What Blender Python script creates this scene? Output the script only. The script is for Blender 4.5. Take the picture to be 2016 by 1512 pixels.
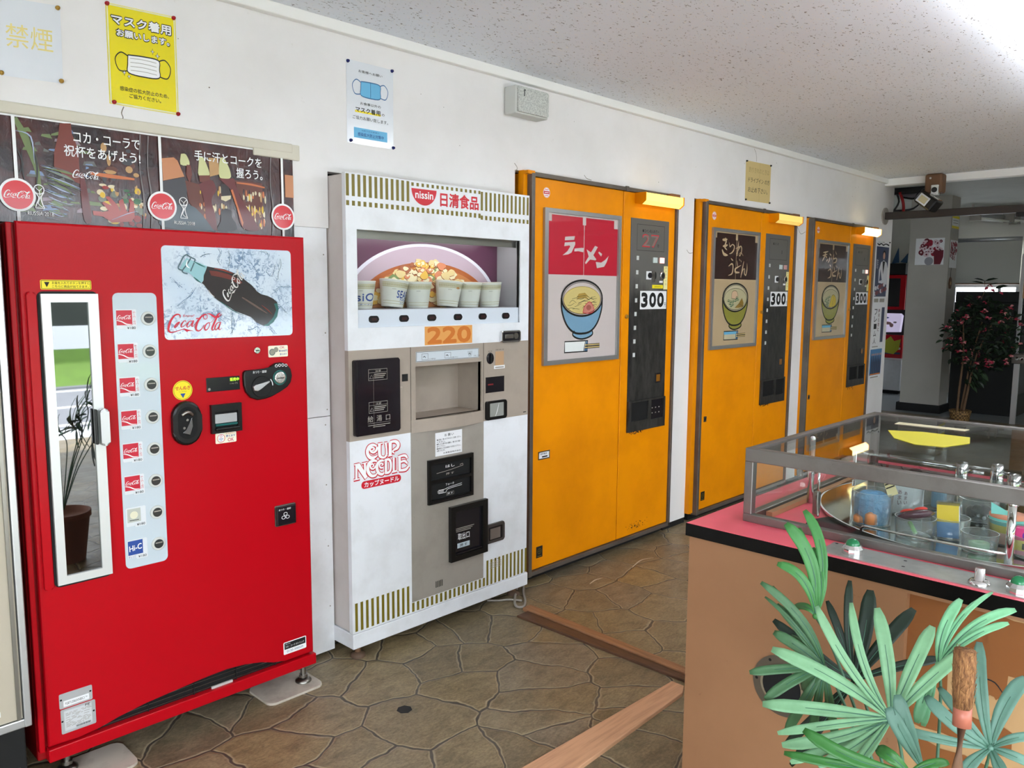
import bpy, bmesh, math, random
from mathutils import Vector, Matrix
from math import sin, cos, pi, radians as rad, sqrt

scene = bpy.context.scene
for o in list(bpy.data.objects):
    bpy.data.objects.remove(o)
COL = scene.collection

# ------------------------------------------------------------------ camera
cam_d = bpy.data.cameras.new('camera')
cam_d.sensor_width = 36.0
cam_d.lens = 1580.151 / 2016 * 36.0
cam_d.clip_start = 0.02
cam_o = bpy.data.objects.new('camera', cam_d)
COL.objects.link(cam_o)
_y, _p, _r = rad(46.10103), rad(-6.67846), rad(0.36644)
_F = Vector((sin(_y) * cos(_p), cos(_y) * cos(_p), sin(_p)))
_R = Vector((cos(_y), -sin(_y), 0))
_U = _R.cross(_F)
_R2 = _R * cos(_r) + _U * sin(_r)
_U2 = -_R * sin(_r) + _U * cos(_r)
cam_o.matrix_world = Matrix(((_R2.x, _U2.x, -_F.x, 0.0), (_R2.y, _U2.y, -_F.y, -2.66932),
                             (_R2.z, _U2.z, -_F.z, 1.46978), (0, 0, 0, 1)))
scene.camera = cam_o

# ------------------------------------------------------------------ sky, exposure
world = bpy.data.worlds.new('World')
scene.world = world
world.use_nodes = True
wn = world.node_tree
bg = wn.nodes['Background']
bg.inputs[0].default_value = (0.84, 0.92, 1.0, 1)
bg.inputs[1].default_value = 4.6
vs = scene.view_settings
vs.view_transform = 'Standard'
vs.look = 'None'
vs.gamma = 1.0
vs.exposure = 1.48
vs.use_curve_mapping = False
try:
    scene.cycles.max_bounces = 10
    scene.cycles.transparent_max_bounces = 16
    scene.cycles.transmission_bounces = 10
    scene.cycles.glossy_bounces = 5
    scene.cycles.caustics_reflective = False
    scene.cycles.caustics_refractive = False
    scene.cycles.sample_clamp_indirect = 6.0
except Exception:
    pass

sun_d = bpy.data.lights.new('sun', 'SUN')       # high sun added to bounce off the forecourt; the roof keeps it off the shop floor
sun_d.energy = 9.0
sun_d.angle = rad(3)
sun_d.color = (1.0, 0.99, 0.97)
sun_o = bpy.data.objects.new('sun', sun_d)
sun_o.rotation_euler = (rad(18), 0, 0)
sun_o.location = (0, -9, 8)
COL.objects.link(sun_o)

def portal(name, loc, rot, sx, sy):          # daylight openings: sampling portals only, they add no light
    d = bpy.data.lights.new(name, 'AREA')
    d.shape = 'RECTANGLE'
    d.size, d.size_y = sx, sy
    d.cycles.is_portal = True
    o = bpy.data.objects.new(name, d)
    o.location = loc
    o.rotation_euler = rot
    COL.objects.link(o)

portal('shopfront_daylight', (1.5, -5.98, 1.2), (rad(90), 0, 0), 7.4, 2.3)
portal('side_daylight', (-2.58, -4.0, 1.2), (0, rad(-90), 0), 2.3, 3.0)

# ------------------------------------------------------------------ materials
def S(r, g, b):
    f = lambda c: (c / 255 / 12.92) if c / 255 <= 0.04045 else ((c / 255 + 0.055) / 1.055) ** 2.4
    return (f(r), f(g), f(b), 1.0)

MATS = {}
def mat(name, col=(200, 200, 200), rough=0.5, metal=0.0, spec=0.5, emit=None, es=0.0, coat=0.0, trans=0.0, ior=1.45, alpha=1.0):
    if name in MATS:
        return MATS[name]
    m = bpy.data.materials.new(name)
    m.use_nodes = True
    b = m.node_tree.nodes['Principled BSDF']
    b.inputs['Base Color'].default_value = S(*col)
    b.inputs['Roughness'].default_value = rough
    b.inputs['Metallic'].default_value = metal
    b.inputs['Specular IOR Level'].default_value = spec
    b.inputs['IOR'].default_value = ior
    b.inputs['Coat Weight'].default_value = coat
    b.inputs['Coat Roughness'].default_value = 0.06
    b.inputs['Transmission Weight'].default_value = trans
    b.inputs['Alpha'].default_value = alpha
    if emit:
        b.inputs['Emission Color'].default_value = S(*emit)
        b.inputs['Emission Strength'].default_value = es
    MATS[name] = m
    return m

def nodes(m):
    nt = m.node_tree
    return nt, nt.nodes, nt.links, nt.nodes['Principled BSDF']

def texco(nt, scale=(1, 1, 1)):
    g = nt.nodes.new('ShaderNodeNewGeometry')
    mp = nt.nodes.new('ShaderNodeMapping')
    mp.inputs['Scale'].default_value = scale
    nt.links.new(g.outputs['Position'], mp.inputs['Vector'])
    return mp.outputs['Vector']

def noise(nt, vec, scale, detail=4.0, rough=0.55, dist=0.0):
    n = nt.nodes.new('ShaderNodeTexNoise')
    n.inputs['Scale'].default_value = scale
    n.inputs['Detail'].default_value = detail
    n.inputs['Roughness'].default_value = rough
    n.inputs['Distortion'].default_value = dist
    nt.links.new(vec, n.inputs['Vector'])
    return n.outputs['Fac']

def ramp(nt, fac, stops):
    r = nt.nodes.new('ShaderNodeValToRGB')
    e = r.color_ramp.elements
    while len(e) < len(stops):
        e.new(0.5)
    for i, (p, c) in enumerate(stops):
        e[i].position = p
        e[i].color = c if len(c) == 4 else (*c, 1)
    nt.links.new(fac, r.inputs['Fac'])
    return r.outputs['Color']

def mix(nt, fac, a, b, mode='MIX'):
    m = nt.nodes.new('ShaderNodeMix')
    m.data_type = 'RGBA'
    m.blend_type = mode
    for i, v in ((0, fac), (6, a), (7, b)):
        if hasattr(v, 'links'):
            nt.links.new(v, m.inputs[i])
        else:
            m.inputs[i].default_value = v
    return m.outputs[2]

def bump(nt, h, strength, dist=0.01):
    b = nt.nodes.new('ShaderNodeBump')
    b.inputs['Strength'].default_value = strength
    b.inputs['Distance'].default_value = dist
    nt.links.new(h, b.inputs['Height'])
    return b.outputs['Normal']

def dirty(name, col, dirt, amount=0.35, scale=6.0, rough=0.4, speck=True, stretch=(1, 1, 1), **kw):
    """paint with uneven wear: large soft blotches and small dark specks"""
    m = mat(name, col, rough, **kw)
    nt, N, L, B = nodes(m)
    v = texco(nt, stretch)
    f = ramp(nt, noise(nt, v, scale, 6, 0.6), [(0.45, (0, 0, 0)), (0.8, (amount,) * 3)])
    c = mix(nt, f, S(*col), S(*dirt))
    if speck:
        f2 = ramp(nt, noise(nt, v, scale * 14, 3, 0.6), [(0.70, (0, 0, 0)), (0.78, (amount * 1.2,) * 3)])
        c = mix(nt, f2, c, S(*dirt))
    L.new(c, B.inputs['Base Color'])
    return m

M_WALL = dirty('painted_wall', (236, 233, 232), (194, 188, 180), 0.35, 1.7, 0.75)
M_BOARD = dirty('white_board', (242, 243, 246), (160, 152, 140), 0.3, 5, 0.6)
M_TRIM = mat('trim_paint', (240, 238, 234), 0.5)
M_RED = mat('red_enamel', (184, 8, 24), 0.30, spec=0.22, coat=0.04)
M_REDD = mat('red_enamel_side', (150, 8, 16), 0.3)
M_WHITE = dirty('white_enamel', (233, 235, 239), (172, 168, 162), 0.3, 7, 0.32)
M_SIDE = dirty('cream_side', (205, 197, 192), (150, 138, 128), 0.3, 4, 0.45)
M_OLIVE = mat('olive_stripe', (122, 108, 30), 0.4)
M_LOGORED = mat('logo_red', (206, 32, 48), 0.4)
M_BEIGE = dirty('beige_plastic', (168, 155, 142), (120, 110, 100), 0.3, 8, 0.45)
M_GREY = dirty('grey_panel', (158, 151, 142), (105, 95, 84), 0.4, 6, 0.4)
M_BLACK = mat('black_plastic', (14, 14, 15), 0.3)
M_MATTE = mat('matte_black', (16, 16, 16), 0.7)
M_DARKIN = mat('dark_inside', (8, 8, 9), 0.8)
M_SMOKE = mat('smoked_plastic', (30, 27, 32), 0.12)
M_STEEL = mat('brushed_steel', (150, 146, 140), 0.32, metal=1.0)
M_CHROME = mat('chrome', (225, 225, 225), 0.07, metal=1.0)
M_ALU = mat('aluminium', (205, 206, 208), 0.35, metal=0.85)
M_SATIN = mat('satin_silver', (222, 224, 222), 0.35, metal=0.35)
M_INK = mat('black_ink', (18, 18, 18), 0.6)
M_PAPER = mat('white_paper', (236, 236, 238), 0.55)
M_PWHITE = mat('print_white', (245, 245, 245), 0.5)
M_YSTICK = mat('yellow_sticker', (246, 226, 40), 0.4)
M_BLUE = mat('print_blue', (110, 185, 225), 0.5)
M_NAVY = mat('print_navy', (40, 74, 150), 0.5)
M_GOLD = mat('brass_pin', (190, 150, 70), 0.35, metal=0.6)
M_GREENGLASS = mat('green_glass_button', (10, 120, 70), 0.08, coat=0.6)
M_WOOD = mat('raw_wood', (178, 128, 92), 0.6)
M_BROWNWOOD = mat('brown_wood', (110, 78, 55), 0.6)

def glass(name, tint=(255, 255, 255), rough=0.0, a=1.0):
    """thin pane: mostly see-through with a fresnel sheen"""
    m = bpy.data.materials.new(name)
    m.use_nodes = True
    nt = m.node_tree
    nt.nodes.clear()
    out = nt.nodes.new('ShaderNodeOutputMaterial')
    tr = nt.nodes.new('ShaderNodeBsdfTransparent')
    tr.inputs[0].default_value = S(*tint)
    gl = nt.nodes.new('ShaderNodeBsdfGlossy')
    gl.inputs['Roughness'].default_value = rough
    fr = nt.nodes.new('ShaderNodeFresnel')
    bf = nt.nodes.new('ShaderNodeNewGeometry')
    io = nt.nodes.new('ShaderNodeMapRange')
    io.inputs['To Min'].default_value, io.inputs['To Max'].default_value = 1.45, 1 / 1.45
    nt.links.new(bf.outputs['Backfacing'], io.inputs['Value'])
    nt.links.new(io.outputs[0], fr.inputs['IOR'])
    mx = nt.nodes.new('ShaderNodeMixShader')
    nt.links.new(fr.outputs[0], mx.inputs[0])
    nt.links.new(tr.outputs[0], mx.inputs[1])
    nt.links.new(gl.outputs[0], mx.inputs[2])
    nt.links.new(mx.outputs[0], out.inputs[0])
    MATS[name] = m
    return m

M_PANE = glass('clear_pane', (251, 253, 252))
M_CUP = glass('clear_plastic', (246, 249, 249), 0.05)
def _haze(m, amount):                           # slightly milky plastic
    nt = m.node_tree
    out = nt.nodes['Material Output']
    old = out.inputs[0].links[0].from_socket
    df = nt.nodes.new('ShaderNodeBsdfDiffuse'); df.inputs[0].default_value = S(240, 244, 244)
    tl = nt.nodes.new('ShaderNodeBsdfTranslucent'); tl.inputs[0].default_value = S(240, 244, 244)
    a = nt.nodes.new('ShaderNodeMixShader'); nt.links.new(df.outputs[0], a.inputs[1]); nt.links.new(tl.outputs[0], a.inputs[2])
    b = nt.nodes.new('ShaderNodeMixShader'); b.inputs[0].default_value = amount
    nt.links.new(old, b.inputs[1]); nt.links.new(a.outputs[0], b.inputs[2]); nt.links.new(b.outputs[0], out.inputs[0])
_haze(M_CUP, 0.09)

# crazy-paving floor
def floor_material():
    m = mat('stone_floor', (120, 105, 80), 0.38)
    nt, N, L, B = nodes(m)
    v0 = texco(nt)
    wob = N.new('ShaderNodeTexNoise')
    wob.inputs['Scale'].default_value = 4.5
    wob.inputs['Detail'].default_value = 3.0
    L.new(v0, wob.inputs['Vector'])
    sc = N.new('ShaderNodeVectorMath'); sc.operation = 'SCALE'; sc.inputs['Scale'].default_value = 0.11
    L.new(wob.outputs['Color'], sc.inputs[0])
    ad = N.new('ShaderNodeVectorMath'); ad.operation = 'ADD'
    L.new(v0, ad.inputs[0]); L.new(sc.outputs[0], ad.inputs[1])
    fl = N.new('ShaderNodeVectorMath'); fl.operation = 'MULTIPLY'; fl.inputs[1].default_value = (1, 1, 0)
    L.new(ad.outputs[0], fl.inputs[0])
    def vor(feature):
        t = N.new('ShaderNodeTexVoronoi')
        t.voronoi_dimensions = '2D'
        t.feature = feature
        t.inputs['Scale'].default_value = 4.3
        t.inputs['Randomness'].default_value = 0.95
        L.new(fl.outputs[0], t.inputs['Vector'])
        return t
    edge = vor('DISTANCE_TO_EDGE').outputs['Distance']
    cell = vor('F1').outputs['Color']
    sep = N.new('ShaderNodeSeparateColor'); L.new(cell, sep.inputs[0])
    base = ramp(nt, sep.outputs[0], [(0.0, S(124, 112, 88)), (0.3, S(144, 130, 102)), (0.5, S(130, 120, 102)), (0.75, S(146, 130, 96)), (1.0, S(118, 108, 90))])
    n1 = ramp(nt, noise(nt, texco(nt, (1, 1.8, 1)), 11, 9, 0.72, 0.7), [(0.32, (0.52, 0.50, 0.47)), (0.5, (0.95, 0.93, 0.90)), (0.68, (1.32, 1.30, 1.26))])
    c = mix(nt, 0.85, base, n1, 'MULTIPLY')
    n2 = ramp(nt, noise(nt, texco(nt, (1, 1.6, 1)), 70, 6, 0.75), [(0.34, (0.55, 0.53, 0.5)), (0.66, (1.32, 1.30, 1.26))])
    c = mix(nt, 0.75, c, n2, 'MULTIPLY')
    rim = ramp(nt, edge, [(0.016, (0, 0, 0)), (0.024, (0.55,) * 3), (0.045, (0, 0, 0))])
    c = mix(nt, rim, c, S(186, 172, 142))
    gm = ramp(nt, edge, [(0.012, (1, 1, 1)), (0.020, (0, 0, 0))])
    grout = mix(nt, noise(nt, v0, 40, 3), S(66, 59, 52), S(92, 85, 76))
    c = mix(nt, gm, c, grout)
    far = N.new('ShaderNodeSeparateXYZ'); L.new(v0, far.inputs[0])
    L.new(c, B.inputs['Base Color'])
    hr = ramp(nt, edge, [(0.012, (0, 0, 0)), (0.05, (1, 1, 1))])
    hm = mix(nt, 0.4, hr, noise(nt, v0, 34, 8, 0.7))
    L.new(bump(nt, hm, 0.35, 0.012), B.inputs['Normal'])
    L.new(ramp(nt, noise(nt, v0, 5, 3), [(0.3, (0.3,) * 3), (0.7, (0.5,) * 3)]), B.inputs['Roughness'])
    return m
M_FLOOR = floor_material()
M_EDGEBLK = mat('gloss_black_edge', (8, 8, 9), 0.25, spec=0.3)

def ceiling_material():
    m = mat('ceiling_board', (214, 210, 208), 0.85)
    nt, N, L, B = nodes(m)
    v = texco(nt)
    pits = ramp(nt, noise(nt, texco(nt, (1.0, 1.8, 1)), 52, 2, 0.5, 1.0), [(0.655, (0, 0, 0)), (0.675, (1, 1, 1))])
    lines = ramp(nt, noise(nt, texco(nt, (1.0, 4.5, 1)), 26, 1, 0.4, 2.0), [(0.672, (0, 0, 0)), (0.69, (1, 1, 1))])
    c = mix(nt, pits, S(238, 243, 251), S(142, 138, 138))
    c = mix(nt, lines, c, S(246, 244, 242))
    big = ramp(nt, noise(nt, v, 0.8, 3), [(0.35, (0.94, 0.94, 0.94)), (0.7, (1.03, 1.02, 1.02))])
    c = mix(nt, 0.6, c, big, 'MULTIPLY')
    L.new(c, B.inputs['Base Color'])
    inv = N.new('ShaderNodeMath'); inv.operation = 'SUBTRACT'; inv.inputs[0].default_value = 1.0
    L.new(pits, inv.inputs[1])
    L.new(bump(nt, inv.outputs[0], 0.6, 0.006), B.inputs['Normal'])
    return m
M_CEIL = ceiling_material()

def yellow_material():
    m = mat('yellow_enamel', (232, 146, 4), 0.38, spec=0.22)
    nt, N, L, B = nodes(m)
    v = texco(nt, (1, 1, 1))
    f = ramp(nt, noise(nt, v, 2.6, 7, 0.62), [(0.42, (0, 0, 0)), (0.85, (0.55,) * 3)])
    c = mix(nt, f, S(238, 146, 2), S(184, 100, 4))
    f2 = ramp(nt, noise(nt, v, 45, 4, 0.7), [(0.72, (0, 0, 0)), (0.78, (0.35,) * 3)])
    c = mix(nt, f2, c, S(110, 66, 20))
    L.new(c, B.inputs['Base Color'])
    L.new(bump(nt, noise(nt, v, 60, 2), 0.02, 0.002), B.inputs['Normal'])
    return m
M_YEL = yellow_material()

# ------------------------------------------------------------------ mesh builder
TEXT = {}
def text_geo(s, bold=0.0):
    k = (s, bold)
    if k not in TEXT:
        cu = bpy.data.curves.new('lettering', 'FONT')
        cu.body = s
        cu.offset = bold
        cu.resolution_u = 3
        ob = bpy.data.objects.new('lettering', cu)
        me = bpy.data.meshes.new_from_object(ob)
        vv = [(v.co.x, v.co.y) for v in me.vertices]
        ff = [list(p.vertices) for p in me.polygons]
        bpy.data.objects.remove(ob)
        bpy.data.meshes.remove(me)
        x0, x1 = min(a for a, _ in vv), max(a for a, _ in vv)
        y0, y1 = min(b for _, b in vv), max(b for _, b in vv)
        TEXT[k] = ([((a - x0) / (x1 - x0), (b - y0) / max(y1 - y0, 1e-6)) for a, b in vv], ff, (x1 - x0) / max(y1 - y0, 1e-6))
    return TEXT[k]

def smooth_pts(pts, n=5):
    """Catmull-Rom through points of any dimension"""
    if len(pts) < 3:
        return [tuple(p) for p in pts]
    P = [pts[0]] + list(pts) + [pts[-1]]
    out = []
    for i in range(1, len(P) - 2):
        a, b, c, d = P[i - 1], P[i], P[i + 1], P[i + 2]
        for k in range(n):
            t = k / n
            out.append(tuple(0.5 * (2 * q + (r - p) * t + (2 * p - 5 * q + 4 * r - s) * t * t + (3 * q - p - 3 * r + s) * t ** 3)
                             for p, q, r, s in zip(a, b, c, d)))
    out.append(tuple(pts[-1]))
    return out

def WF(yb):                                    # upright plane facing the room: a = x, b = z, w = out of the plane
    return lambda a, b, w: (a, yb - w, b)
def XF(xb):                                    # upright plane facing -x: a = -y, b = z
    return lambda a, b, w: (xb - w, -a, b)
def YF(xb, s=1):
    return lambda a, b, w: (xb + w, a, b)
def ZF(zb):                                    # level plane
    return lambda a, b, w: (a, b, zb + w)

class MB:
    def __init__(self):
        self.v, self.f, self.fm, self.fs, self.mats = [], [], [], [], []
        self.lift = 0.0                        # each printed layer lies a hair above the last
    def mi(self, m):
        if m not in self.mats:
            self.mats.append(m)
        return self.mats.index(m)
    def add(self, verts, faces, m, smooth=False):
        o = len(self.v)
        self.v += [tuple(q) for q in verts]
        k = self.mi(m)
        for f in faces:
            self.f.append([i + o for i in f])
            self.fm.append(k)
            self.fs.append(smooth)
        return self
    def bm(self, b, m, smooth=False):
        b.verts.index_update()
        self.add([v.co[:] for v in b.verts], [[v.index for v in f.verts] for f in b.faces], m, smooth)
        b.free()
        return self
    def box(self, x0, x1, y0, y1, z0, z1, m, bev=0.0, seg=2, M=None):
        x0, x1 = sorted((x0, x1)); y0, y1 = sorted((y0, y1)); z0, z1 = sorted((z0, z1))
        b = bmesh.new()
        bmesh.ops.create_cube(b, size=1.0)
        for v in b.verts:
            v.co = Vector(((x0 + x1) / 2 + v.co.x * (x1 - x0), (y0 + y1) / 2 + v.co.y * (y1 - y0), (z0 + z1) / 2 + v.co.z * (z1 - z0)))
        if bev > 0:
            bev = min(bev, 0.45 * min(x1 - x0, y1 - y0, z1 - z0))
            bmesh.ops.bevel(b, geom=list(b.edges), offset=bev, segments=seg, profile=0.5, affect='EDGES')
        if M is not None:
            for v in b.verts:
                v.co = M @ v.co
        return self.bm(b, m, False)
    def fbox(self, F, a0, a1, b0, b1, w0, w1, m, bev=0.0, seg=2):
        p, q = F(a0, b0, w0), F(a1, b1, w1)
        return self.box(p[0], q[0], p[1], q[1], p[2], q[2], m, bev, seg)
    def flat(self, F, pts, w, m):
        self.lift += 2e-6
        w += self.lift
        return self.add([F(a, b, w) for a, b in pts], [list(range(len(pts)))], m)
    def rect(self, F, a0, a1, b0, b1, w, m):
        return self.flat(F, [(a0, b0), (a1, b0), (a1, b1), (a0, b1)], w, m)
    def prism(self, F, pts, w0, w1, m, bev=0.0):
        n = len(pts)
        if bev > 0:
            b = bmesh.new()
            lo = [b.verts.new(F(a, c, w0)) for a, c in pts]
            hi = [b.verts.new(F(a, c, w1)) for a, c in pts]
            b.faces.new(lo[::-1])
            top = b.faces.new(hi)
            for i in range(n):
                b.faces.new((lo[i], lo[(i + 1) % n], hi[(i + 1) % n], hi[i]))
            bmesh.ops.bevel(b, geom=list(top.edges), offset=bev, segments=2, profile=0.5, affect='EDGES')
            return self.bm(b, m)
        vs_ = [F(a, b, w0) for a, b in pts] + [F(a, b, w1) for a, b in pts]
        fs = [list(range(n))[::-1], list(range(n, 2 * n))] + [[i, (i + 1) % n, n + (i + 1) % n, n + i] for i in range(n)]
        return self.add(vs_, fs, m)
    def rrect(self, F, a0, a1, b0, b1, r, w0, w1, m, bev=0.0, seg=5):
        pts = []
        for cx, cy, st in ((a1 - r, b0 + r, -90), (a1 - r, b1 - r, 0), (a0 + r, b1 - r, 90), (a0 + r, b0 + r, 180)):
            for k in range(seg + 1):
                t = rad(st + 90 * k / seg)
                pts.append((cx + r * cos(t), cy + r * sin(t)))
        return self.prism(F, pts, w0, w1, m, bev)
    def disc(self, F, a, b, r, w0, w1, m, n=24, ry=None, bev=0.0):
        ry = ry or r
        pts = [(a + r * cos(2 * pi * k / n), b + ry * sin(2 * pi * k / n)) for k in range(n)]
        if w1 is None:
            return self.flat(F, pts, w0, m)
        return self.prism(F, pts, w0, w1, m, bev)
    def ring(self, F, a, b, r0, r1, w, m, n=32, ry0=None, ry1=None, t0=0, t1=2 * pi):
        ry0, ry1 = ry0 or r0, ry1 or r1
        vs_, fs = [], []
        for k in range(n + 1):
            t = t0 + (t1 - t0) * k / n
            vs_ += [F(a + r0 * cos(t), b + ry0 * sin(t), w), F(a + r1 * cos(t), b + ry1 * sin(t), w)]
        for k in range(n):
            fs.append([2 * k, 2 * k + 1, 2 * k + 3, 2 * k + 2])
        return self.add(vs_, fs, m)
    def text(self, F, s, a0, a1, b0, b1, w, m, bold=0.0, shear=0.0, rot=0.0, fit=True):
        """lettering stretched into the box; fit=False keeps the proportions and the height"""
        V, Fc, asp = text_geo(s)
        W, H = a1 - a0, b1 - b0
        if not fit:
            W = min(W, H * asp) if W > 0 else H * asp
            a0 = (a0 + a1) / 2 - W / 2
        r = bold * H * 0.55
        rx = min(r, 0.06 * W)
        W, H, a0, b0 = W - 2 * rx, H - 2 * r, a0 + rx, b0 + r
        around = [(0, 0)] if bold <= 0 else [(rx * cos(rad(45 * i)), r * sin(rad(45 * i))) for i in range(0, 8, 1 if bold > 0.03 else 2)] + [(0, 0)]
        for i_, (ox, oy) in enumerate(around):                  # heavier weights: the same outline laid around itself
            pts = []
            for x, y in V:
                a, b = x * W + shear * y * H, y * H
                if rot:
                    a, b = a * cos(rot) - b * sin(rot), a * sin(rot) + b * cos(rot)
                pts.append(F(a0 + a + ox, b0 + b + oy, w + i_ * 2.5e-5))
            self.add(pts, Fc, m)
        return self
    def ribbon(self, F, pts, w, m, n=4, width=None, cap=True):
        """brush stroke through (a, b, width) points"""
        self.lift += 2e-6
        w += self.lift
        p = smooth_pts([(q[0], q[1], width if width else q[2]) for q in pts], n)
        vs_, fs = [], []
        for i, (a, b, wd) in enumerate(p):
            a1, b1 = p[min(i + 1, len(p) - 1)][:2]
            a2, b2 = p[max(i - 1, 0)][:2]
            dx, dy = a1 - a2, b1 - b2
            l = sqrt(dx * dx + dy * dy) or 1e-9
            nx, ny = -dy / l * wd / 2, dx / l * wd / 2
            vs_ += [F(a - nx, b - ny, w + i * 1.5e-6), F(a + nx, b + ny, w + i * 1.5e-6)]
        for i in range(len(p) - 1):
            fs.append([2 * i, 2 * i + 2, 2 * i + 3, 2 * i + 1])
        return self.add(vs_, fs, m)
    def lathe(self, prof, c, m, n=24, axis='z', smooth=True, M=None):
        vs_, fs = [], []
        for r, z in prof:
            for k in range(n):
                t = 2 * pi * k / n
                q = (r * cos(t), r * sin(t), z)
                if axis == 'y':
                    q = (q[0], -q[2], q[1])
                elif axis == 'x':
                    q = (-q[2], -q[0], q[1])
                if M is not None:
                    q = M @ Vector(q)
                vs_.append((c[0] + q[0], c[1] + q[1], c[2] + q[2]))
        for i in range(len(prof) - 1):
            for k in range(n):
                fs.append([i * n + k, i * n + (k + 1) % n, (i + 1) * n + (k + 1) % n, (i + 1) * n + k])
        self.add(vs_, fs, m, smooth)
        e = len(prof) - 1
        if prof[0][0] > 1e-5:
            self.add(vs_[:n][::-1], [list(range(n))], m)
        if prof[e][0] > 1e-5:
            self.add(vs_[e * n:], [list(range(n))], m)
        return self
    def tube(self, pts, r, m, n=8, sub=0, smooth=True):
        if sub:
            pts = smooth_pts(pts, sub)
        P = [Vector(p[:3]) for p in pts]
        R = r if isinstance(r, (list, tuple)) else [r] * len(P)
        if len(R) != len(P):
            R = [R[0] + (R[-1] - R[0]) * i / (len(P) - 1) for i in range(len(P))]
        vs_, fs = [], []
        up = Vector((0, 0, 1))
        for i, p in enumerate(P):
            d = (P[min(i + 1, len(P) - 1)] - P[max(i - 1, 0)]).normalized()
            s = d.cross(up)
            if s.length < 1e-3:
                s = d.cross(Vector((1, 0, 0)))
            s.normalize()
            u = s.cross(d)
            for k in range(n):
                t = 2 * pi * k / n
                vs_.append(p + (s * cos(t) + u * sin(t)) * R[i])
        for i in range(len(P) - 1):
            for k in range(n):
                fs.append([i * n + k, i * n + (k + 1) % n, (i + 1) * n + (k + 1) % n, (i + 1) * n + k])
        fs.append(list(range(n))[::-1])
        fs.append([(len(P) - 1) * n + k for k in range(n)])
        return self.add(vs_, fs, m, smooth)
    def sphere(self, c, r, m, nu=16, nv=10, sz=1.0):
        return self.lathe([(max(r * sin(pi * i / nv), 1e-6), -r * sz * cos(pi * i / nv)) for i in range(nv + 1)], c, m, nu)
    def plate(self, F, a0, a1, b0, b1, holes, w0, w1, m):
        """slab with rectangular openings"""
        A = sorted({a0, a1, *[h[0] for h in holes], *[h[1] for h in holes]})
        B = sorted({b0, b1, *[h[2] for h in holes], *[h[3] for h in holes]})
        A = [a for a in A if a0 <= a <= a1]; B = [b for b in B if b0 <= b <= b1]
        def solid(i, j):
            if not (0 <= i < len(A) - 1 and 0 <= j < len(B) - 1):
                return False
            a, b = (A[i] + A[i + 1]) / 2, (B[j] + B[j + 1]) / 2
            return not any(h[0] < a < h[1] and h[2] < b < h[3] for h in holes)
        for i in range(len(A) - 1):
            for j in range(len(B) - 1):
                if not solid(i, j):
                    continue
                p, q, r, s = A[i], A[i + 1], B[j], B[j + 1]
                self.flat(F, [(p, r), (q, r), (q, s), (p, s)], w1, m)
                self.flat(F, [(p, s), (q, s), (q, r), (p, r)], w0, m)
                for (di, dj), (x0, y0, x1, y1) in {(-1, 0): (p, s, p, r), (1, 0): (q, r, q, s), (0, -1): (p, r, q, r), (0, 1): (q, s, p, s)}.items():
                    if not solid(i + di, j + dj):
                        self.add([F(x0, y0, w0), F(x1, y1, w0), F(x1, y1, w1), F(x0, y0, w1)], [[0, 1, 2, 3]], m)
        return self
    def build(self, name, parent=None, loc=None, label=None):
        """one mesh object; its vertices are world coordinates, its origin is loc or the parent's place"""
        me = bpy.data.meshes.new(name)
        base = Vector(loc) if loc is not None else Vector((0, 0, 0))
        if parent is not None:
            base = wloc(parent)
        me.from_pydata([Vector(q) - base for q in self.v], [], self.f)
        for m in self.mats:
            me.materials.append(m)
        for p, k, s in zip(me.polygons, self.fm, self.fs):
            p.material_index = k
            p.use_smooth = s
        me.update()
        o = bpy.data.objects.new(name, me)
        COL.objects.link(o)
        if parent is not None:
            o.parent = parent
        else:
            o.location = base
        if label:
            o['label'] = label
        return o

def wloc(o):
    v = Vector((0, 0, 0))
    while o is not None:
        v += o.location
        o = o.parent
    return v
def thing(name, label, cat, loc, group=None):
    o = bpy.data.objects.new(name, None)
    o.empty_display_size = 0.05
    o.location = loc
    COL.objects.link(o)
    return tag(o, label, cat, group)
def tag(o, label, cat, group=None):
    o['label'], o['category'] = label, cat
    if group:
        o['group'] = group
    return o
def struct(o):
    o['kind'] = 'structure'
    return o

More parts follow.
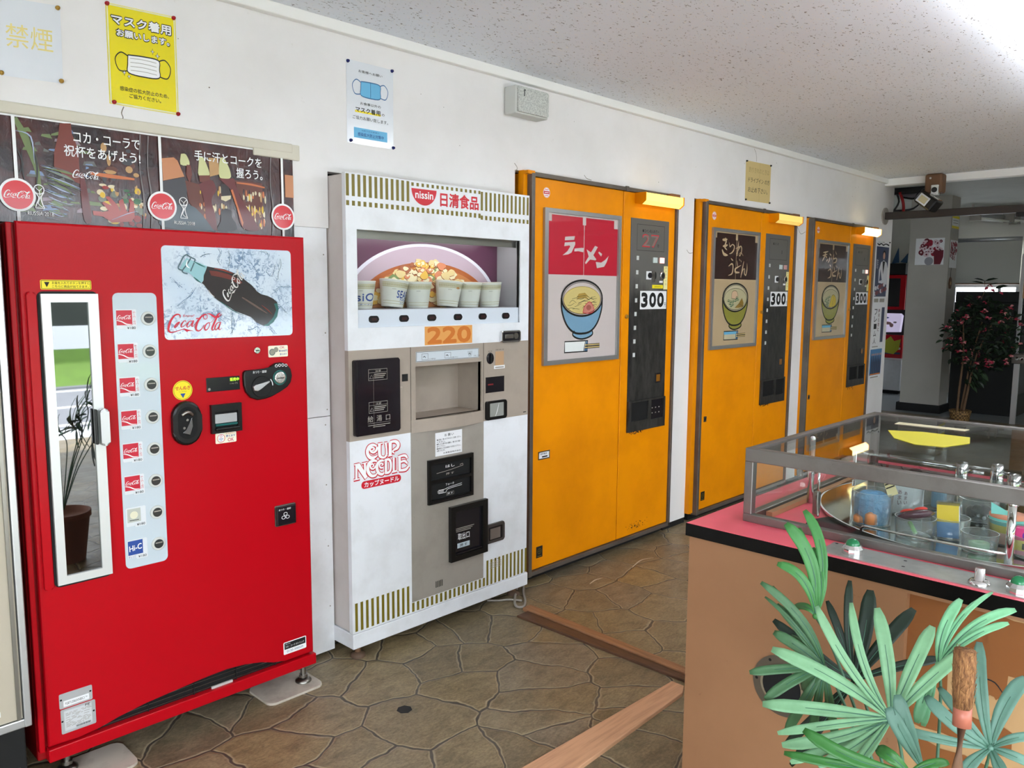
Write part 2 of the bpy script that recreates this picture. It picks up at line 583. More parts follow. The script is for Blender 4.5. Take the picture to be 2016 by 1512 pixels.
# hand-lettered script logo in a 745 x 250 box
SCRIPT = [
    [(168, 192, 7), (166, 222, 14), (140, 236, 16), (98, 222, 20), (50, 166, 26), (16, 88, 30), (10, 34, 26), (34, 8, 18), (76, 10, 12), (130, 22, 9), (180, 38, 8), (216, 42, 14), (246, 28, 26), (270, 24, 20), (300, 22, 10), (336, 12, 3)],
    [(225, 32, 12), (250, 12, 12), (252, 2, 3)],
    [(160, 138, 10), (126, 120, 16), (94, 82, 18), (92, 64, 12), (122, 84, 10), (152, 124, 12), (160, 142, 8)],
    [(244, 140, 12), (222, 152, 10), (190, 118, 16), (174, 80, 16), (190, 70, 9), (222, 90, 7), (258, 124, 5)],
    [(330, 146, 10), (290, 142, 10), (258, 102, 16), (254, 72, 13), (280, 74, 8), (316, 114, 8), (340, 152, 10)],
    [(344, 154, 14), (324, 104, 18), (318, 76, 13), (338, 80, 6), (378, 132, 4)],
    [(378, 172, 12), (396, 178, 14), (414, 182, 10)],
    [(506, 166, 8), (484, 174, 10), (480, 206, 11), (502, 228, 12), (526, 218, 9), (532, 186, 7), (506, 162, 6)],
    [(516, 234, 10), (464, 214, 18), (402, 142, 26), (372, 68, 28), (380, 24, 20), (412, 14, 14), (452, 42, 10), (484, 92, 6)],
    [(524, 236, 6), (566, 234, 14), (604, 212, 24), (646, 190, 28), (690, 196, 18), (736, 232, 5)],
    [(552, 122, 9), (514, 98, 14), (490, 54, 18), (500, 20, 14), (534, 38, 9), (560, 88, 10), (554, 122, 9)],
    [(560, 116, 5), (592, 130, 5), (640, 190, 6), (700, 240, 12), (716, 238, 8)],
    [(700, 238, 10), (668, 196, 20), (620, 104, 24), (592, 44, 20), (598, 16, 12), (626, 34, 6), (650, 70, 4)],
    [(704, 120, 10), (668, 110, 12), (636, 66, 16), (634, 26, 13), (656, 24, 9), (692, 70, 8), (714, 118, 9)],
    [(716, 124, 13), (694, 66, 17), (686, 30, 14), (702, 20, 8), (728, 44, 4)],
]
def script_logo(mb, F, a0, b0, width, w, m, rot=0.0, thick=1.0):
    k = width / 745.0
    for s in SCRIPT:
        pts = []
        for x, y, t in s:
            a, b = x * k, y * k
            pts.append((a0 + a * cos(rot) - b * sin(rot), b0 + a * sin(rot) + b * cos(rot), t * k * thick))
        mb.ribbon(F, pts, w, m, 4)

# ------------------------------------------------------------------ the room
CEIL = 2.465
m = MB(); m.box(-2.7, 10.4, -6.1, 1.0, -0.12, 0.0, M_FLOOR)
m.ribbon(ZF(0.0006), [(3.443, -0.259, 0.004), (3.57, -0.226, 0.009), (3.655, -0.251, 0.003)], 0, mat('floor_scratch', (206, 200, 186), 0.5), 6); m.ribbon(ZF(0.0006), [(3.087, -0.251, 0.004), (3.152, -0.236, 0.009), (3.201, -0.244, 0.003)], 0, MATS['floor_scratch'], 6); m.disc(ZF(0.0006), 1.669, -0.548, 0.028, 0, None, mat('floor_blot', (22, 22, 24), 0.6), 7); struct(m.build('floor'))
M_PALE = dirty('pale_floor', (150, 156, 160), (110, 112, 112), 0.3, 3, 0.3)
m = MB(); m.box(10.4, 14.2, -6.1, 3.2, -0.12, 0.0, M_PALE); m.box(7.9, 10.4, 1.0, 3.2, -0.12, 0.0, M_PALE); struct(m.build('floor'))
m = MB(); m.box(-2.7, 7.62, -6.1, 0.02, CEIL, CEIL + 0.1, M_CEIL); struct(m.build('ceiling'))
M_CEIL2 = dirty('back_room_ceiling', (186, 186, 176), (130, 128, 120), 0.3, 2, 0.8, speck=False)
m = MB(); m.box(7.62, 14.2, -6.1, 3.2, 2.62, 2.72, M_CEIL2); struct(m.build('ceiling'))

W0 = WF(0.0)
m = MB()
m.plate(W0, -2.6, 7.77, 0.035, CEIL, [(-0.5, 1.757, 0.03, 1.70), (1.757, 2.80, 0.03, 1.912), (2.785, 4.125, 0.03, 2.03),
                                       (4.37, 5.70, 0.03, 2.033), (5.96, 7.245, 0.03, 2.033)], -0.06, 0.0, M_WALL)
struct(m.build('wall_back'))
m = MB()
for x in (4.125, 5.70, 7.245):                                # dark skirting under the wall between the machines
    x1 = {4.125: 4.37, 5.70: 5.96, 7.245: 7.77}[x]
    m.box(x, x1, 0.002, 0.06, 0.0, 0.035, M_MATTE)
struct(m.build('baseboard_back'))
m = MB()                                                       # unseen recess behind the machines, boxed in to block light leaks
m.box(-0.6, 7.77, 0.95, 1.0, 0.0, CEIL, M_MATTE); m.box(-0.6, -0.55, 0.06, 0.95, 0, CEIL, M_MATTE)
m.box(-0.6, 7.7, 0.06, 0.95, 2.2, 2.25, M_MATTE)
struct(m.build('wall_recess'))
m = MB(); m.box(7.70, 7.77, 0.06, 3.2, 0.0, 2.62, M_WALL); struct(m.build('wall_end'))
m = MB(); m.box(7.77, 14.2, 3.1, 3.2, 0, 2.62, M_WALL); struct(m.build('wall_arcade'))
# side and shop front with wide daylight openings
m = MB(); m.plate(YF(-2.6), -6.0, 0.0, 0, CEIL, [(-5.5, -2.5, -0.1, 2.35)], -0.1, 0.0, M_WALL); struct(m.build('wall_entrance'))
m = MB(); m.plate(WF(-6.0), -2.7, 14.2, 0, 2.62, [(-2.2, 5.2, -0.1, 2.35)], 0.0, 0.12, M_WALL); struct(m.build('wall_front'))
M_FRAME = mat('window_frame', (150, 150, 150), 0.4, metal=0.6)
m = MB()
for x in (-2.2, -0.3, 1.6, 3.5, 5.14):
    m.box(x, x + 0.06, -6.09, -6.03, 0, 2.35, M_FRAME)
m.box(-2.2, 5.2, -6.09, -6.03, 2.0, 2.06, M_FRAME)
struct(m.build('window_1'))
# back room wall with a window half covered by a roller blind
M_FAR = dirty('far_wall', (176, 172, 164), (140, 134, 124), 0.3, 2, 0.8, speck=False)
M_FARLIT = dirty('far_wall_lit', (226, 222, 212), (190, 184, 172), 0.3, 2, 0.8, speck=False)  # back-room daylight put into a lighter wall colour than the pillar
m = MB(); m.plate(XF(13.0), -3.2, 6.1, 0, 2.62, [(-0.90, -0.06, 0.85, 2.17)], -0.1, 0.0, M_FARLIT); struct(m.build('wall_far'))
m = MB()
m.plate(XF(13.02), -0.90, -0.06, 0.85, 2.17, [(-0.86, -0.32, 0.89, 1.552), (-0.28, -0.10, 0.89, 1.552), (-0.86, -0.10, 1.60, 2.13)], -0.06, 0.0, M_ALU)
struct(m.build('window_2'))
m = MB(); m.box(12.95, 12.965, 0.05, 0.91, 1.605, 2.20, mat('roller_blind', (196, 194, 186), 0.8)); m.box(12.94, 12.975, 0.05, 0.91, 1.595, 1.61, M_BROWNWOOD)
m.tube([(12.95, 0.05, 2.22), (12.95, 0.91, 2.22)], 0.03, M_ALU)
tag(m.build('roller_blind', loc=(12.95, 0.48, 1.6)), 'pale roller blind pulled halfway down over the bright far window', 'blind')

# trims
m = MB(); m.box(-2.6, 7.52, -0.032, 0.0, 2.424, CEIL, M_TRIM, 0.004); struct(m.build('trim_1'))
m = MB(); m.box(7.52, 7.62, -3.6, 0.0, 2.405, CEIL + 0.01, M_TRIM, 0.004); struct(m.build('trim_2'))
m = MB(); m.box(7.50, 7.66, -6.0, -3.6, 2.30, CEIL + 0.2, M_TRIM); m.box(7.62, 7.72, -3.6, 0.02, 2.465, 2.62, M_FAR); struct(m.build('trim_3'))
m = MB()
m.box(1.56, 1.755, 0.012, 0.03, 0.015, 0.972, M_BOARD); m.box(1.56, 1.755, 0.012, 0.03, 0.975, 1.93, M_BOARD)
for z in (0.2, 0.45, 0.7, 0.94, 1.0, 1.3, 1.6, 1.9):
    m.disc(WF(0.012), 1.742 - (z * 37 % 1) * 0.012, z, 0.003, 0.0003, None, M_GREY, 8)
struct(m.build('trim_4'))
# hairline cracks and stains in the plaster
m = MB()
M_CRACK = mat('plaster_crack', (120, 110, 96), 0.8)
for pts in ([(1.02, 2.03), (1.012, 2.01), (1.016, 1.995), (1.004, 1.985)], [(4.30, 1.72), (4.33, 1.70), (4.37, 1.705)], [(5.72, 1.93), (5.8, 1.95), (5.87, 1.9), (5.95, 1.92)],
            [(2.78, 2.06), (2.80, 2.04), (2.785, 2.02)], [(5.10, 2.42), (5.13, 2.39), (5.14, 2.34)], [(3.3, 2.06), (3.32, 2.045), (3.36, 2.04)]):
    m.ribbon(W0, [(a, b, 0.003) for a, b in pts], 0.0005, M_CRACK, 3)
rng = random.Random(4)
for k in range(26):
    a, b = rng.uniform(0.9, 7.4), rng.uniform(2.06, 2.4)
    m.disc(W0, a, b, rng.uniform(0.0012, 0.003), 0.0005, None, M_CRACK, 6)
struct(m.build('trim_5'))

# pillar in the back room, dark plinth
m = MB(); m.box(10.62, 10.95, 0.312, 0.765, 0.10, 2.62, M_FAR); m.box(10.60, 10.97, 0.29, 0.80, 0.0, 0.10, M_MATTE); struct(m.build('wall_pillar'))
M_JAMB = mat('post_wood', (150, 108, 72), 0.6)
m = MB(); m.box(9.3, 9.42, -0.92, -0.755, 1.42, 2.62, M_JAMB); struct(m.build('trim_6'))
# glass door at the far end
m = MB()
m.box(10.38, 10.42, -0.552, -0.500, 0, 0.69, M_ALU); m.box(10.38, 10.42, -0.53, -0.5, 0.8, 1.9, M_ALU)
door = struct(m.build('door_1'))
m = MB(); m.box(10.395, 10.405, -2.4, -0.51, 0.02, 1.95, M_PANE); m.build('pane', door)
m = MB(); m.box(10.36, 10.44, -0.66, -0.475, 0.685, 0.80, M_STEEL, 0.008)
for z in (0.745,):
    m.disc(XF(10.36), 0.53, z, 0.018, 0.0, 0.008, M_CHROME, 16); m.disc(XF(10.36), 0.575, z, 0.018, 0.0, 0.008, M_CHROME, 16)
m.build('door_hinge', door)

# outside: road, kerb lines, grassy bank, guard rail and a dark box standing in for trees, seen only as reflections
M_ROAD = dirty('asphalt', (112, 114, 120), (80, 82, 86), 0.4, 2, 0.8)
m = MB(); m.box(-25, 30, -11.6, -6.12, -0.2, -0.1, M_ROAD)
for y in (-7.6, -9.1, -10.9):
    m.box(-25, 30, y - 0.07, y + 0.07, -0.1, -0.097, M_PWHITE)
m.box(-25, -2.75, -6.12, 8, -0.2, -0.1, M_ROAD)
m.box(-25, 30, -7.3, -6.12, -0.098, -0.09, dirty('bounce_pavement', (206, 208, 214), (168, 170, 174), 0.4, 2, 0.8))  # unseen pale strip added to bounce daylight onto the ceiling
o = struct(m.build('floor_road'))
m = MB(); m.add([(-25, -11.6, -0.1), (30, -11.6, -0.1), (30, -13.0, 0.55), (-25, -13.0, 0.55)], [[0, 1, 2, 3]], dirty('grass_bank', (96, 128, 52), (70, 90, 40), 0.6, 3, 0.9))
o = struct(m.build('floor_bank'))
m = MB(); m.box(-25, 30, -13.6, -13, 0.3, 2.5, dirty('treeline_dark', (58, 62, 58), (40, 44, 40), 0.6, 1, 0.9)); struct(m.build('wall_treeline'))  # dark box added for trees, height set for skylight and reflection
m = MB(); m.box(-25, 30, -11.55, -11.48, 0.50, 0.86, mat('rail_white', (214, 218, 222), 0.4)); 
for x in range(-24, 30, 3):
    m.box(x, x + 0.12, -11.67, -11.55, -0.15, 0.86, M_ALU)
tag(m.build('guard_rail', loc=(0, -11.5, -0.1)), 'white road guard rail outside the shop front', 'guard rail')

# steel bar across the passage, wall flange
t = thing('crossbar', 'dark steel bar running from the wall below the white ceiling beam', 'bar', (7.55, 0.0, 2.14))
m = MB(); m.box(7.53, 7.59, -3.6, -0.012, 2.114, 2.176, mat('brown_steel', (52, 44, 40), 0.45), 0.004); m.build('bar', t)
m = MB(); m.disc(W0, 7.56, 2.145, 0.075, 0.0, 0.012, M_GREY, 20); m.build('wall_flange', t)
m = MB(); m.box(7.52, 7.60, -1.20, -1.03, 2.085, 2.114, M_MATTE); m.build('bracket', t)

# battery ceiling light, near
M_TUBE = mat('lit_tube', (255, 255, 255), 0.5, emit=(244, 250, 255), es=7.0)
t = thing('ceiling_light', 'long white ceiling light over the prize game, tubes lit', 'ceiling light', (3.6, -1.93, CEIL))
m = MB(); m.box(2.55, 5.2, -2.03, -1.83, 2.44, CEIL, mat('light_tray', (235, 238, 240), 0.3), 0.004); m.build('housing', t)
for y in (-1.865, -1.985):
    m = MB(); m.tube([(2.6, y, 2.417), (5.15, y, 2.417)], 0.017, M_TUBE, 12); m.build('lamp_tube', t)
# unlit far fitting
t = thing('ceiling_light', 'dusty unlit tube fitting under the back room ceiling', 'ceiling light', (12.0, 0.25, 2.55))
for k in range(2):
    m = MB()
    a = Vector((11.9 + k * 0.55, 0.42 - k * 0.26, 2.50)); b = a + Vector((0.7, -0.30, -0.02))
    m.tube([a, b], 0.03, M_ALU); m.tube([a + Vector((0, 0, -0.06)), b + Vector((0, 0, -0.06))], 0.016, mat('dead_tube', (236, 236, 226), 0.3))
    m.tube([a + Vector((0, -0.07, -0.06)), b + Vector((0, -0.07, -0.06))], 0.016, MATS['dead_tube'])
    for q in (a, b):
        m.box(q.x - 0.02, q.x + 0.02, q.y - 0.1, q.y + 0.03, q.z - 0.09, q.z + 0.03, M_GREY)
        m.box(q.x - 0.01, q.x + 0.01, q.y - 0.01, q.y + 0.01, q.z, 2.62, M_GREY)
    m.build('lamp_tube', t)

# spotlight on the beam
t = thing('spotlight', 'black spotlight clamped to a brown block on the ceiling beam', 'spotlight', (7.47, -0.42, 2.40))
m = MB(); m.box(7.40, 7.515, -0.505, -0.365, 2.30, 2.462, M_BROWNWOOD, 0.02, 3); m.disc(XF(7.40), 0.412, 2.425, 0.009, 0, 0.006, M_CHROME, 12); m.build('mount_block', t)
m = MB(); m.box(7.38, 7.43, -0.48, -0.425, 2.28, 2.366, M_SATIN, 0.004); m.disc(XF(7.38), 0.452, 2.325, 0.022, 0, 0.004, M_INK, 20); m.build('switch_plate', t)
m = MB()
Mx = Matrix.Translation((7.425, -0.395, 2.24)) @ Matrix.Rotation(rad(38), 4, 'X')
m.box(-0.09, 0.09, -0.09, 0.075, -0.055, 0.055, M_BLACK, 0.015, 2, Mx)
m.build('lamp_head', t)
m = MB(); m.box(-0.05, 0.05, -0.075, 0.0, 0.055, 0.062, M_CHROME, 0, 1, Mx); m.box(-0.096, -0.09, -0.035, 0.06, -0.04, 0.035, M_CHROME, 0, 1, Mx); m.box(-0.098, -0.096, -0.02, 0.045, -0.028, 0.022, mat('lamp_glass', (196, 186, 150), 0.2), 0, 1, Mx); m.build('reflector', t)
m = MB(); m.tube([(7.36, -0.44, 2.29), (7.35, -0.42, 2.18)], 0.014, M_ALU); m.build('arm', t)
t = thing('cable_bundle', 'tangle of black and red cables at the wall end under the beam', 'cables', (7.9, 0.05, 2.2))
for k, (mm, pts) in enumerate([(M_BLACK, [(7.85, 0.02, 2.40), (7.9, 0.0, 2.3), (7.9, 0.05, 2.2), (7.95, 0.06, 2.16)]), (M_REDD, [(7.85, -0.02, 2.38), (7.9, -0.04, 2.28), (7.95, -0.03, 2.16)]),
                               (M_BLACK, [(7.9, -0.02, 2.34), (8.0, -0.1, 2.33), (7.8, -0.2, 2.36), (7.66, -0.35, 2.4)]), (M_BLACK, [(7.9, 0.03, 2.22), (8.0, -0.1, 2.24), (7.7, -0.3, 2.32)])]):
    m = MB(); m.tube(pts, 0.009 + 0.004 * (k == 1), mm, 8, 4); m.build('cable', t)
m = MB(); m.box(7.85, 8.2, -0.25, 0.04, 2.36, 2.42, M_BLACK); m.build('junction_box', t)

# ------------------------------------------------------------------ red bottle vending machine
RY = -0.1561
RF = WF(RY)
red = thing('vending_machine', 'red cola bottle vending machine with a tall glass dispensing door', 'vending machine', (1.1, 0.1, 0.0))
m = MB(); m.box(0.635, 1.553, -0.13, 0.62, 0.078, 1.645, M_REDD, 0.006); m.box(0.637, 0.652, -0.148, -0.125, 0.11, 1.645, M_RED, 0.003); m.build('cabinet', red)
m = MB()
kick = [(0.660, 0.124), (0.74, 0.124), (0.80, 0.130), (0.856, 0.143), (0.94, 0.156), (1.05, 0.165), (1.13, 0.171), (1.212, 0.174), (1.28, 0.168), (1.34, 0.155), (1.39, 0.137), (1.435, 0.124), (1.553, 0.124)]
m.prism(RF, kick + [(1.553, 1.649), (0.660, 1.649)], -0.018, 0.0, M_RED, 0.007)
door_r = m.build('front_door', red)
m = MB(); m.rrect(RF, 0.672, 0.695, 0.60, 1.456, 0.008, -0.002, 0.012, M_RED, 0.004); m.build('door_rib', red)
m = MB(); m.box(0.657, 1.560, RY - 0.006, -0.09, 0.078, 0.118, M_RED, 0.003); m.build('base_rail', red)
m = MB(); m.box(0.67, 1.545, RY + 0.0185, RY + 0.0255, 0.115, 0.18, M_DARKIN)
for z in (0.125, 0.14, 0.155):
    m.box(0.68, 1.54, RY + 0.013, RY + 0.015, z, z + 0.0015, M_STEEL)
for x in (0.8, 0.95, 1.1, 1.25, 1.4):
    m.box(x, x + 0.003, RY + 0.012, RY + 0.018, 0.118, 0.172, M_MATTE)
m.box(1.16, 1.235, RY + 0.006, RY + 0.012, 0.118, 0.126, M_SATIN)
m.build('grille', red)
for x, y in ((0.72, -0.10), (1.525, -0.125), (0.75, 0.5), (1.5, 0.5)):
    m = MB(); m.lathe([(0.010, 0.018), (0.010, 0.078)], (x, y, 0), M_STEEL, 12); m.lathe([(0.018, 0.026), (0.018, 0.036)], (x, y, 0), M_STEEL, 6)
    m.lathe([(0.030, 0.0085), (0.030, 0.014), (0.015, 0.022), (0.008, 0.022)], (x, y, 0), M_STEEL, 16); m.build('foot', red)
for k, (x, y) in enumerate(((0.81, -0.14), (1.435, -0.115))):
    m = MB(); m.rrect(ZF(0.0), x - 0.09, x + 0.135 if k else x + 0.08, y - 0.085, y + 0.085, 0.03, 0.0, 0.0085, dirty('worn_cream_plate', (196, 186, 172), (88, 66, 52), 0.7, 9, 0.5), 0.002)
    tag(m.build('floor_plate', loc=(x, y, 0)), ('worn cream metal plate under the front foot nearer the white panel', 'worn cream metal plate under the red machine, below its rating plates')[1 - k], 'plate')

# dispensing door
dd = MB()
dd.rrect(RF, 0.700, 0.859, 0.600, 1.458, 0.016, -0.002, 0.003, M_MATTE)
disp = dd.build('dispensing_door', red, label='satin silver framed glass dispensing door')
m = MB(); m.plate(RF, 0.707, 0.857, 0.608, 1.451, [(0.731, 0.829, 0.632, 1.427)], 0.002, 0.013, M_SATIN); m.build('door_frame', disp)
M_MIRR = mat('dark_window_glass', (8, 9, 10), 0.015, spec=1.0, ior=1.9)
m = MB(); m.rect(RF, 0.731, 0.829, 0.632, 1.427, 0.007, M_MIRR); m.build('glass_pane', disp)
m = MB()
m.rrect(RF, 0.838, 0.863, 1.005, 1.116, 0.010, 0.013, 0.036, M_ALU, 0.006)
m.box(0.826, 0.834, RY - 0.028, RY - 0.012, 1.01, 1.115, M_BLACK, 0.003); m.build('handle', disp)

def sticker(parent, F, a0, a1, b0, b1, mm, draw=None, name='sticker', r=0.004, w0=0.0, th=0.0008):
    q = MB(); q.rrect(F, a0, a1, b0, b1, min(r, (b1 - b0) / 2.01, (a1 - a0) / 2.01), w0, w0 + th, mm)
    if draw:
        draw(q, w0 + th + 0.0004)
    return q.build(name, parent)

def d(q, w):
    q.plate(RF, 0.713, 0.842, 1.465, 1.488, [(0.7142, 0.8408, 1.4662, 1.4868)], w - 0.0002, w, M_INK)
    q.flat(RF, [(0.7205, 1.484), (0.727, 1.469), (0.7345, 1.484)], w, M_INK)
    q.text(RF, 'お金を入れてボタンを押すと', 0.7405, 0.8385, 1.478, 1.4855, w, M_INK, 0.012)
    q.text(RF, 'こちらに商品が出てきます。', 0.7405, 0.8365, 1.468, 1.4755, w, M_INK, 0.012)
sticker(red, RF, 0.711, 0.844, 1.463, 1.490, M_YSTICK, d)

# selection panel with eight buttons and price cards
M_MILK = mat('milky_panel', (200, 212, 220), 0.12, coat=0.5)
m = MB(); m.rrect(RF, 0.900, 1.029, 0.606, 1.454, 0.016, 0, 0.002, M_MILK); sel = m.build('selection_panel', red)
M_BTN = mat('button_ring', (206, 208, 204), 0.25)
M_BTNC = mat('button_lens', (60, 62, 62), 0.08)
M_CARD = mat('price_card', (222, 226, 230), 0.25)
M_CARDRED = mat('card_red', (200, 36, 58), 0.35)
bz = [1.3765, 1.2755, 1.173, 1.072, 0.971, 0.870, 0.769, 0.667]
for i, z in enumerate(bz):
    m = MB(); m.disc(RF, 1.0003, z, 0.0212, 0.002, 0.008, M_BTN, 24, bev=0.002); m.disc(RF, 1.0003, z, 0.0145, 0.008, 0.0086, M_BTNC, 20)
    m.box(0.990, 1.011, RY - 0.0092, RY - 0.0086, z + 0.002, z + 0.0055, M_GREY)
    m.build('button', sel)
    m = MB()
    a0, a1, b0, b1 = 0.9065, 0.9665, z - 0.034, z + 0.0285
    m.rrect(RF, a0, a1, b0 + 0.004, b1, 0.004, 0.002, 0.003, M_CARD)
    w = 0.0036
    m.rrect(RF, a0 + 0.026, a1, b0, b0 + 0.013, 0.002, 0.002, 0.0034, M_CARD)
    m.text(RF, '¥180', a0 + 0.031, a1 - 0.004, b0 + 0.0028, b0 + 0.0105, w + 0.0004, M_INK, 0.015)
    if i < 6:
        m.rect(RF, a0 + 0.0015, a0 + 0.047, b0 + 0.015, b1 - 0.003, w, M_CARDRED)
        script_logo(m, RF, a0 + 0.004, b0 + 0.032, 0.040, w + 0.0005, M_PWHITE, 0.0, 1.15)
        m.ribbon(RF, [(a0 + 0.002, b0 + 0.030, 0.0015), (a0 + 0.016, b0 + 0.026, 0.003), (a0 + 0.030, b0 + 0.018, 0.003), (a0 + 0.046, b0 + 0.017, 0.001)], w + 0.0005, M_PWHITE)
        m.text(RF, 'コカ・コーラ', a0 + 0.0565, a0 + 0.0955, b0 + 0.0165, b0 + 0.0235, w, M_LOGORED, 0.02, 0.0, pi / 2)
    elif i == 6:
        m.rect(RF, a0 + 0.004, a0 + 0.044, b0 + 0.016, b1 - 0.004, w, mat('card_silver', (186, 190, 180), 0.3))
        m.disc(RF, a0 + 0.024, b0 + 0.038, 0.012, w + 0.0004, None, mat('card_cream', (226, 222, 196), 0.4), 16)

        m.rect(RF, a0 + 0.010, a0 + 0.038, b0 + 0.021, b0 + 0.023, w + 0.0004, M_INK)
    else:
        m.rect(RF, a0 + 0.0015, a0 + 0.046, b0 + 0.015, b1 - 0.003, w, M_NAVY)
        m.text(RF, 'Hi-C', a0 + 0.005, a0 + 0.043, b0 + 0.026, b0 + 0.044, w + 0.0005, M_PWHITE, 0.04, 0.1, 0.12)
        m.text(RF, 'オレンジ', a0 + 0.002, a0 + 0.024, b0 + 0.005, b0 + 0.013, w, M_NAVY)
    m.build('price_card', sel)

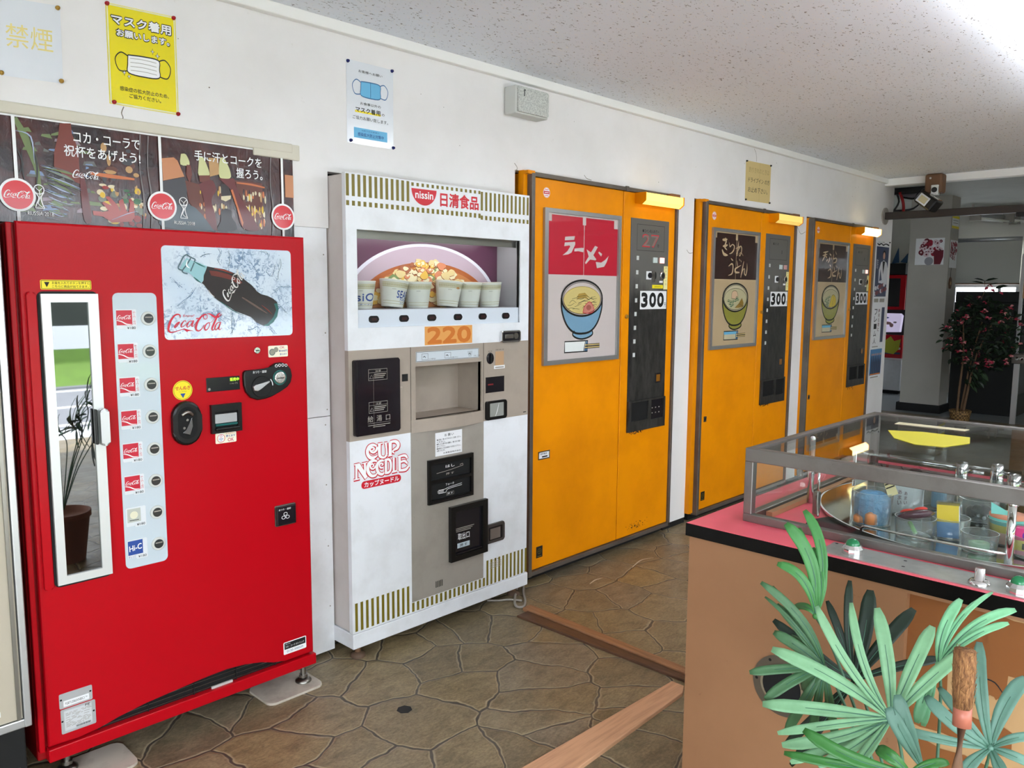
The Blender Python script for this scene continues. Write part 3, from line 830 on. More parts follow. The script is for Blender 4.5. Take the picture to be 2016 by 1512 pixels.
# advert panel: bottle in splashing water
def splash_material():
    mm = mat('splash_print', (214, 226, 238), 0.10, coat=0.6)
    nt, N, L, B = nodes(mm)
    v = texco(nt, (1, 1, 1))
    a = ramp(nt, noise(nt, v, 7, 3, 0.5, 0.5), [(0.44, (0, 0, 0)), (0.58, (1, 1, 1))])
    b = ramp(nt, noise(nt, v, 64, 5, 0.66, 1.1), [(0.50, (0, 0, 0)), (0.58, (1, 1, 1))])
    f = mix(nt, 1.0, a, b, 'MULTIPLY')
    f = mix(nt, 1.0, f, (0.75, 0.75, 0.75, 1), 'MULTIPLY')
    base = ramp(nt, noise(nt, v, 5, 2), [(0.3, S(226, 234, 242)), (0.7, S(200, 216, 232))])
    c = mix(nt, f, base, S(86, 118, 160))
    L.new(c, B.inputs['Base Color'])
    return mm
M_SPL = splash_material()
G = {
'cola':[(1190,1528),(1182,1511),(1180,1493),(1174,1486),(1181,1481),(1199,1456),(1216,1438),(1243,1421),(1268,1406),(1286,1394),(1314,1384),(1341,1374),(1359,1356),(1386,1343),(1405,1343),(1425,1357),(1439,1377),(1444,1402),(1439,1423),(1425,1435),(1403,1445),(1381,1450),(1365,1460),(1347,1480),(1329,1493),(1306,1511),(1278,1522),(1252,1531),(1212,1536),(1194,1539)],
'neck':[(1114,1547),(1106,1531),(1116,1522),(1136,1516),(1148,1506),(1172,1486),(1179,1493),(1182,1511),(1190,1528),(1194,1539),(1169,1549),(1147,1555),(1128,1564)],
'rim':[(1434,1397),(1423,1372),(1400,1350),(1383,1344),(1402,1342),(1422,1354),(1438,1374),(1444,1400),(1438,1420),(1427,1418)],
'brown':[(1206,1510),(1239,1505),(1277,1496),(1302,1482),(1313,1489),(1298,1501),(1265,1515),(1227,1524),(1200,1526)],
'lip':[[(1129,1574),(1119,1568),(1107,1547),(1100,1533),(1104,1527),(1113,1525)],[(1129,1574),(1141,1566),(1155,1560),(1152,1553)],[(1141,1563),(1128,1543),(1113,1524),(1117,1517),(1129,1514)],[(1152,1550),(1139,1522)]],
'splash':[[(1237,1598),(1239,1581),(1233,1562),(1238,1546)],[(1270,1592),(1274,1573),(1269,1554),(1263,1534)],[(1324,1589),(1316,1570),(1312,1553),(1298,1526)],[(1383,1592),(1399,1590),(1413,1580)],[(1452,1574),(1454,1549),(1450,1524),(1444,1498)],[(1492,1476),(1466,1478),(1448,1471),(1434,1458)],[(1424,1420),(1441,1412),(1458,1400),(1474,1387)],[(1174,1570),(1189,1576),(1209,1579)],[(1082,1498),(1097,1485),(1106,1471)],[(1149,1467),(1136,1448),(1114,1427),(1092,1411)],[(1361,1346),(1348,1336),(1331,1329)],[(1367,1343),(1369,1326),(1364,1311)],[(1405,1342),(1419,1327),(1427,1316)],[(1223,1419),(1225,1395),(1241,1376)],[(1172,1387),(1202,1391),(1226,1378),(1246,1363)],[(1406,1528),(1419,1513),(1434,1549)],[(1337,1565),(1357,1537),(1370,1522)],[(1273,1392),(1277,1353),(1270,1319)]],
'bottlelogo':[(1250,1421),(1316,1497),(1274,1412)],
'biglogo':[(1059,1329),(1240,1322),(1062,1386)],
'enjoy':[(1110,1378),(1145,1378),(1110,1386)],
'ra':[[(3099,1717),(3173,1723),(3178,1742),(3102,1735)],[(3095,1688),(3136,1694),(3142,1689),(3121,1665),(3083,1643),(3127,1649),(3153,1659),(3181,1700),(3180,1714),(3100,1707)],[(3174,1665),(3206,1668),(3247,1664),(3249,1685),(3233,1686),(3176,1680)],[(3310,1666),(3274,1679),(3280,1667),(3291,1644),(3262,1612),(3268,1604),(3303,1629),(3348,1626),(3356,1631),(3330,1652),(3366,1695),(3343,1701)],[(3370,1666),(3396,1647),(3404,1661),(3378,1672)],[(3361,1586),(3423,1595),(3443,1617),(3462,1654),(3431,1631),(3397,1616),(3351,1618)]],
'ki':[[(3069,1796,20),(3099,1796,34),(3129,1801,10)],[(3075,1754,14),(3105,1759,34),(3135,1765,12)],[(3105,1811,8),(3115,1788,26),(3103,1767,22),(3099,1750,24),(3128,1734,10)],[(3068,1734,16),(3087,1709,34),(3113,1702,34),(3142,1701,8)],[(3155,1782,6),(3166,1756,16),(3194,1771,12),(3221,1762,18),(3217,1738,22),(3191,1718,16),(3160,1710,5)],[(3278,1798,6),(3273,1771,20),(3267,1736,22),(3263,1700,18)],[(3241,1746,6),(3294,1761,18),(3281,1744,12),(3249,1708,5)],[(3274,1737,6),(3302,1764,14),(3320,1753,20),(3317,1724,16),(3297,1701,12),(3289,1713,8),(3315,1723,8),(3343,1703,6)]],
'udon':[[(3183,1683,6),(3198,1674,18),(3212,1669,6)],[(3157,1631,8),(3193,1647,20),(3213,1638,22),(3212,1603,26),(3198,1582,20),(3155,1572,4)],[(3262,1670,8),(3271,1646,16),(3276,1625,8)],[(3321,1642,6),(3279,1628,16),(3243,1614,22),(3250,1595,28),(3301,1594,16)],[(3294,1682,6),(3302,1670,14)],[(3314,1674,6),(3322,1662,12)],[(3356,1668,8),(3341,1623,22),(3321,1561,16)],[(3324,1569,10),(3349,1612,14),(3369,1617,14),(3370,1589,20),(3389,1578,16),(3402,1614,22),(3400,1657,5)]],
'udon3':[[(3193,1684,4.32),(3210,1674,12.959999999999999),(3225,1670,4.32)],[(3167,1634,5.76),(3205,1649,14.49),(3227,1640,15.84),(3228,1607,18.72),(3213,1587,14.49),(3168,1577,2.88)],[(3278,1671,5.76),(3289,1648,11.52),(3296,1628,5.76)],[(3344,1644,4.32),(3299,1631,11.52),(3260,1618,15.84),(3269,1599,20.16),(3324,1598,11.52)],[(3313,1682,4.32),(3322,1671,10.08)],[(3334,1674,4.32),(3344,1664,8.64)],[(3380,1669,5.76),(3366,1626,15.84),(3346,1567,11.52)],[(3349,1574,7.199999999999999),(3375,1616,10.08),(3396,1620,10.08),(3398,1593,14.49),(3419,1583,11.52),(3431,1618,15.84),(3427,1658,3.5999999999999996)]],
'ten':[[(3067,1773,8),(3109,1777,14),(3156,1785,6)],[(3054,1748,6),(3096,1755,14),(3139,1762,6)],[(3111,1779,14),(3094,1747,18),(3055,1708,12)],[(3100,1750,10),(3136,1736,14)],[(3186,1767,10),(3215,1756,14)],[(3186,1744,8),(3185,1721,18),(3164,1699,12)],[(3227,1748,8),(3219,1724,12)],[(3132,1709,14),(3158,1725,8)],[(3294,1790,6),(3318,1766,14)],[(3266,1766,8),(3262,1731,14),(3304,1738,10),(3324,1726,18),(3308,1706,14),(3260,1698,5)]],
'cup':[[(18776,8543,70),(18599,8619,105),(18421,8569,140),(18331,8427,149),(18346,8264,140),(18467,8128,140),(18626,8104,122),(18806,8167,52)],[(18525,8400,35),(18631,8415,70),(18650,8471,70),(18562,8520,70),(18455,8469,79),(18506,8359,79),(18630,8311,88),(18756,8382,105),(18794,8511,105)],[(18912,8628,140),(18906,8212,140),(18985,8074,105),(19148,8042,88),(19259,8131,105)],[(19221,8602,105),(19254,8357,88),(19259,8131,105)],[(18831,8624,44),(19066,8623,44)],[(19139,8620,35),(19303,8621,35)],[(19441,8602,158),(19433,8046,158)],[(19441,8617,88),(19692,8614,122),(19840,8488,158),(19800,8342,140),(19631,8274,88),(19556,8209,70),(19648,8136,52)],[(19332,8058,44),(19539,8058,44)],[(17801,7935,105),(17790,7382,105)],[(17690,7952,44),(17939,7965,44)],[(17661,7359,52),(17945,7370,52)],[(17870,7939,192),(18259,7347,158)],[(18199,7932,105),(18208,7445,88)],[(18060,7946,44),(18323,7958,44)],[(18784,7932,70),(18624,7986,105),(18428,7927,140),(18337,7764,149),(18368,7551,140),(18507,7395,122),(18686,7381,105),(18777,7456,52)],[(18549,7745,44),(18621,7779,61),(18569,7861,61),(18461,7818,70),(18495,7694,79),(18619,7660,70),(18746,7789,70)],[(19110,7913,70),(18947,7923,105),(18800,7810,140),(18779,7620,140),(18867,7441,122),(19029,7370,105),(19121,7430,70)],[(18998,7735,44),(19071,7754,61),(19017,7822,61),(18908,7779,70),(18942,7654,70),(19069,7634,70)],[(19219,7897,122),(19212,7385,122)],[(19165,7935,70),(19367,7920,105),(19457,7770,105),(19444,7499,105),(19341,7395,105),(19157,7387,70)],[(19608,7960,105),(19600,7383,105)],[(19507,7375,70),(19769,7394,88)],[(19767,7936,60),(19770,7417,60)],[(19899,7947,140),(19901,7396,140)],[(19833,7957,70),(20174,7968,105),(20307,7826,70)],[(19905,7717,70),(20153,7741,105),(20305,7610,70)],[(19863,7387,88),(20206,7379,122),(20380,7506,88)]],
'ban':[('bn_lamp',[(1126,1885),(1168,1893),(1180,1884),(1201,1835),(1130,1815),(1129,1873)]),('bn_tan',[(1286,1906),(1321,1908),(1322,1855),(1289,1844)]),('bn_slate',[(1128,1813),(1201,1833),(1210,1809),(1203,1759),(1166,1737),(1123,1753)]),('bn_bar',[(1379,1841),(1482,1840),(1482,1679),(1456,1677),(1386,1810)]),('bn_bar',[(1203,1823),(1251,1815),(1265,1754),(1301,1742),(1309,1666),(1288,1665),(1213,1753)]),('bn_glassgreen',[(1192,1907),(1209,1907),(1220,1876),(1189,1873)]),('bn_cola',[(1210,1875),(1223,1874),(1227,1845),(1218,1815),(1206,1843)]),('bn_glassgreen',[(1254,1905),(1265,1906),(1275,1890),(1286,1861),(1284,1846),(1250,1844),(1250,1875)]),('bn_cola',[(1251,1844),(1288,1848),(1289,1824),(1252,1823)]),('bn_arm',[(1249,1815),(1278,1830),(1299,1830),(1309,1801),(1295,1779),(1291,1759),(1303,1717),(1304,1669),(1273,1690),(1265,1757),(1258,1789)]),('bn_glassgreen',[(1327,1910),(1340,1912),(1353,1891),(1362,1869),(1361,1846),(1324,1844),(1322,1883)]),('bn_cola2',[(1327,1825),(1353,1823),(1363,1788),(1360,1777),(1340,1766),(1325,1772)]),('bn_cream',[(1326,1782),(1362,1788),(1360,1776),(1342,1766),(1325,1771)]),('bn_arm',[(1319,1842),(1349,1843),(1376,1845),(1381,1825),(1402,1776),(1434,1731),(1462,1675),(1401,1680),(1381,1748),(1361,1806),(1342,1824)]),('bn_orange',[(1361,1806),(1369,1809),(1384,1761),(1405,1698),(1401,1685),(1381,1748)]),('bn_dark',[(1322,1728),(1339,1742),(1361,1736),(1363,1713),(1376,1696),(1376,1670),(1309,1666),(1321,1698)]),('bn_denim',[(1123,1704),(1174,1742),(1233,1737),(1293,1668),(1288,1663),(1121,1666)]),('bn_cola3',[(831,1951),(862,1955),(863,1926),(879,1882),(879,1820),(878,1780),(844,1792),(809,1824),(812,1866),(826,1918)]),('bn_arm2',[(879,1810),(889,1811),(900,1747),(906,1672),(885,1671),(879,1750)]),('bn_hand',[(949,1749),(961,1750),(985,1724),(992,1706),(988,1739),(1001,1746),(1010,1710),(1017,1705),(1023,1740),(1034,1741),(1035,1693),(1024,1677),(965,1671),(939,1687),(912,1690),(910,1703),(939,1702),(957,1706),(939,1728),(943,1733),(967,1722)])],
'streak':[[(778,1823),(836,1815),(877,1805)],[(782,1809),(840,1796),(867,1784)],[(785,1790),(834,1778),(880,1760)],[(789,1771),(833,1759),(860,1746)],[(783,1752),(823,1740),(855,1733)],[(786,1732),(827,1721),(859,1716)],[(785,1713),(817,1706),(839,1700)],[(789,1694),(816,1686),(838,1685)],[(783,1676),(815,1671)],[(716,1877),(720,1826),(713,1788)],[(730,1863),(733,1804),(726,1756)],[(745,1900),(757,1830),(755,1759),(751,1674)],[(968,1676),(1009,1702),(1048,1710)],[(790,1801),(799,1800)],[(714,1915),(745,1898),(761,1831)]],
'glint':[[(1195,1464),(1204,1450),(1215,1442)],[(1150,1554),(1169,1544),(1188,1536)],[(1148,1505),(1159,1495),(1172,1486)],[(1130,1557),(1127,1540),(1137,1532)],[(1217,1533),(1252,1527),(1280,1518)],[(1380,1413),(1401,1398),(1418,1382)],[(1221,1434),(1248,1417),(1276,1397),(1314,1379)]],
}
k = 0.001
def mm_(pts):
    return [(p[0] * k, p[1] * k) for p in pts]
M_COLA = mat('print_cola', (34, 14, 12), 0.15, coat=0.6)
M_COLAB = mat('print_cola_brown', (108, 34, 22), 0.15, coat=0.6)
M_TEAL = mat('print_teal', (150, 196, 204), 0.15, coat=0.6)
M_TEALD = mat('print_dark_teal', (34, 96, 92), 0.15, coat=0.6)
M_SPLD = mat('print_splash_line', (96, 122, 158), 0.2)
M_SLATE = mat('print_slate', (70, 96, 104), 0.2)
m = MB()
m.rrect(RF, 1.050, 1.497, 1.308, 1.600, 0.014, 0, 0.0015, M_SPL)
w = 0.0020
rng = random.Random(11)
for s in G['splash']:
    pts = mm_(s)
    for j in range(3):
        q = [(a + rng.uniform(-.006, .006), b + rng.uniform(-.004, .004), rng.uniform(0.0004, 0.0013)) for a, b in pts]
        m.ribbon(RF, q, w, M_SPLD if rng.random() < .65 else M_SLATE, 3)
    for a, b in smooth_pts(pts, 4):
        for j in range(2):
            m.disc(RF, a + rng.gauss(0, .008), b + rng.gauss(0, .006), rng.uniform(.0005, .0015), w, None, M_SPLD, 7)
w = 0.0026
m.flat(RF, mm_(G['cola']), w, M_COLA)
m.flat(RF, mm_(G['neck']), w + 0.0003, M_TEAL)
m.flat(RF, mm_(G['rim']), w + 0.0003, M_TEALD)
m.flat(RF, mm_(G['brown']), w + 0.0003, M_COLAB)
for s in G['lip']:
    m.ribbon(RF, [(a, b, .004) for a, b in mm_(s)], w + 0.0006, M_SLATE, 3)
for s in ([(1.31, 1.44, .004), (1.36, 1.41, .007), (1.40, 1.385, .002)],):
    m.ribbon(RF, s, w + 0.0006, mat('print_glint', (96, 74, 66), 0.2), 3)
(bx, by), (tx, ty), (ux, uy) = mm_(G['bottlelogo'])
for j, st in enumerate(G['glint']):
    p_ = mm_(st)
    q_ = [(a, b, (.0025 if j in (0, 6) else .0045) * (1 if 0 < i < len(p_) - 1 else .3)) for i, (a, b) in enumerate(p_)]
    m.ribbon(RF, q_, w + .0007, (mat('print_pale', (214, 212, 208), 0.3), M_TEALD, M_TEALD, M_PWHITE, mat('print_red_glow', (150, 50, 36), 0.15, coat=.6), M_COLAB, M_TEALD)[j], 4)
script_logo(m, RF, bx + 0.012, by + 0.004, 0.110, w + 0.0009, mat('print_pale', (214, 212, 208), 0.3), rad(54), 1.2)
(lx, lz), (rx, rz), (qx, qz) = mm_(G['biglogo'])
script_logo(m, RF, lx, lz + 0.001, rx - lx, w + 0.0005, mat('logo_script_red', (206, 20, 52), 0.2), 0.0, 1.0)
(ex, ez), (fx, fz), (gx, gz) = mm_(G['enjoy'])
m.text(RF, 'Enjoy!', ex, fx, ez - 0.001, gz, w + 0.0005, MATS['logo_script_red'], 0.01, 0.12)
m.build('advert_panel', red)

# lock, stickers, coin unit, display, opener, note slot, coin return
m = MB(); m.disc(RF, 1.359, 1.2605, 0.0115, 0, 0.006, M_CHROME, 20, bev=0.002); m.box(1.353, 1.366, RY - 0.0068, RY - 0.006, 1.259, 1.262, M_INK); m.build('lock', red)
M_GCOIN = mat('print_coin', (150, 150, 132), 0.4)
def d(q, w):
    q.disc(RF, 1.4165, 1.2515, 0.012, w, None, M_GCOIN, 18); q.disc(RF, 1.431, 1.2595, 0.009, w + .0003, None, M_GCOIN, 16)
    q.ring(RF, 1.4165, 1.2515, 0.009, 0.0105, w + .0003, M_SLATE, 18)
    q.text(RF, 'OK', 1.446, 1.464, 1.2625, 1.2705, w, mat('print_magenta', (196, 26, 90), 0.4), 0.02)
    q.text(RF, '新500円', 1.442, 1.474, 1.2505, 1.2585, w, M_NAVY, 0.02); q.text(RF, '使えます', 1.445, 1.472, 1.2395, 1.2465, w, M_NAVY, 0.02)
sticker(red, RF, 1.402, 1.477, 1.234, 1.2735, mat('sticker_cream', (246, 240, 216), 0.4), d)
blob = [(1.312, 1.1955), (1.36, 1.1965), (1.398, 1.197), (1.408, 1.206), (1.425, 1.214), (1.447, 1.215), (1.468, 1.207), (1.481, 1.190), (1.486, 1.166), (1.480, 1.143), (1.466, 1.127), (1.436, 1.113), (1.405, 1.099), (1.383, 1.0935), (1.353, 1.0915), (1.328, 1.101), (1.311, 1.121), (1.304, 1.145), (1.303, 1.178), (1.305, 1.19)]
m = MB(); m.prism(RF, blob[::-1][::-1] if False else blob[::-1], 0, 0.012, M_BLACK, 0.004)
m.text(RF, 'おつり・返却', 1.336, 1.386, 1.1835, 1.1925, 0.0128, M_PWHITE, 0.03)
for j in range(4):
    m.ring(RF, 1.424 + j * 0.0125, 1.2065 - abs(j - 1.5) * .0015, 0.0035, 0.0052, 0.0128, M_PWHITE, 12)
cu = m.build('coin_unit', red)
m = MB(); m.disc(RF, 1.367, 1.137, 0.037, 0.012, 0.017, M_MATTE, 28, bev=0.003)
m.prism(RF, [(1.330, 1.1395), (1.334, 1.127), (1.346, 1.124), (1.358, 1.131), (1.392, 1.152), (1.391, 1.156), (1.350, 1.146), (1.338, 1.146)], 0.017, 0.026, M_ALU, 0.002); m.build('return_lever', cu)
m = MB(); m.ring(RF, 1.436, 1.163, 0.021, 0.0265, 0.0128, M_TEALD, 28); m.disc(RF, 1.436, 1.163, 0.021, 0.012, 0.018, M_CHROME, 28, bev=0.003); m.box(1.424, 1.449, RY - 0.0188, RY - 0.018, 1.160, 1.163, M_INK)
m.ribbon(RF, [(1.400, 1.160, .003), (1.406, 1.15, .003), (1.408, 1.138, .003)], 0.0135, M_PWHITE); m.build('coin_slot', cu)
m = MB(); m.fbox(RF, 1.1775, 1.293, 1.133, 1.179, 0, 0.003, M_SMOKE, 0.001)
m.text(RF, '販売中', 1.258, 1.290, 1.163, 1.1745, 0.0034, mat('display_green', (150, 200, 40), 0.5, emit=(170, 230, 50), es=0.7), 0.03)
m.text(RF, '110 円', 1.258, 1.284, 1.1525, 1.158, 0.0034, M_GREY); m.disc(RF, 1.186, 1.142, 0.0045, 0.0034, None, M_GREY, 12); m.build('display', red)
m = MB(); m.disc(RF, 1.0995, 1.146, 0.0315, 0, 0.0008, M_YSTICK, 32); m.ring(RF, 1.0995, 1.146, 0.0283, 0.0293, 0.0012, M_INK, 32)
m.text(RF, 'せんぬき', 1.0755, 1.1235, 1.147, 1.160, 0.0012, M_LOGORED, 0.03); m.text(RF, 'ここですよ', 1.087, 1.111, 1.140, 1.1445, 0.0012, M_INK)
m.flat(RF, [(1.091, 1.136), (1.0995, 1.121), (1.108, 1.136)], 0.0012, M_NAVY); m.build('round_sticker', red)
def stadium(cx, cz, rx, hz, n=10):
    return [(cx + rx * cos(rad(180 + 180 * i / n)), cz - hz + rx + rx * sin(rad(180 + 180 * i / n))) for i in range(n + 1)] + \
           [(cx + rx * cos(rad(180 * i / n)), cz + hz - rx + rx * sin(rad(180 * i / n))) for i in range(n + 1)]
m = MB(); m.prism(RF, stadium(1.105, 1.04, 0.0475, 0.0715), 0, 0.016, M_BLACK, 0.008); m.prism(RF, stadium(1.105, 1.042, 0.031, 0.052), 0.016, 0.0164, M_DARKIN); op = m.build('bottle_opener', red)
m = MB(); m.tube([RF(1.086, 1.068, 0.017), RF(1.104, 1.078, 0.022), RF(1.122, 1.066, 0.017)], 0.006, M_STEEL, 8, 4)
m.prism(RF, [(1.086, 1.012), (1.11, 1.003), (1.12, 1.03), (1.118, 1.06), (1.108, 1.04), (1.098, 1.02)], 0.0165, 0.02, mat('worn_iron', (120, 122, 124), 0.25, metal=0.9), 0.001)
m.disc(RF, 1.103, 1.052, 0.004, 0.017, 0.02, M_STEEL, 12); m.disc(RF, 1.092, 1.027, 0.004, 0.017, 0.02, M_STEEL, 12); m.build('opener_hook', op)
m = MB(); m.plate(RF, 1.186, 1.291, 0.995, 1.090, [(1.196, 1.277, 1.008, 1.066)], 0, 0.014, M_BLACK); m.rect(RF, 1.196, 1.277, 1.008, 1.066, 0.002, M_DARKIN)
m.box(1.198, 1.275, RY - 0.012, RY - 0.004, 1.027, 1.058, mat('note_flap', (170, 172, 172), 0.3), 0.002); m.box(1.198, 1.275, RY - 0.014, RY - 0.004, 1.019, 1.026, M_TEALD); m.box(1.196, 1.28, RY - 0.024, RY - 0.012, 1.004, 1.014, M_BLACK, 0.004)
m.build('note_slot', red)
def d(q, w):
    q.rect(RF, 1.212, 1.230, 0.964, 0.990, w, M_PWHITE); q.ring(RF, 1.221, 0.975, 0.0125, 0.014, w + .0002, M_LOGORED, 20); q.ring(RF, 1.221, 0.982, 0.003, 0.0042, w + .0004, M_LOGORED, 14)
    q.text(RF, '1000', 1.214, 1.228, 0.9705, 0.9755, w + .0004, M_NAVY, .02); q.text(RF, '円', 1.218, 1.224, 0.964, 0.969, w + .0004, M_NAVY)
    q.text(RF, '使えます', 1.238, 1.271, 0.9765, 0.9845, w, M_NAVY, .03); q.text(RF, 'OK', 1.244, 1.266, 0.9615, 0.9735, w, MATS['print_magenta'], 0.03); q.text(RF, '新1000円札が', 1.238, 1.270, 0.987, 0.9905, w, M_LOGORED)
sticker(red, RF, 1.202, 1.275, 0.958, 0.993, MATS['sticker_cream'], d)
m = MB(); m.rrect(RF, 1.408, 1.491, 0.632, 0.708, 0.006, 0, 0.003, M_STEEL, 0.001); m.prism(RF, [(1.411, 0.636), (1.488, 0.635), (1.488, 0.705), (1.411, 0.705)], 0.003, 0.012, M_SMOKE, 0.004)
m.text(RF, 'おつり・返却', 1.418, 1.465, 0.690, 0.697, 0.0128, M_PWHITE, 0.02)
for a, b in ((1.436, 0.664), (1.452, 0.664), (1.444, 0.676)):
    m.ring(RF, a, b, 0.006, 0.0078, 0.0128, M_PWHITE, 16, 0.0048, 0.0064)
m.build('coin_return', red)
def d(q, w):
    q.rect(RF, 1.432, 1.518, 0.170, 0.194, w, M_INK); q.text(RF, 'お問い合せ先', 1.436, 1.456, 0.187, 0.191, w + .0003, M_PWHITE); q.text(RF, 'コカ・コーラ ボトリング ', 1.436, 1.512, 0.175, 0.183, w + .0003, M_PWHITE); q.text(RF, '0120-308509', 1.442, 1.508, 0.157, 0.1645, w, M_SPLD)
sticker(red, RF, 1.4285, 1.5215, 0.151, 0.197, M_PWHITE, d, 'contact_plate')
M_PLATE = mat('aluminium_plate', (196, 198, 200), 0.4, metal=0.5)
def d(q, w):
    q.rect(RF, 0.704, 0.775, 0.234, 0.252, w, M_PAPER); q.text(RF, 'FGBTU2860XNBSC1 **', 0.709, 0.770, 0.239, 0.247, w + .0003, M_INK)
    for a, b in ((0.698, 0.257), (0.779, 0.257)):
        q.disc(RF, a, b, 0.003, w, None, M_INK, 10)
sticker(red, RF, 0.693, 0.7845, 0.2295, 0.2755, M_PLATE, d, 'rating_plate')
def d(q, w):
    q.rect(RF, 0.704, 0.780, 0.158, 0.220, w, mat('plate_print', (206, 208, 210), 0.4)); rr = random.Random(3)
    q.text(RF, 'FE', 0.762, 0.775, 0.2155, 0.2225, w + .0003, M_INK, .03, .2)
    for i in range(13):
        z = 0.211 - i * 0.0035
        a = 0.708
        while a < 0.768:
            l = rr.uniform(.004, .016)
            if rr.random() < .75:
                q.rect(RF, a, a + l, z, z + .0014, w + .0003, M_GREY)
            a += l + .003
    a = 0.735
    while a < 0.775:
        l = rr.uniform(.0006, .002); q.rect(RF, a, a + l, 0.160, 0.166, w + .0003, M_INK); a += l + .001
    for a, b in ((0.6985, 0.190), (0.7855, 0.192)):
        q.disc(RF, a, b, 0.003, w, None, M_INK, 10)
sticker(red, RF, 0.695, 0.791, 0.1505, 0.2265, M_PLATE, d, 'rating_plate')

# cream cabinet at the picture edge
t = thing('refrigerator_cabinet', 'cream fronted cabinet with aluminium edging beside the red machine', 'cabinet', (0.2, 0.0, 0.0))
m = MB(); m.box(-0.35, 0.604, -0.18, 0.55, 0.232, 1.69, M_ALU, 0.004); m.box(-0.35, 0.598, -0.172, 0.5, 0.0, 0.232, M_MATTE, 0.004); m.build('cabinet', t)
m = MB(); m.box(-0.33, 0.588, -0.197, -0.18, 0.262, 1.67, mat('cream_laminate', (186, 176, 158), 0.35)); m.rect(WF(-0.1975), 0.515, 0.535, 0.285, 0.30, 0, M_PAPER); m.build('front_panel', t)
m = MB(); m.box(0.590, 0.609, -0.205, -0.178, 0.235, 1.69, M_ALU, 0.003); m.box(-0.35, 0.592, -0.203, -0.178, 0.235, 0.260, M_ALU, 0.003); m.box(0.574, 0.583, -0.203, -0.197, 0.26, 1.68, M_STEEL); m.build('edge_trim', t)
m = MB(); m.box(-0.35, 0.58, -0.176, -0.165, 0.10, 0.106, M_STEEL); m.build('plinth_strip', t)

# ------------------------------------------------------------------ papers on the wall
def wall_paper(name, label, cat, quad, draw, pins=None, body=M_PAPER, th=0.0006):
    """sheet with its own corners (a, b), drawn on, with pins as parts"""
    cx = sum(q[0] for q in quad) / 4; cz = sum(q[1] for q in quad) / 4
    q = MB()
    n = 8
    A, B, C_, D = quad
    vs_, fs = [], []
    for i in range(n + 1):
        for j in range(n + 1):
            u, v = i / n, j / n
            a = (A[0] * (1 - u) + B[0] * u) * (1 - v) + (D[0] * (1 - u) + C_[0] * u) * v
            b = (A[1] * (1 - u) + B[1] * u) * (1 - v) + (D[1] * (1 - u) + C_[1] * u) * v
            vs_.append(W0(a, b, 0.0012))
    for i in range(n):
        for j in range(n):
            p = i * (n + 1) + j
            fs.append([p, p + n + 1, p + n + 2, p + 1])
    q.add(vs_, fs, body)
    q.add([W0(a, b, 0.0002) for a, b in quad], [[3, 2, 1, 0]], body)
    def L(u, v):
        return (A[0] * (1 - u) + B[0] * u) * (1 - v) + (D[0] * (1 - u) + C_[0] * u) * v, (A[1] * (1 - u) + B[1] * u) * (1 - v) + (D[1] * (1 - u) + C_[1] * u) * v
    def SF(u, v, w):
        a, b = L(u, v)
        return W0(a, b, 0.0012 + w)
    draw(q, SF)
    o = q.build(name, loc=(cx, 0.0, cz))
    tag(o, label, cat)
    for (u, v, pm) in pins or []:
        a, b = L(u, v)
        p = MB(); p.lathe([(0.0065, 0.001), (0.0065, 0.004), (0.0045, 0.006), (0.005, 0.0095), (0.0001, 0.0105)], W0(a, b, 0), pm, 12, 'y'); p.build('push_pin', o)
    return o
M_LAM = mat('laminated_sheet', (226, 230, 236), 0.12, coat=0.8)
M_LAMY = mat('laminated_yellow', (240, 224, 20), 0.14, coat=0.8)
for mm in (M_LAM, M_LAMY):
    nt, N, L_, B = nodes(mm)
    L_.new(bump(nt, noise(nt, texco(nt), 22, 4, 0.6, 1.0), 0.25, 0.01), B.inputs['Coat Normal'])
M_REDPIN = mat('red_pin', (170, 14, 30), 0.2); M_BLUEPIN = mat('blue_pin', (24, 30, 96), 0.2)
M_FADEY = mat('faded_yellow_ink', (232, 216, 140), 0.5)
def d(q, F):
    q.text(F, '禁煙', 0.13, 0.86, 0.38, 0.68, 0.0004, M_FADEY, 0.0)
wall_paper('no_smoking_sign', 'faded laminated no-smoking sign with pale yellow characters', 'sign', [(0.683, 2.062), (0.849, 2.068), (0.852, 2.288), (0.686, 2.275)], d, [(0.96, 0.97, M_GOLD), (0.97, 0.03, M_GOLD), (0.04, 0.97, M_GOLD), (0.04, 0.03, M_GOLD)], M_LAM)
def outlined(q, F, s, a0, a1, b0, b1, w):
    q.text(F, s, a0 - .008, a1 + .008, b0 - .005, b1 + .005, w, M_INK, 0.20); q.text(F, s, a0 + .004, a1 - .004, b0 + .004, b1 - .004, w + .0006, M_PWHITE, 0.07)
def mask_art(q, F, x0, x1, z0, z1, fill, line, w, pleats):
    cx = (x0 + x1) / 2
    body = smooth_pts([(x0, z1 - .01), (cx, z1), (x1, z1 - .01), (x1 + .01, (z0 + z1) / 2), (x1, z0 + .012), (cx, z0 - .004), (x0, z0 + .012), (x0 - .008, (z0 + z1) / 2), (x0, z1 - .01)], 4)
    h = z1 - z0
    for s, x in ((-1, x0), (1, x1)):
        q.ribbon(F, [(x, z1 - .02, .012), (x + s * .10, z1 + .005, .012), (x + s * .18, z1 - h * .35, .012), (x + s * .13, z0 + h * .12, .012), (x, z0 + .03, .012)], w, line, 5)
    q.flat(F, body[::-1][:-1], w + .0004, fill)
    q.ribbon(F, [(a, b, .012) for a, b in body], w + .0007, line, 1)
    for i in range(pleats):
        z = z0 + h * (i + 1) / (pleats + 1)
        q.ribbon(F, [(x0 + .03, z, .005), (cx, z + .008, .005), (x1 - .03, z, .005)], w + .0007, M_GREY, 3)
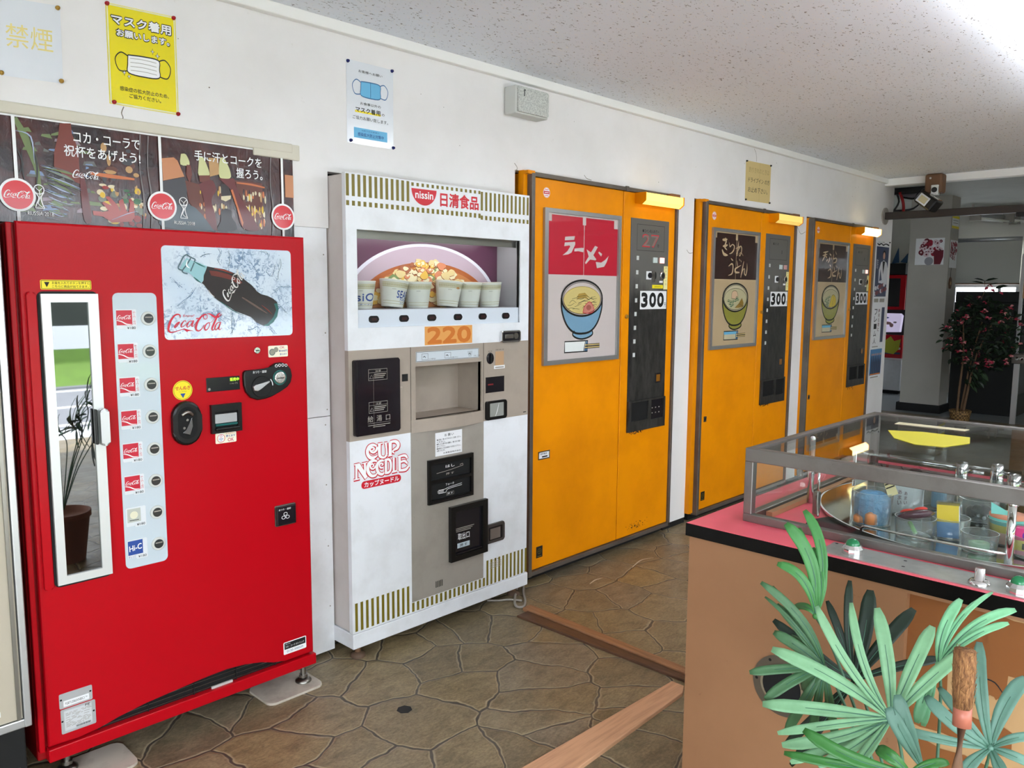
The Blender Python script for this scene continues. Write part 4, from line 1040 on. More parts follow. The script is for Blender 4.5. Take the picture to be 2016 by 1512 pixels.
def spark(q, F, a, b, r, w):
    q.flat(F, [(a, b - r), (a + r * .22, b - r * .2), (a + r, b), (a + r * .22, b + r * .2), (a, b + r), (a - r * .22, b + r * .2), (a - r, b), (a - r * .22, b - r * .2)], w, M_INK)
    r *= .62
    q.flat(F, [(a, b - r), (a + r * .22, b - r * .2), (a + r, b), (a + r * .22, b + r * .2), (a, b + r), (a - r * .22, b + r * .2), (a - r, b), (a - r * .22, b - r * .2)], w + .0003, M_PWHITE)
def d(q, F):
    q.plate(F, 0.01, 0.99, 0.005, 0.995, [(0.03, 0.97, 0.02, 0.98)], 0.0001, 0.0003, mat('laminate_edge', (232, 230, 190), 0.2))
    outlined(q, F, 'マスク着用', 0.065, 0.93, 0.795, 0.905, .0004); outlined(q, F, 'お願いします。', 0.13, 0.90, 0.685, 0.765, .0004)
    mask_art(q, F, 0.28, 0.72, 0.33, 0.53, M_PWHITE, M_INK, .0004, 4)
    for a, b, r in ((0.64, 0.60, .035), (0.71, 0.565, .04), (0.22, 0.335, .035), (0.285, 0.305, .03)):
        spark(q, F, a, b, r, .0005)
    q.text(F, '感染症の拡大防止のため、', 0.15, 0.86, 0.150, 0.195, .0004, M_INK, .03); q.text(F, 'ご協力ください。', 0.28, 0.74, 0.09, 0.135, .0004, M_INK, .03)
wall_paper('mask_poster', 'bright yellow face-mask notice held by red pins', 'poster', [(0.978, 2.033), (1.192, 2.031), (1.194, 2.338), (0.980, 2.331)], d, [(0.02, 0.99, M_REDPIN), (0.97, 0.985, M_REDPIN), (0.06, 0.02, M_REDPIN), (0.99, 0.01, M_REDPIN)], M_LAMY)
def d(q, F):
    q.text(F, 'お客様へお願い', 0.25, 0.76, 0.872, 0.905, .0004, M_INK, .02)
    mask_art(q, F, 0.30, 0.70, 0.585, 0.775, M_BLUE, mat('print_midblue', (60, 110, 160), 0.5), .0004, 0)
    q.ribbon(F, [(0.5, 0.59, .008), (0.5, 0.77, .008)], .0013, MATS['print_midblue'], 1)
    q.text(F, 'お食事以外の', 0.28, 0.72, 0.485, 0.52, .0004, M_INK, .01)
    q.rect(F, 0.17, 0.72, 0.385, 0.41, .0003, M_YSTICK)
    q.text(F, 'マスク着用', 0.18, 0.71, 0.39, 0.455, .0006, M_INK, .04); q.text(F, 'の', 0.74, 0.80, 0.395, 0.425, .0006, M_INK, .01)
    q.text(F, 'ご協力お願い致します。', 0.12, 0.88, 0.30, 0.345, .0004, M_INK, .01)
    q.rect(F, 0.14, 0.86, 0.075, 0.20, .0003, M_BLUE); q.text(F, '当館ではお客様の', 0.3, 0.68, 0.165, 0.18, .0006, M_NAVY); q.text(F, '感染拡大防止対策中', 0.22, 0.78, 0.10, 0.145, .0006, M_NAVY, .03)
wall_paper('mask_poster', 'white notice with a blue face mask held by dark blue pins', 'poster', [(1.848, 2.032), (2.071, 2.032), (2.073, 2.342), (1.849, 2.343)], d, [(0.03, 0.975, M_BLUEPIN), (0.97, 0.985, M_BLUEPIN), (0.07, 0.03, M_BLUEPIN), (0.99, 0.02, M_BLUEPIN)], M_LAM)
M_NOTE = mat('old_note_paper', (214, 190, 132), 0.75)
M_PALEINK = mat('faded_ink', (176, 150, 100), 0.7)
def d(q, F):
    q.text(F, '釣りきれのときは', 0.12, 0.93, 0.72, 0.86, .0005, M_PALEINK); q.text(F, 'ドライブイン の方', 0.1, 0.95, 0.47, 0.60, .0005, M_INK, 0, .1); q.text(F, 'お止め下さい。', 0.1, 0.88, 0.22, 0.36, .0005, M_INK, 0, .1)
    q.ribbon(F, [(0.55, 0, .006), (0.54, 0.5, .006), (0.55, 1, .006)], .0004, M_PALEINK, 2)
wall_paper('handwritten_note', 'old tan handwritten note on the wall over the middle orange machine', 'note', [(4.998, 2.074), (5.352, 2.079), (5.350, 2.340), (4.994, 2.333)], d, [(0.02, 0.985, M_MATTE), (0.98, 0.985, M_MATTE), (0.02, 0.02, M_MATTE), (0.98, 0.015, M_MATTE)], M_NOTE)

# cola banner over the red machine
M_BAN = mat('banner_dark', (40, 22, 22), 0.14, coat=0.35)
nt, N, L_, B = nodes(M_BAN)
L_.new(bump(nt, noise(nt, texco(nt, (1.6, 1, 0.5)), 10, 4, 0.6, 1.5), 0.5, 0.03), B.inputs['Coat Normal'])
L_.new(mix(nt, ramp(nt, noise(nt, texco(nt), 9, 3), [(0.35, (0, 0, 0)), (0.7, (1, 1, 1))]), S(34, 22, 26), S(86, 40, 34)), B.inputs['Base Color'])
def bmat(name, c):
    mm = mat(name, c, 0.3, coat=0.25)
    return mm
t = thing('cola_banner', 'dark cola advertising banner with round red badges over the red machine', 'banner', (1.15, 0.0, 1.8))
BF = WF(-0.004)
m = MB()
m.box(0.615, 1.606, -0.004, -0.0005, 1.655, 1.957, M_BAN)
rng = random.Random(7)
cols = [bmat('bn_tan', (190, 148, 96)), bmat('bn_cream', (220, 206, 170)), bmat('bn_yellow', (224, 184, 50)), bmat('bn_green', (60, 110, 70)), bmat('bn_red', (150, 40, 36)), bmat('bn_brown', (96, 50, 34)), bmat('bn_orange', (200, 110, 60)), bmat('bn_blue', (120, 140, 176)), bmat('bn_grass', (110, 126, 76))]
w = 0.0006
# first picture: sheet reflections painted as pale streaks, glass bottle, crowd, raised hands
for j in range(46):
    a, b = rng.uniform(0.70, 0.90), rng.uniform(1.66, 1.93); l = rng.uniform(.01, .05)
    m.flat(BF, [(a, b), (a + l, b + rng.uniform(-.006, .006)), (a + l * .8, b + rng.uniform(.004, .016)), (a + l * .1, b + rng.uniform(.004, .012))], w + j * 1e-5, rng.choice([cols[7], cols[8], cols[8], bmat('bn_mauve', (150, 130, 140)), bmat('bn_grey', (96, 96, 92))]))
m.ribbon(BF, [(0.715, 1.95, .012), (0.745, 1.88, .022), (0.765, 1.80, .012), (0.77, 1.70, .008)], w + .0006, cols[8], 4)
for nme, c in (('bn_cola', (110, 48, 36)), ('bn_cola2', (36, 18, 18)), ('bn_cola3', (120, 52, 40)), ('bn_arm', (104, 32, 32)), ('bn_arm2', (104, 40, 40)), ('bn_hand', (170, 74, 66)), ('bn_dark', (30, 18, 22)), ('bn_denim', (60, 76, 86)),
               ('bn_slate', (62, 60, 64)), ('bn_bar', (100, 46, 30)), ('bn_lamp', (200, 134, 90)), ('bn_glassgreen', (206, 206, 150)), ('bn_pale', (170, 180, 206)), ('bn_line', (40, 36, 36))):
    bmat(nme, c)
def jelly(a0, a1, b0, b1, n, pal, lo, hi, w_):
    for j in range(n):
        a, b = rng.uniform(a0, a1), rng.uniform(b0, b1)
        m.disc(BF, a, b, rng.uniform(lo, hi), w_, None, rng.choice(pal), 10, rng.uniform(lo, hi) * .9)
jelly(0.935, 1.07, 1.665, 1.785, 70, [cols[0], cols[1], cols[2], cols[3], cols[4], cols[1], bmat('bn_greygreen', (120, 126, 110)), M_BAN], .004, .013, w + .0007)
jelly(0.935, 1.07, 1.80, 1.90, 22, [M_BAN, cols[5], cols[0], bmat('bn_slate', (62, 60, 64))], .006, .02, w + .0007)
m.ribbon(BF, [(0.91, 1.815, .008), (0.97, 1.812, .012), (1.04, 1.81, .006)], w + .0009, cols[6], 3)
for nme, pts in G['ban'][:5]:
    m.flat(BF, mm_(pts), w + .0010, MATS[nme])
for row, n_ in ((1.775, 34), (1.722, 34), (1.678, 26)):
    for j in range(n_):
        a = rng.uniform(1.25, 1.345) if rng.random() < .35 else rng.uniform(1.405, 1.492)
        m.disc(BF, a, row + rng.uniform(.006, .03), rng.uniform(.002, .0045), w + .0012, None, rng.choice([cols[0], cols[1], cols[2], cols[6], cols[1], M_BAN]), 8, rng.uniform(.006, .016))
m.ribbon(BF, [(1.385, 1.833, .004), (1.44, 1.832, .007), (1.49, 1.826, .005)], w + .0013, cols[6], 2)
for nme, pts in G['ban'][5:]:
    q_ = smooth_pts(mm_(pts) + [mm_(pts)[0]], 3)[:-1] if nme in ('bn_arm', 'bn_arm2', 'bn_glassgreen', 'bn_dark', 'bn_denim') else mm_(pts)
    m.flat(BF, q_, w + .0015, MATS[nme])
for j, st in enumerate(G['streak']):  # more reflections on the sheet painted as pale streaks, plus dark lines
    p_ = mm_(st)
    for i in range(4 if j < 9 else 1):
        q_ = [(a + rng.uniform(-.008, .008), b + rng.uniform(-.006, .006), rng.uniform(.002, .006)) for a, b in p_]
        q_[0] = q_[0][:2] + (.0005,); q_[-1] = q_[-1][:2] + (.0005,)
        m.ribbon(BF, q_, w + .0019, (MATS['bn_pale'], cols[7], cols[8], MATS['bn_grey'])[i] if j < 9 else (MATS['bn_line'] if j < 12 else MATS['bn_pale']), 4)
m.rect(BF, 1.572, 1.606, 1.80, 1.88, w + .0006, MATS['bn_lamp'])
for x in (1.06, 1.085, 1.515):
    m.ribbon(BF, [(x, 1.66, .003), (x + .006, 1.75, .006), (x - .003, 1.85, .003), (x + .003, 1.95, .004)], w + .002, bmat('bn_crease', (120, 112, 112)), 4)
w = 0.0045
m.box(0.615, 1.606, -0.0045, -0.0035, 1.953, 1.9595, M_PWHITE)
for x, z in ((0.7085, 1.733), (1.1225, 1.733), (1.559, 1.7285)):
    m.rect(BF, x - .0045, x + .0045, 1.657, 1.955, w, M_PWHITE)
    r = .047
    m.disc(BF, x, z, r, w + .0004, None, M_PWHITE, 36); m.disc(BF, x, z, r * .86, w + .0008, None, bmat('badge_red', (214, 40, 52)), 36)
    script_logo(m, BF, x - r * .74, z - r * .22, r * 1.46, w + .0012, M_PWHITE, 0, 1.1)
for x in (0.765, 1.193):
    z = 1.70
    m.ring(BF, x, z + .053, .012, .0145, w, M_PWHITE, 20); m.ribbon(BF, [(x - .012, z + .045, .002), (x - .002, z + .03, .003), (x - .008, z + .012, .003), (x - .012, z, .002)], w, M_PWHITE, 4)
    m.ribbon(BF, [(x + .012, z + .045, .002), (x + .004, z + .03, .003), (x + .007, z + .012, .003), (x + .012, z, .002)], w, M_PWHITE, 4)
    m.ribbon(BF, [(x - .009, z + .058, .0015), (x, z + .05, .002), (x + .009, z + .058, .0015)], w, M_PWHITE, 4); m.ribbon(BF, [(x, z + .05, .002), (x + .001, z + .03, .002), (x - .004, z + .012, .002), (x + .008, z + .002, .002)], w, M_PWHITE, 4)
    m.rect(BF, x - .012, x + .012, z - .002, z, w, M_PWHITE)
    m.text(BF, 'RUSSIA 2018', x - .033, x + .036, z - .022, z - .011, w, M_PWHITE, .01)
m.text(BF, 'コカ・コーラで', 0.866, 1.060, 1.902, 1.934, w, M_PWHITE, .02); m.text(BF, '祝杯をあげよう!', 0.838, 1.060, 1.858, 1.892, w, M_PWHITE, .02)
m.text(BF, '手に汗とコークを', 1.236, 1.480, 1.892, 1.926, w, M_PWHITE, .02); m.text(BF, '握ろう。', 1.383, 1.482, 1.850, 1.884, w, M_PWHITE, .02)
script_logo(m, BF, 0.858, 1.797, 0.075, w, M_PWHITE, -0.02, 1.1)
m.build('banner_sheet', t)
m = MB(); m.box(0.615, 1.606, -0.012, 0.0, 1.958, 1.992, dirty('cream_sheet', (214, 208, 192), (180, 170, 150), 0.3, 4, 0.6), 0.006, 3); m.box(1.45, 1.634, -0.010, 0.0, 1.935, 1.990, MATS['cream_sheet'], 0.004); m.build('rolled_edge', t)

# grey wall speaker box
t = thing('wall_speaker', 'small grey plastic box mounted high on the white wall', 'speaker box', (2.82, 0.0, 2.33))
m = MB(); m.box(2.709, 2.93, -0.075, -0.001, 2.268, 2.392, mat('speaker_grey', (206, 207, 202), 0.5), 0.006, 3); m.build('housing', t)
def grille_mat():
    mm = mat('speaker_grille', (166, 168, 162), 0.6); nt, N, L, B = nodes(mm)
    L.new(ramp(nt, noise(nt, texco(nt), 260, 1), [(0.45, S(206, 208, 202)), (0.6, S(168, 170, 166))]), B.inputs['Base Color']); return mm
m = MB(); m.rrect(WF(-0.075), 2.716, 2.922, 2.275, 2.386, 0.008, 0, 0.011, grille_mat(), 0.003); m.build('grille', t)
m = MB(); m.box(2.752, 2.756, -0.0875, -0.086, 2.345, 2.375, M_INK); m.box(2.756, 2.762, -0.0875, -0.086, 2.371, 2.375, M_INK); m.build('badge', t)

# ------------------------------------------------------------------ cup noodle vending machine
NY = -0.1217
NF = WF(NY)
nis = thing('vending_machine', 'white cup noodle vending machine with olive stripes and a display of cups', 'vending machine', (2.25, 0.1, 0.0))
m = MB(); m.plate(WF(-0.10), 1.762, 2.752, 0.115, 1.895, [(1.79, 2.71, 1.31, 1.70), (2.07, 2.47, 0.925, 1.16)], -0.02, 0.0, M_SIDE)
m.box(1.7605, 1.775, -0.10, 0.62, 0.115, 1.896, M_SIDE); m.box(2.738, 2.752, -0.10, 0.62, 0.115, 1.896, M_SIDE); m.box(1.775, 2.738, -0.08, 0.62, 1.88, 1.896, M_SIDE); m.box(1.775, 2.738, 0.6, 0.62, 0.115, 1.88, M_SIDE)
m.build('cabinet', nis)
DISP = (1.800, 2.697, 1.322, 1.693); NICHE = (2.077, 2.452, 0.937, 1.156)
m = MB()
m.plate(NF, 1.752, 2.755, 0.115, 1.899, [DISP, (1.752, 2.755, 0.887, 1.237)], -0.022, 0.0, M_WHITE)
w = 0.0006
def bars(xs, z0, z1, wd):
    for x in xs:
        m.rect(NF, x, x + wd, z0, z1, w, M_OLIVE)
step = (2.0395 - 1.7545) / 11
xsL = [1.7545 + step * i for i in range(12)]
xsM = [2.0635 + step * 1.013 * i for i in range(15)]
xsR = [2.4455 + (2.7365 - 2.4455) / 11 * i for i in range(12)]
bars(xsL, 1.814, 1.8945, 0.0135); bars(xsL, 1.779, 1.797, 0.0135)
bars(xsM, 1.8785, 1.892, 0.0125); bars(xsM, 1.777, 1.796, 0.0135)
bars(xsR, 1.810, 1.8895, 0.0130); bars(xsR, 1.771, 1.789, 0.0130)
hc = [(2.066 + 0.1265 * t / 20, 1.870) for t in range(21)][::-1]
half = [(2.1295 + 0.0655 * cos(rad(180 + 180 * i / 24)), 1.870 + 0.064 * sin(rad(180 + 180 * i / 24))) for i in range(25)]
m.flat(NF, half, w, M_LOGORED)
m.text(NF, 'nissin', 2.083, 2.177, 1.832, 1.861, w + .0005, M_PWHITE, .045)
m.text(NF, '日清食品', 2.214, 2.433, 1.8085, 1.8675, w, M_LOGORED, .055)
# lower stripes
for x in [1.7635 + step * i for i in range(11)]:
    m.rect(NF, x, x + 0.0125, 0.1225, 0.2385, w, M_OLIVE)
for x in [2.0495 + 0.02583 * i for i in range(17)]:
    m.rect(NF, x, x + 0.0130, 0.1205, 0.160, w, M_OLIVE)
for x in [2.4855 + (2.7425 - 2.4855) / 10 * i for i in range(11)]:
    m.rect(NF, x, x + 0.0125, 0.1185, 0.237, w, M_OLIVE)
# retro logo: fat red strokes with thin white cores
for dx_, dz_, grow in ((0.0014, -0.0022, 0.0058), (0.0, 0.0, 0.0058)):
    for s in G['cup']:
        m.ribbon(NF, [(a * 1e-4 + dx_, b * 1e-4 + dz_, t_ * 1e-4 + grow) for a, b, t_ in s], w, M_LOGORED, 5)
for s in G['cup']:
    m.ribbon(NF, [(a * 1e-4, b * 1e-4, t_ * 1e-4) for a, b, t_ in s], w + .0007, M_PWHITE, 5)
m.rrect(NF, 1.803, 1.998, 0.692, 0.7225, 0.0145, 0, w, M_LOGORED)
m.text(NF, 'カップヌードル', 1.816, 1.987, 0.6965, 0.7185, w + .0005, M_PWHITE, .045)
m.build('front_door', nis)
m = MB(); m.box(1.753, 2.765, NY - 0.001, 0.62, 0.050, 0.112, M_WHITE, 0.004); m.build('kick_panel', nis)
for x, y in ((1.80, -0.085), (2.72, -0.07), (1.80, 0.5), (2.7, 0.5)):
    m = MB(); m.lathe([(0.012, 0.018), (0.012, 0.052)], (x, y, 0), M_BROWNWOOD, 12); m.lathe([(0.030, 0.0), (0.030, 0.012), (0.012, 0.02)], (x, y, 0), mat('rusty_iron', (92, 70, 54), 0.7), 16); m.build('foot', nis)
# display window
M_LEDGE = mat('display_grey', (176, 172, 176), 0.5)
m = MB(); m.box(1.79, 2.697, -0.10, 0.035, 1.690, 1.702, M_STEEL); m.box(2.697, 2.71, -0.115, 0.035, 1.32, 1.70, M_LEDGE); m.box(1.788, 1.80, -0.115, 0.035, 1.32, 1.70, M_LEDGE)
m.box(1.80, 2.697, -0.10, 0.035, 1.380, 1.392, M_LEDGE); m.build('display_case', nis)
m = MB(); m.box(1.80, 2.697, -0.094, -0.090, 1.662, 1.690, M_STEEL); m.build('display_valance', nis)
m = MB(); m.box(1.85, 2.65, -0.080, -0.062, 1.676, 1.689, mat('added_display_glow', (255, 255, 255), 0.4, emit=(250, 250, 255), es=5.0), 0.003); m.build('display_fill', nis)  # added glow strip that brightens the display, hidden by the valance
kx = (2.66932 + 0.03) / (2.66932 - 0.1217)
M_PLUM = mat('print_plum', (92, 48, 74), 0.35)
m = MB(); m.box(1.80, 2.697, 0.029, 0.034, 1.392, 1.690, M_PLUM)
PF = WF(0.0285)
def clipz(pts, zmin=1.3925, zmax=1.689, xmin=1.802, xmax=2.695):
    return [(min(max(a, xmin), xmax), min(max(b, zmin), zmax)) for a, b in pts]
def ell(cx, cz, rx, rz, t0=0, t1=180, n=36):
    return [(cx + rx * cos(rad(t0 + (t1 - t0) * i / n)), cz + rz * sin(rad(t0 + (t1 - t0) * i / n))) for i in range(n + 1)]
cx, cz = 2.262, 1.394
m.flat(PF, clipz(ell(cx, cz, 0.435, 0.270)), 0.0004, mat('print_cup_rim', (228, 222, 236), 0.35))
m.flat(PF, clipz(ell(cx, cz, 0.415, 0.258)), 0.0007, mat('print_cup_inner', (190, 166, 180), 0.35))
m.flat(PF, clipz(ell(cx + .01, cz, 0.372, 0.192)), 0.0010, mat('print_broth_edge', (180, 96, 48), 0.35))
m.flat(PF, clipz(ell(cx + .01, cz, 0.345, 0.172)), 0.0013, mat('print_broth', (202, 128, 74), 0.35))
rng = random.Random(5)
M_BROTHD = mat('print_broth_shadow', (150, 80, 44), 0.4)
food = [mat('print_noodle', (232, 206, 150), 0.4), mat('print_egg', (236, 186, 84), 0.4), mat('print_meat', (176, 104, 72), 0.4), mat('print_leek', (130, 150, 96), 0.4), mat('print_prawn', (224, 140, 104), 0.4), mat('print_white_noodle', (240, 226, 190), 0.4)]
for j in range(170):
    a = cx + rng.gauss(0, .13)
    u_ = (a - cx) / .32
    if abs(u_) > 1:
        continue
    b = 1.40 + rng.uniform(0, 1) ** .8 * .185 * (1 - u_ * u_)
    r = rng.uniform(.014, .036) * (1.25 - (b - 1.4) * 3)
    n = 9
    pts = [(a + r * rng.uniform(.7, 1.25) * cos(2 * pi * i / n), b + r * .7 * rng.uniform(.7, 1.2) * sin(2 * pi * i / n)) for i in range(n)]
    big = smooth_pts(pts + [pts[0]], 3)[:-1]
    f_ = food[rng.choice([0, 0, 1, 1, 2, 3, 4, 5, 5])]
    m.flat(PF, clipz(big), 0.0016 + j * 8e-6, M_BROTHD)
    m.flat(PF, clipz([(p + .002, q + .003) for p, q in big]), 0.0016 + j * 8e-6 + 4e-6, f_)
    m.flat(PF, clipz([(a + (p - a) * .5 + .004, b + (q - b) * .45 + .006) for p, q in big]), 0.0016 + j * 8e-6 + 6e-6, food[5] if rng.random() < .5 else f_)
m.text(PF, 'ど', 1.803, 1.815, 1.60, 1.625, 0.0006, M_PWHITE)
m.build('display_picture', nis)
M_LITW = mat('display_fill', (240, 244, 250), 0.3)
m = MB(); m.box(1.800, 2.697, -0.112, -0.100, 1.322, 1.390, mat('glossy_white', (214, 222, 232), 0.1, coat=0.6)); bb = m.build('button_band', nis)
for x in (1.8795, 2.028, 2.1735, 2.320, 2.4665, 2.612):
    m = MB(); F2 = WF(-0.112); m.prism(F2, [(a, b) for a, b in stadium(0, 0, 0.0135, 0.0235)], 0, 0, M_BLACK) if False else m.rrect(F2, x - .0235, x + .0235, 1.3400, 1.3670, 0.012, 0, 0.004, M_BLACK, 0.002)
    m.rrect(F2, x - .013, x + .013, 1.3480, 1.3585, 0.003, 0.004, 0.0046, mat('button_red_dark', (54, 26, 26), 0.3)); m.build('button', bb)
m = MB(); m.box(1.80, 2.697, -0.1175, -0.1145, 1.392, 1.690, M_PANE); m.build('display_glass', nis)

# the six cups stand in the machine
M_CUPW = mat('cup_white', (238, 236, 230), 0.5)
M_CUPG = mat('cup_gold', (186, 172, 112), 0.45)
def noodle_cup(x, tilt, roll, label, word=None):
    t = thing('noodle_cup', label, 'noodle cup', (x, -0.030, 1.3922), 'display cups in the noodle machine')
    R = Matrix.Rotation(tilt, 4, 'Y') @ Matrix.Rotation(roll, 4, 'X')
    base = Vector((x, -0.030, 1.3922))
    lift = abs(sin(tilt)) * 0.044
    X = lambda v: base + Vector((0, 0, lift)) + (R @ Vector(v))
    q = MB(); r = lambda z: 0.0445 + (0.0595 - 0.0445) * z / 0.105
    q.lathe([(0.043, 0), (r(0), 0.001), (r(.105), 0.105), (0.061, 0.1065), (0.061, 0.1085), (0.055, 0.109)], base + Vector((0, 0, lift)), M_CUPW, 32, M=R)
    def CF(a, b, w):
        th = a
        rr = r(b) + 0.0004 + w
        return X((rr * sin(th), -rr * cos(th), b))
    for z0, z1, nn in ((0.0955, 0.0975, 0), (0.079, 0.081, 0), (0.012, 0.0135, 0), (0.022, 0.0235, 0)):
        for i in range(24):
            a = -pi / 2 + pi * i / 24
            q.add([CF(a, z0, 0), CF(a + pi / 24, z0, 0), CF(a + pi / 24, z1, 0), CF(a, z1, 0)], [[0, 1, 2, 3]], M_CUPG)
    for i in range(60):
        a = -pi / 2 + pi * i / 60
        q.add([CF(a, .083, 0), CF(a + .03, .083, 0), CF(a + .03, .0935, 0), CF(a, .0935, 0)], [[0, 1, 2, 3]], M_CUPG)
    if word:
        for (s, a0, a1, b0, b1, mm, bo, sh) in word:
            q.text(CF, s, a0, a1, b0, b1, .0003, mm, bo, sh)
    q.rect(CF, -0.75, -0.45, 0.070, 0.0715, .0002, M_GREY)
    q.build('cup_body', t)
    q = MB(); q.lathe([(0.0595, 0.1086), (0.0590, 0.1102), (0.0001, 0.1104)], base + Vector((0, 0, lift)), mat('cup_lid', (216, 206, 184), 0.45), 28, M=R)
    q.add([X((0.052, -0.030, .1098)), X((0.068, -0.040, .100)), X((0.062, -0.050, .099)), X((0.044, -0.040, .1098))], [[0, 1, 2, 3]], MATS['cup_lid']); q.build('lid', t)
    return t
noodle_cup(1.878, 0, 0, 'noodle cup with navy letters, first in the display, cut by the case edge', [('siO', -0.95, 0.62, 0.030, 0.062, M_NAVY, .05, 0.05), ('ヌードル', -0.7, 0.55, 0.014, 0.021, M_NAVY, .04, 0)])
noodle_cup(2.032, rad(7), 0, 'tilted noodle cup with blue seafood lettering', [('SEAFOOD', -0.35, 2.1, 0.036, 0.067, M_NAVY, .06, 0.1), ('NOODLE', 0.0, 1.7, 0.026, 0.035, M_NAVY, .05, 0), ('シーフード', 0.05, 0.75, 0.012, 0.023, M_NAVY, .05, 0)])
noodle_cup(2.166, 0, 0, 'faded upright white noodle cup next to the seafood cup')
noodle_cup(2.333, rad(6), 0, 'tilted faded white noodle cup with an orange mark, fourth along the display', [('●', -0.1, 0.25, 0.076, 0.084, mat('print_orange', (214, 120, 40), 0.5), 0, 0)])
noodle_cup(2.457, rad(1), 0, 'faded upright noodle cup standing fifth along the display row')
noodle_cup(2.587, rad(-2), 0, 'faded noodle cup standing last in the row beside the grey case side')

def d(q, w):
    q.text(NF, '220', 2.140, 2.388, 1.244, 1.316, w, mat('price_orange', (206, 116, 40), 0.6), .10)
sticker(nis, NF, 2.128, 2.395, 1.241, 1.318, mat('price_tan', (226, 160, 86), 0.6), d, 'price_sign', 0.001)
m = MB(); m.rrect(NF, 2.566, 2.689, 1.234, 1.287, 0.008, 0, 0.014, M_CHROME, 0.004); m.rrect(NF, 2.573, 2.682, 1.241, 1.280, 0.006, 0.014, 0.0145, M_SMOKE); m.disc(NF, 2.655, 1.262, 0.014, 0.0145, 0.019, M_STEEL, 20); m.box(2.585, 2.64, NY - 0.0165, NY - 0.0145, 1.252, 1.270, M_STEEL, 0.003); m.build('door_lock', nis)
# beige middle band
m = MB()
m.plate(NF, 1.752, 2.755, 0.887, 1.237, [NICHE], -0.022, 0.001, M_BEIGE)
for x in (2.0515, 2.4635):
    m.rect(NF, x - .0012, x + .0012, 0.887, 1.237, 0.0014, M_MATTE)
m.fbox(NF, 2.007, 2.037, 1.1005, 1.130, 0.001, 0.002, M_INK)
m.fbox(NF, 1.99, 2.008, 1.02, 1.08, 0.001, 0.006, M_BEIGE, 0.002)
m.build('middle_panel', nis)
m = MB()
m.box(2.07, 2.077, -0.115, 0.035, 0.93, 1.16, M_BEIGE); m.box(2.452, 2.459, -0.115, 0.035, 0.93, 1.16, M_BEIGE); m.box(2.07, 2.459, 0.033, 0.038, 0.93, 1.16, M_BEIGE)
m.box(2.07, 2.459, -0.115, 0.035, 1.156, 1.163, M_BEIGE); m.box(2.07, 2.459, -0.115, 0.035, 0.930, 0.937, M_BEIGE)
lip = [(2.052 + 0.411 * i / 16, NY - 0.002 - 0.022 * sin(pi * i / 16)) for i in range(17)]
m.prism(ZF(0.0), lip + [(2.463, NY + 0.004), (2.052, NY + 0.004)], 0.884, 0.937, M_BEIGE)
m.build('serving_niche', nis)
def d(q, w):
    q.plate(NF, 2.081, 2.432, 1.1755, 1.2155, [(2.083, 2.430, 1.1775, 1.2135)], w - .0002, w, M_STEEL)
    for i, x in enumerate((2.11, 2.235, 2.365)):
        q.plate(NF, x, x + .034, 1.182, 1.207, [(x + .001, x + .033, 1.183, 1.206)], w, w + .0002, M_INK) if i < 2 else q.flat(NF, [(x, 1.206), (x + .007, 1.181), (x + .024, 1.181), (x + .031, 1.206)][::-1], w, mat('sketch_grey', (186, 194, 200), .5))
        q.text(NF, ('カップを取り出す', 'お湯をそそぐ', 'フタをして三分')[i], x + .037, x + .075, 1.180, 1.187, w, M_INK)
        q.ribbon(NF, [(x + .006, 1.192, .002), (x + .014, 1.196, .003), (x + .02, 1.190, .002)], w + .0004, M_INK)
sticker(nis, NF, 2.079, 2.434, 1.174, 1.2165, mat('instruction_strip', (206, 214, 220), 0.3), d, 'instruction_strip', 0.001, 0.001)
# hot water door
m = MB(); m.rrect(NF, 1.768, 1.986, 0.906, 1.2005, 0.008, 0.001, 0.016, M_SMOKE, 0.004)
td = m.build('hot_water_door', nis, label='smoked plastic hot water door')
w = 0.0165
m = MB()
m.rect(NF, 1.779, 1.781, 0.91, 1.197, w, M_BLACK)
for z in (1.118, 0.990):
    m.plate(NF, 1.832, 1.922, z - .0, z + .044, [(1.8335, 1.9205, z + .0015, z + .0425)], w, w + .0003, M_GREY)
    m.rect(NF, 1.833, 1.921, z + .030, z + .0312, w + .0002, M_GREY)
    m.text(NF, '注意', 1.864, 1.892, z + .0325, z + .0405, w, M_GREY, .02)
    m.ribbon(NF, [(1.838, z + .008, .0015), (1.8465, z + .022, .0015), (1.855, z + .008, .0015), (1.838, z + .008, .0015)], w, M_GREY, 1)
    for j in range(3):
        m.rect(NF, 1.859, 1.916 - j * .006, z + .022 - j * .007, z + .0255 - j * .007, w, M_GREY)
m.text(NF, '給  湯  口', 1.826, 1.934, 0.9555, 0.9800, w, M_GREY, .01)
m.rect(NF, 1.826, 1.936, 0.950, 0.951, w, M_GREY)
for j in range(2):
    m.rect(NF, 1.827 + j * .024, 1.934 - j * .024, 0.941 - j * .007, 0.9435 - j * .007, w, M_GREY)
m.rect(NF, 1.8555, 1.8562, 0.93, 1.14, w, M_GREY)
m.build('door_lettering', td)
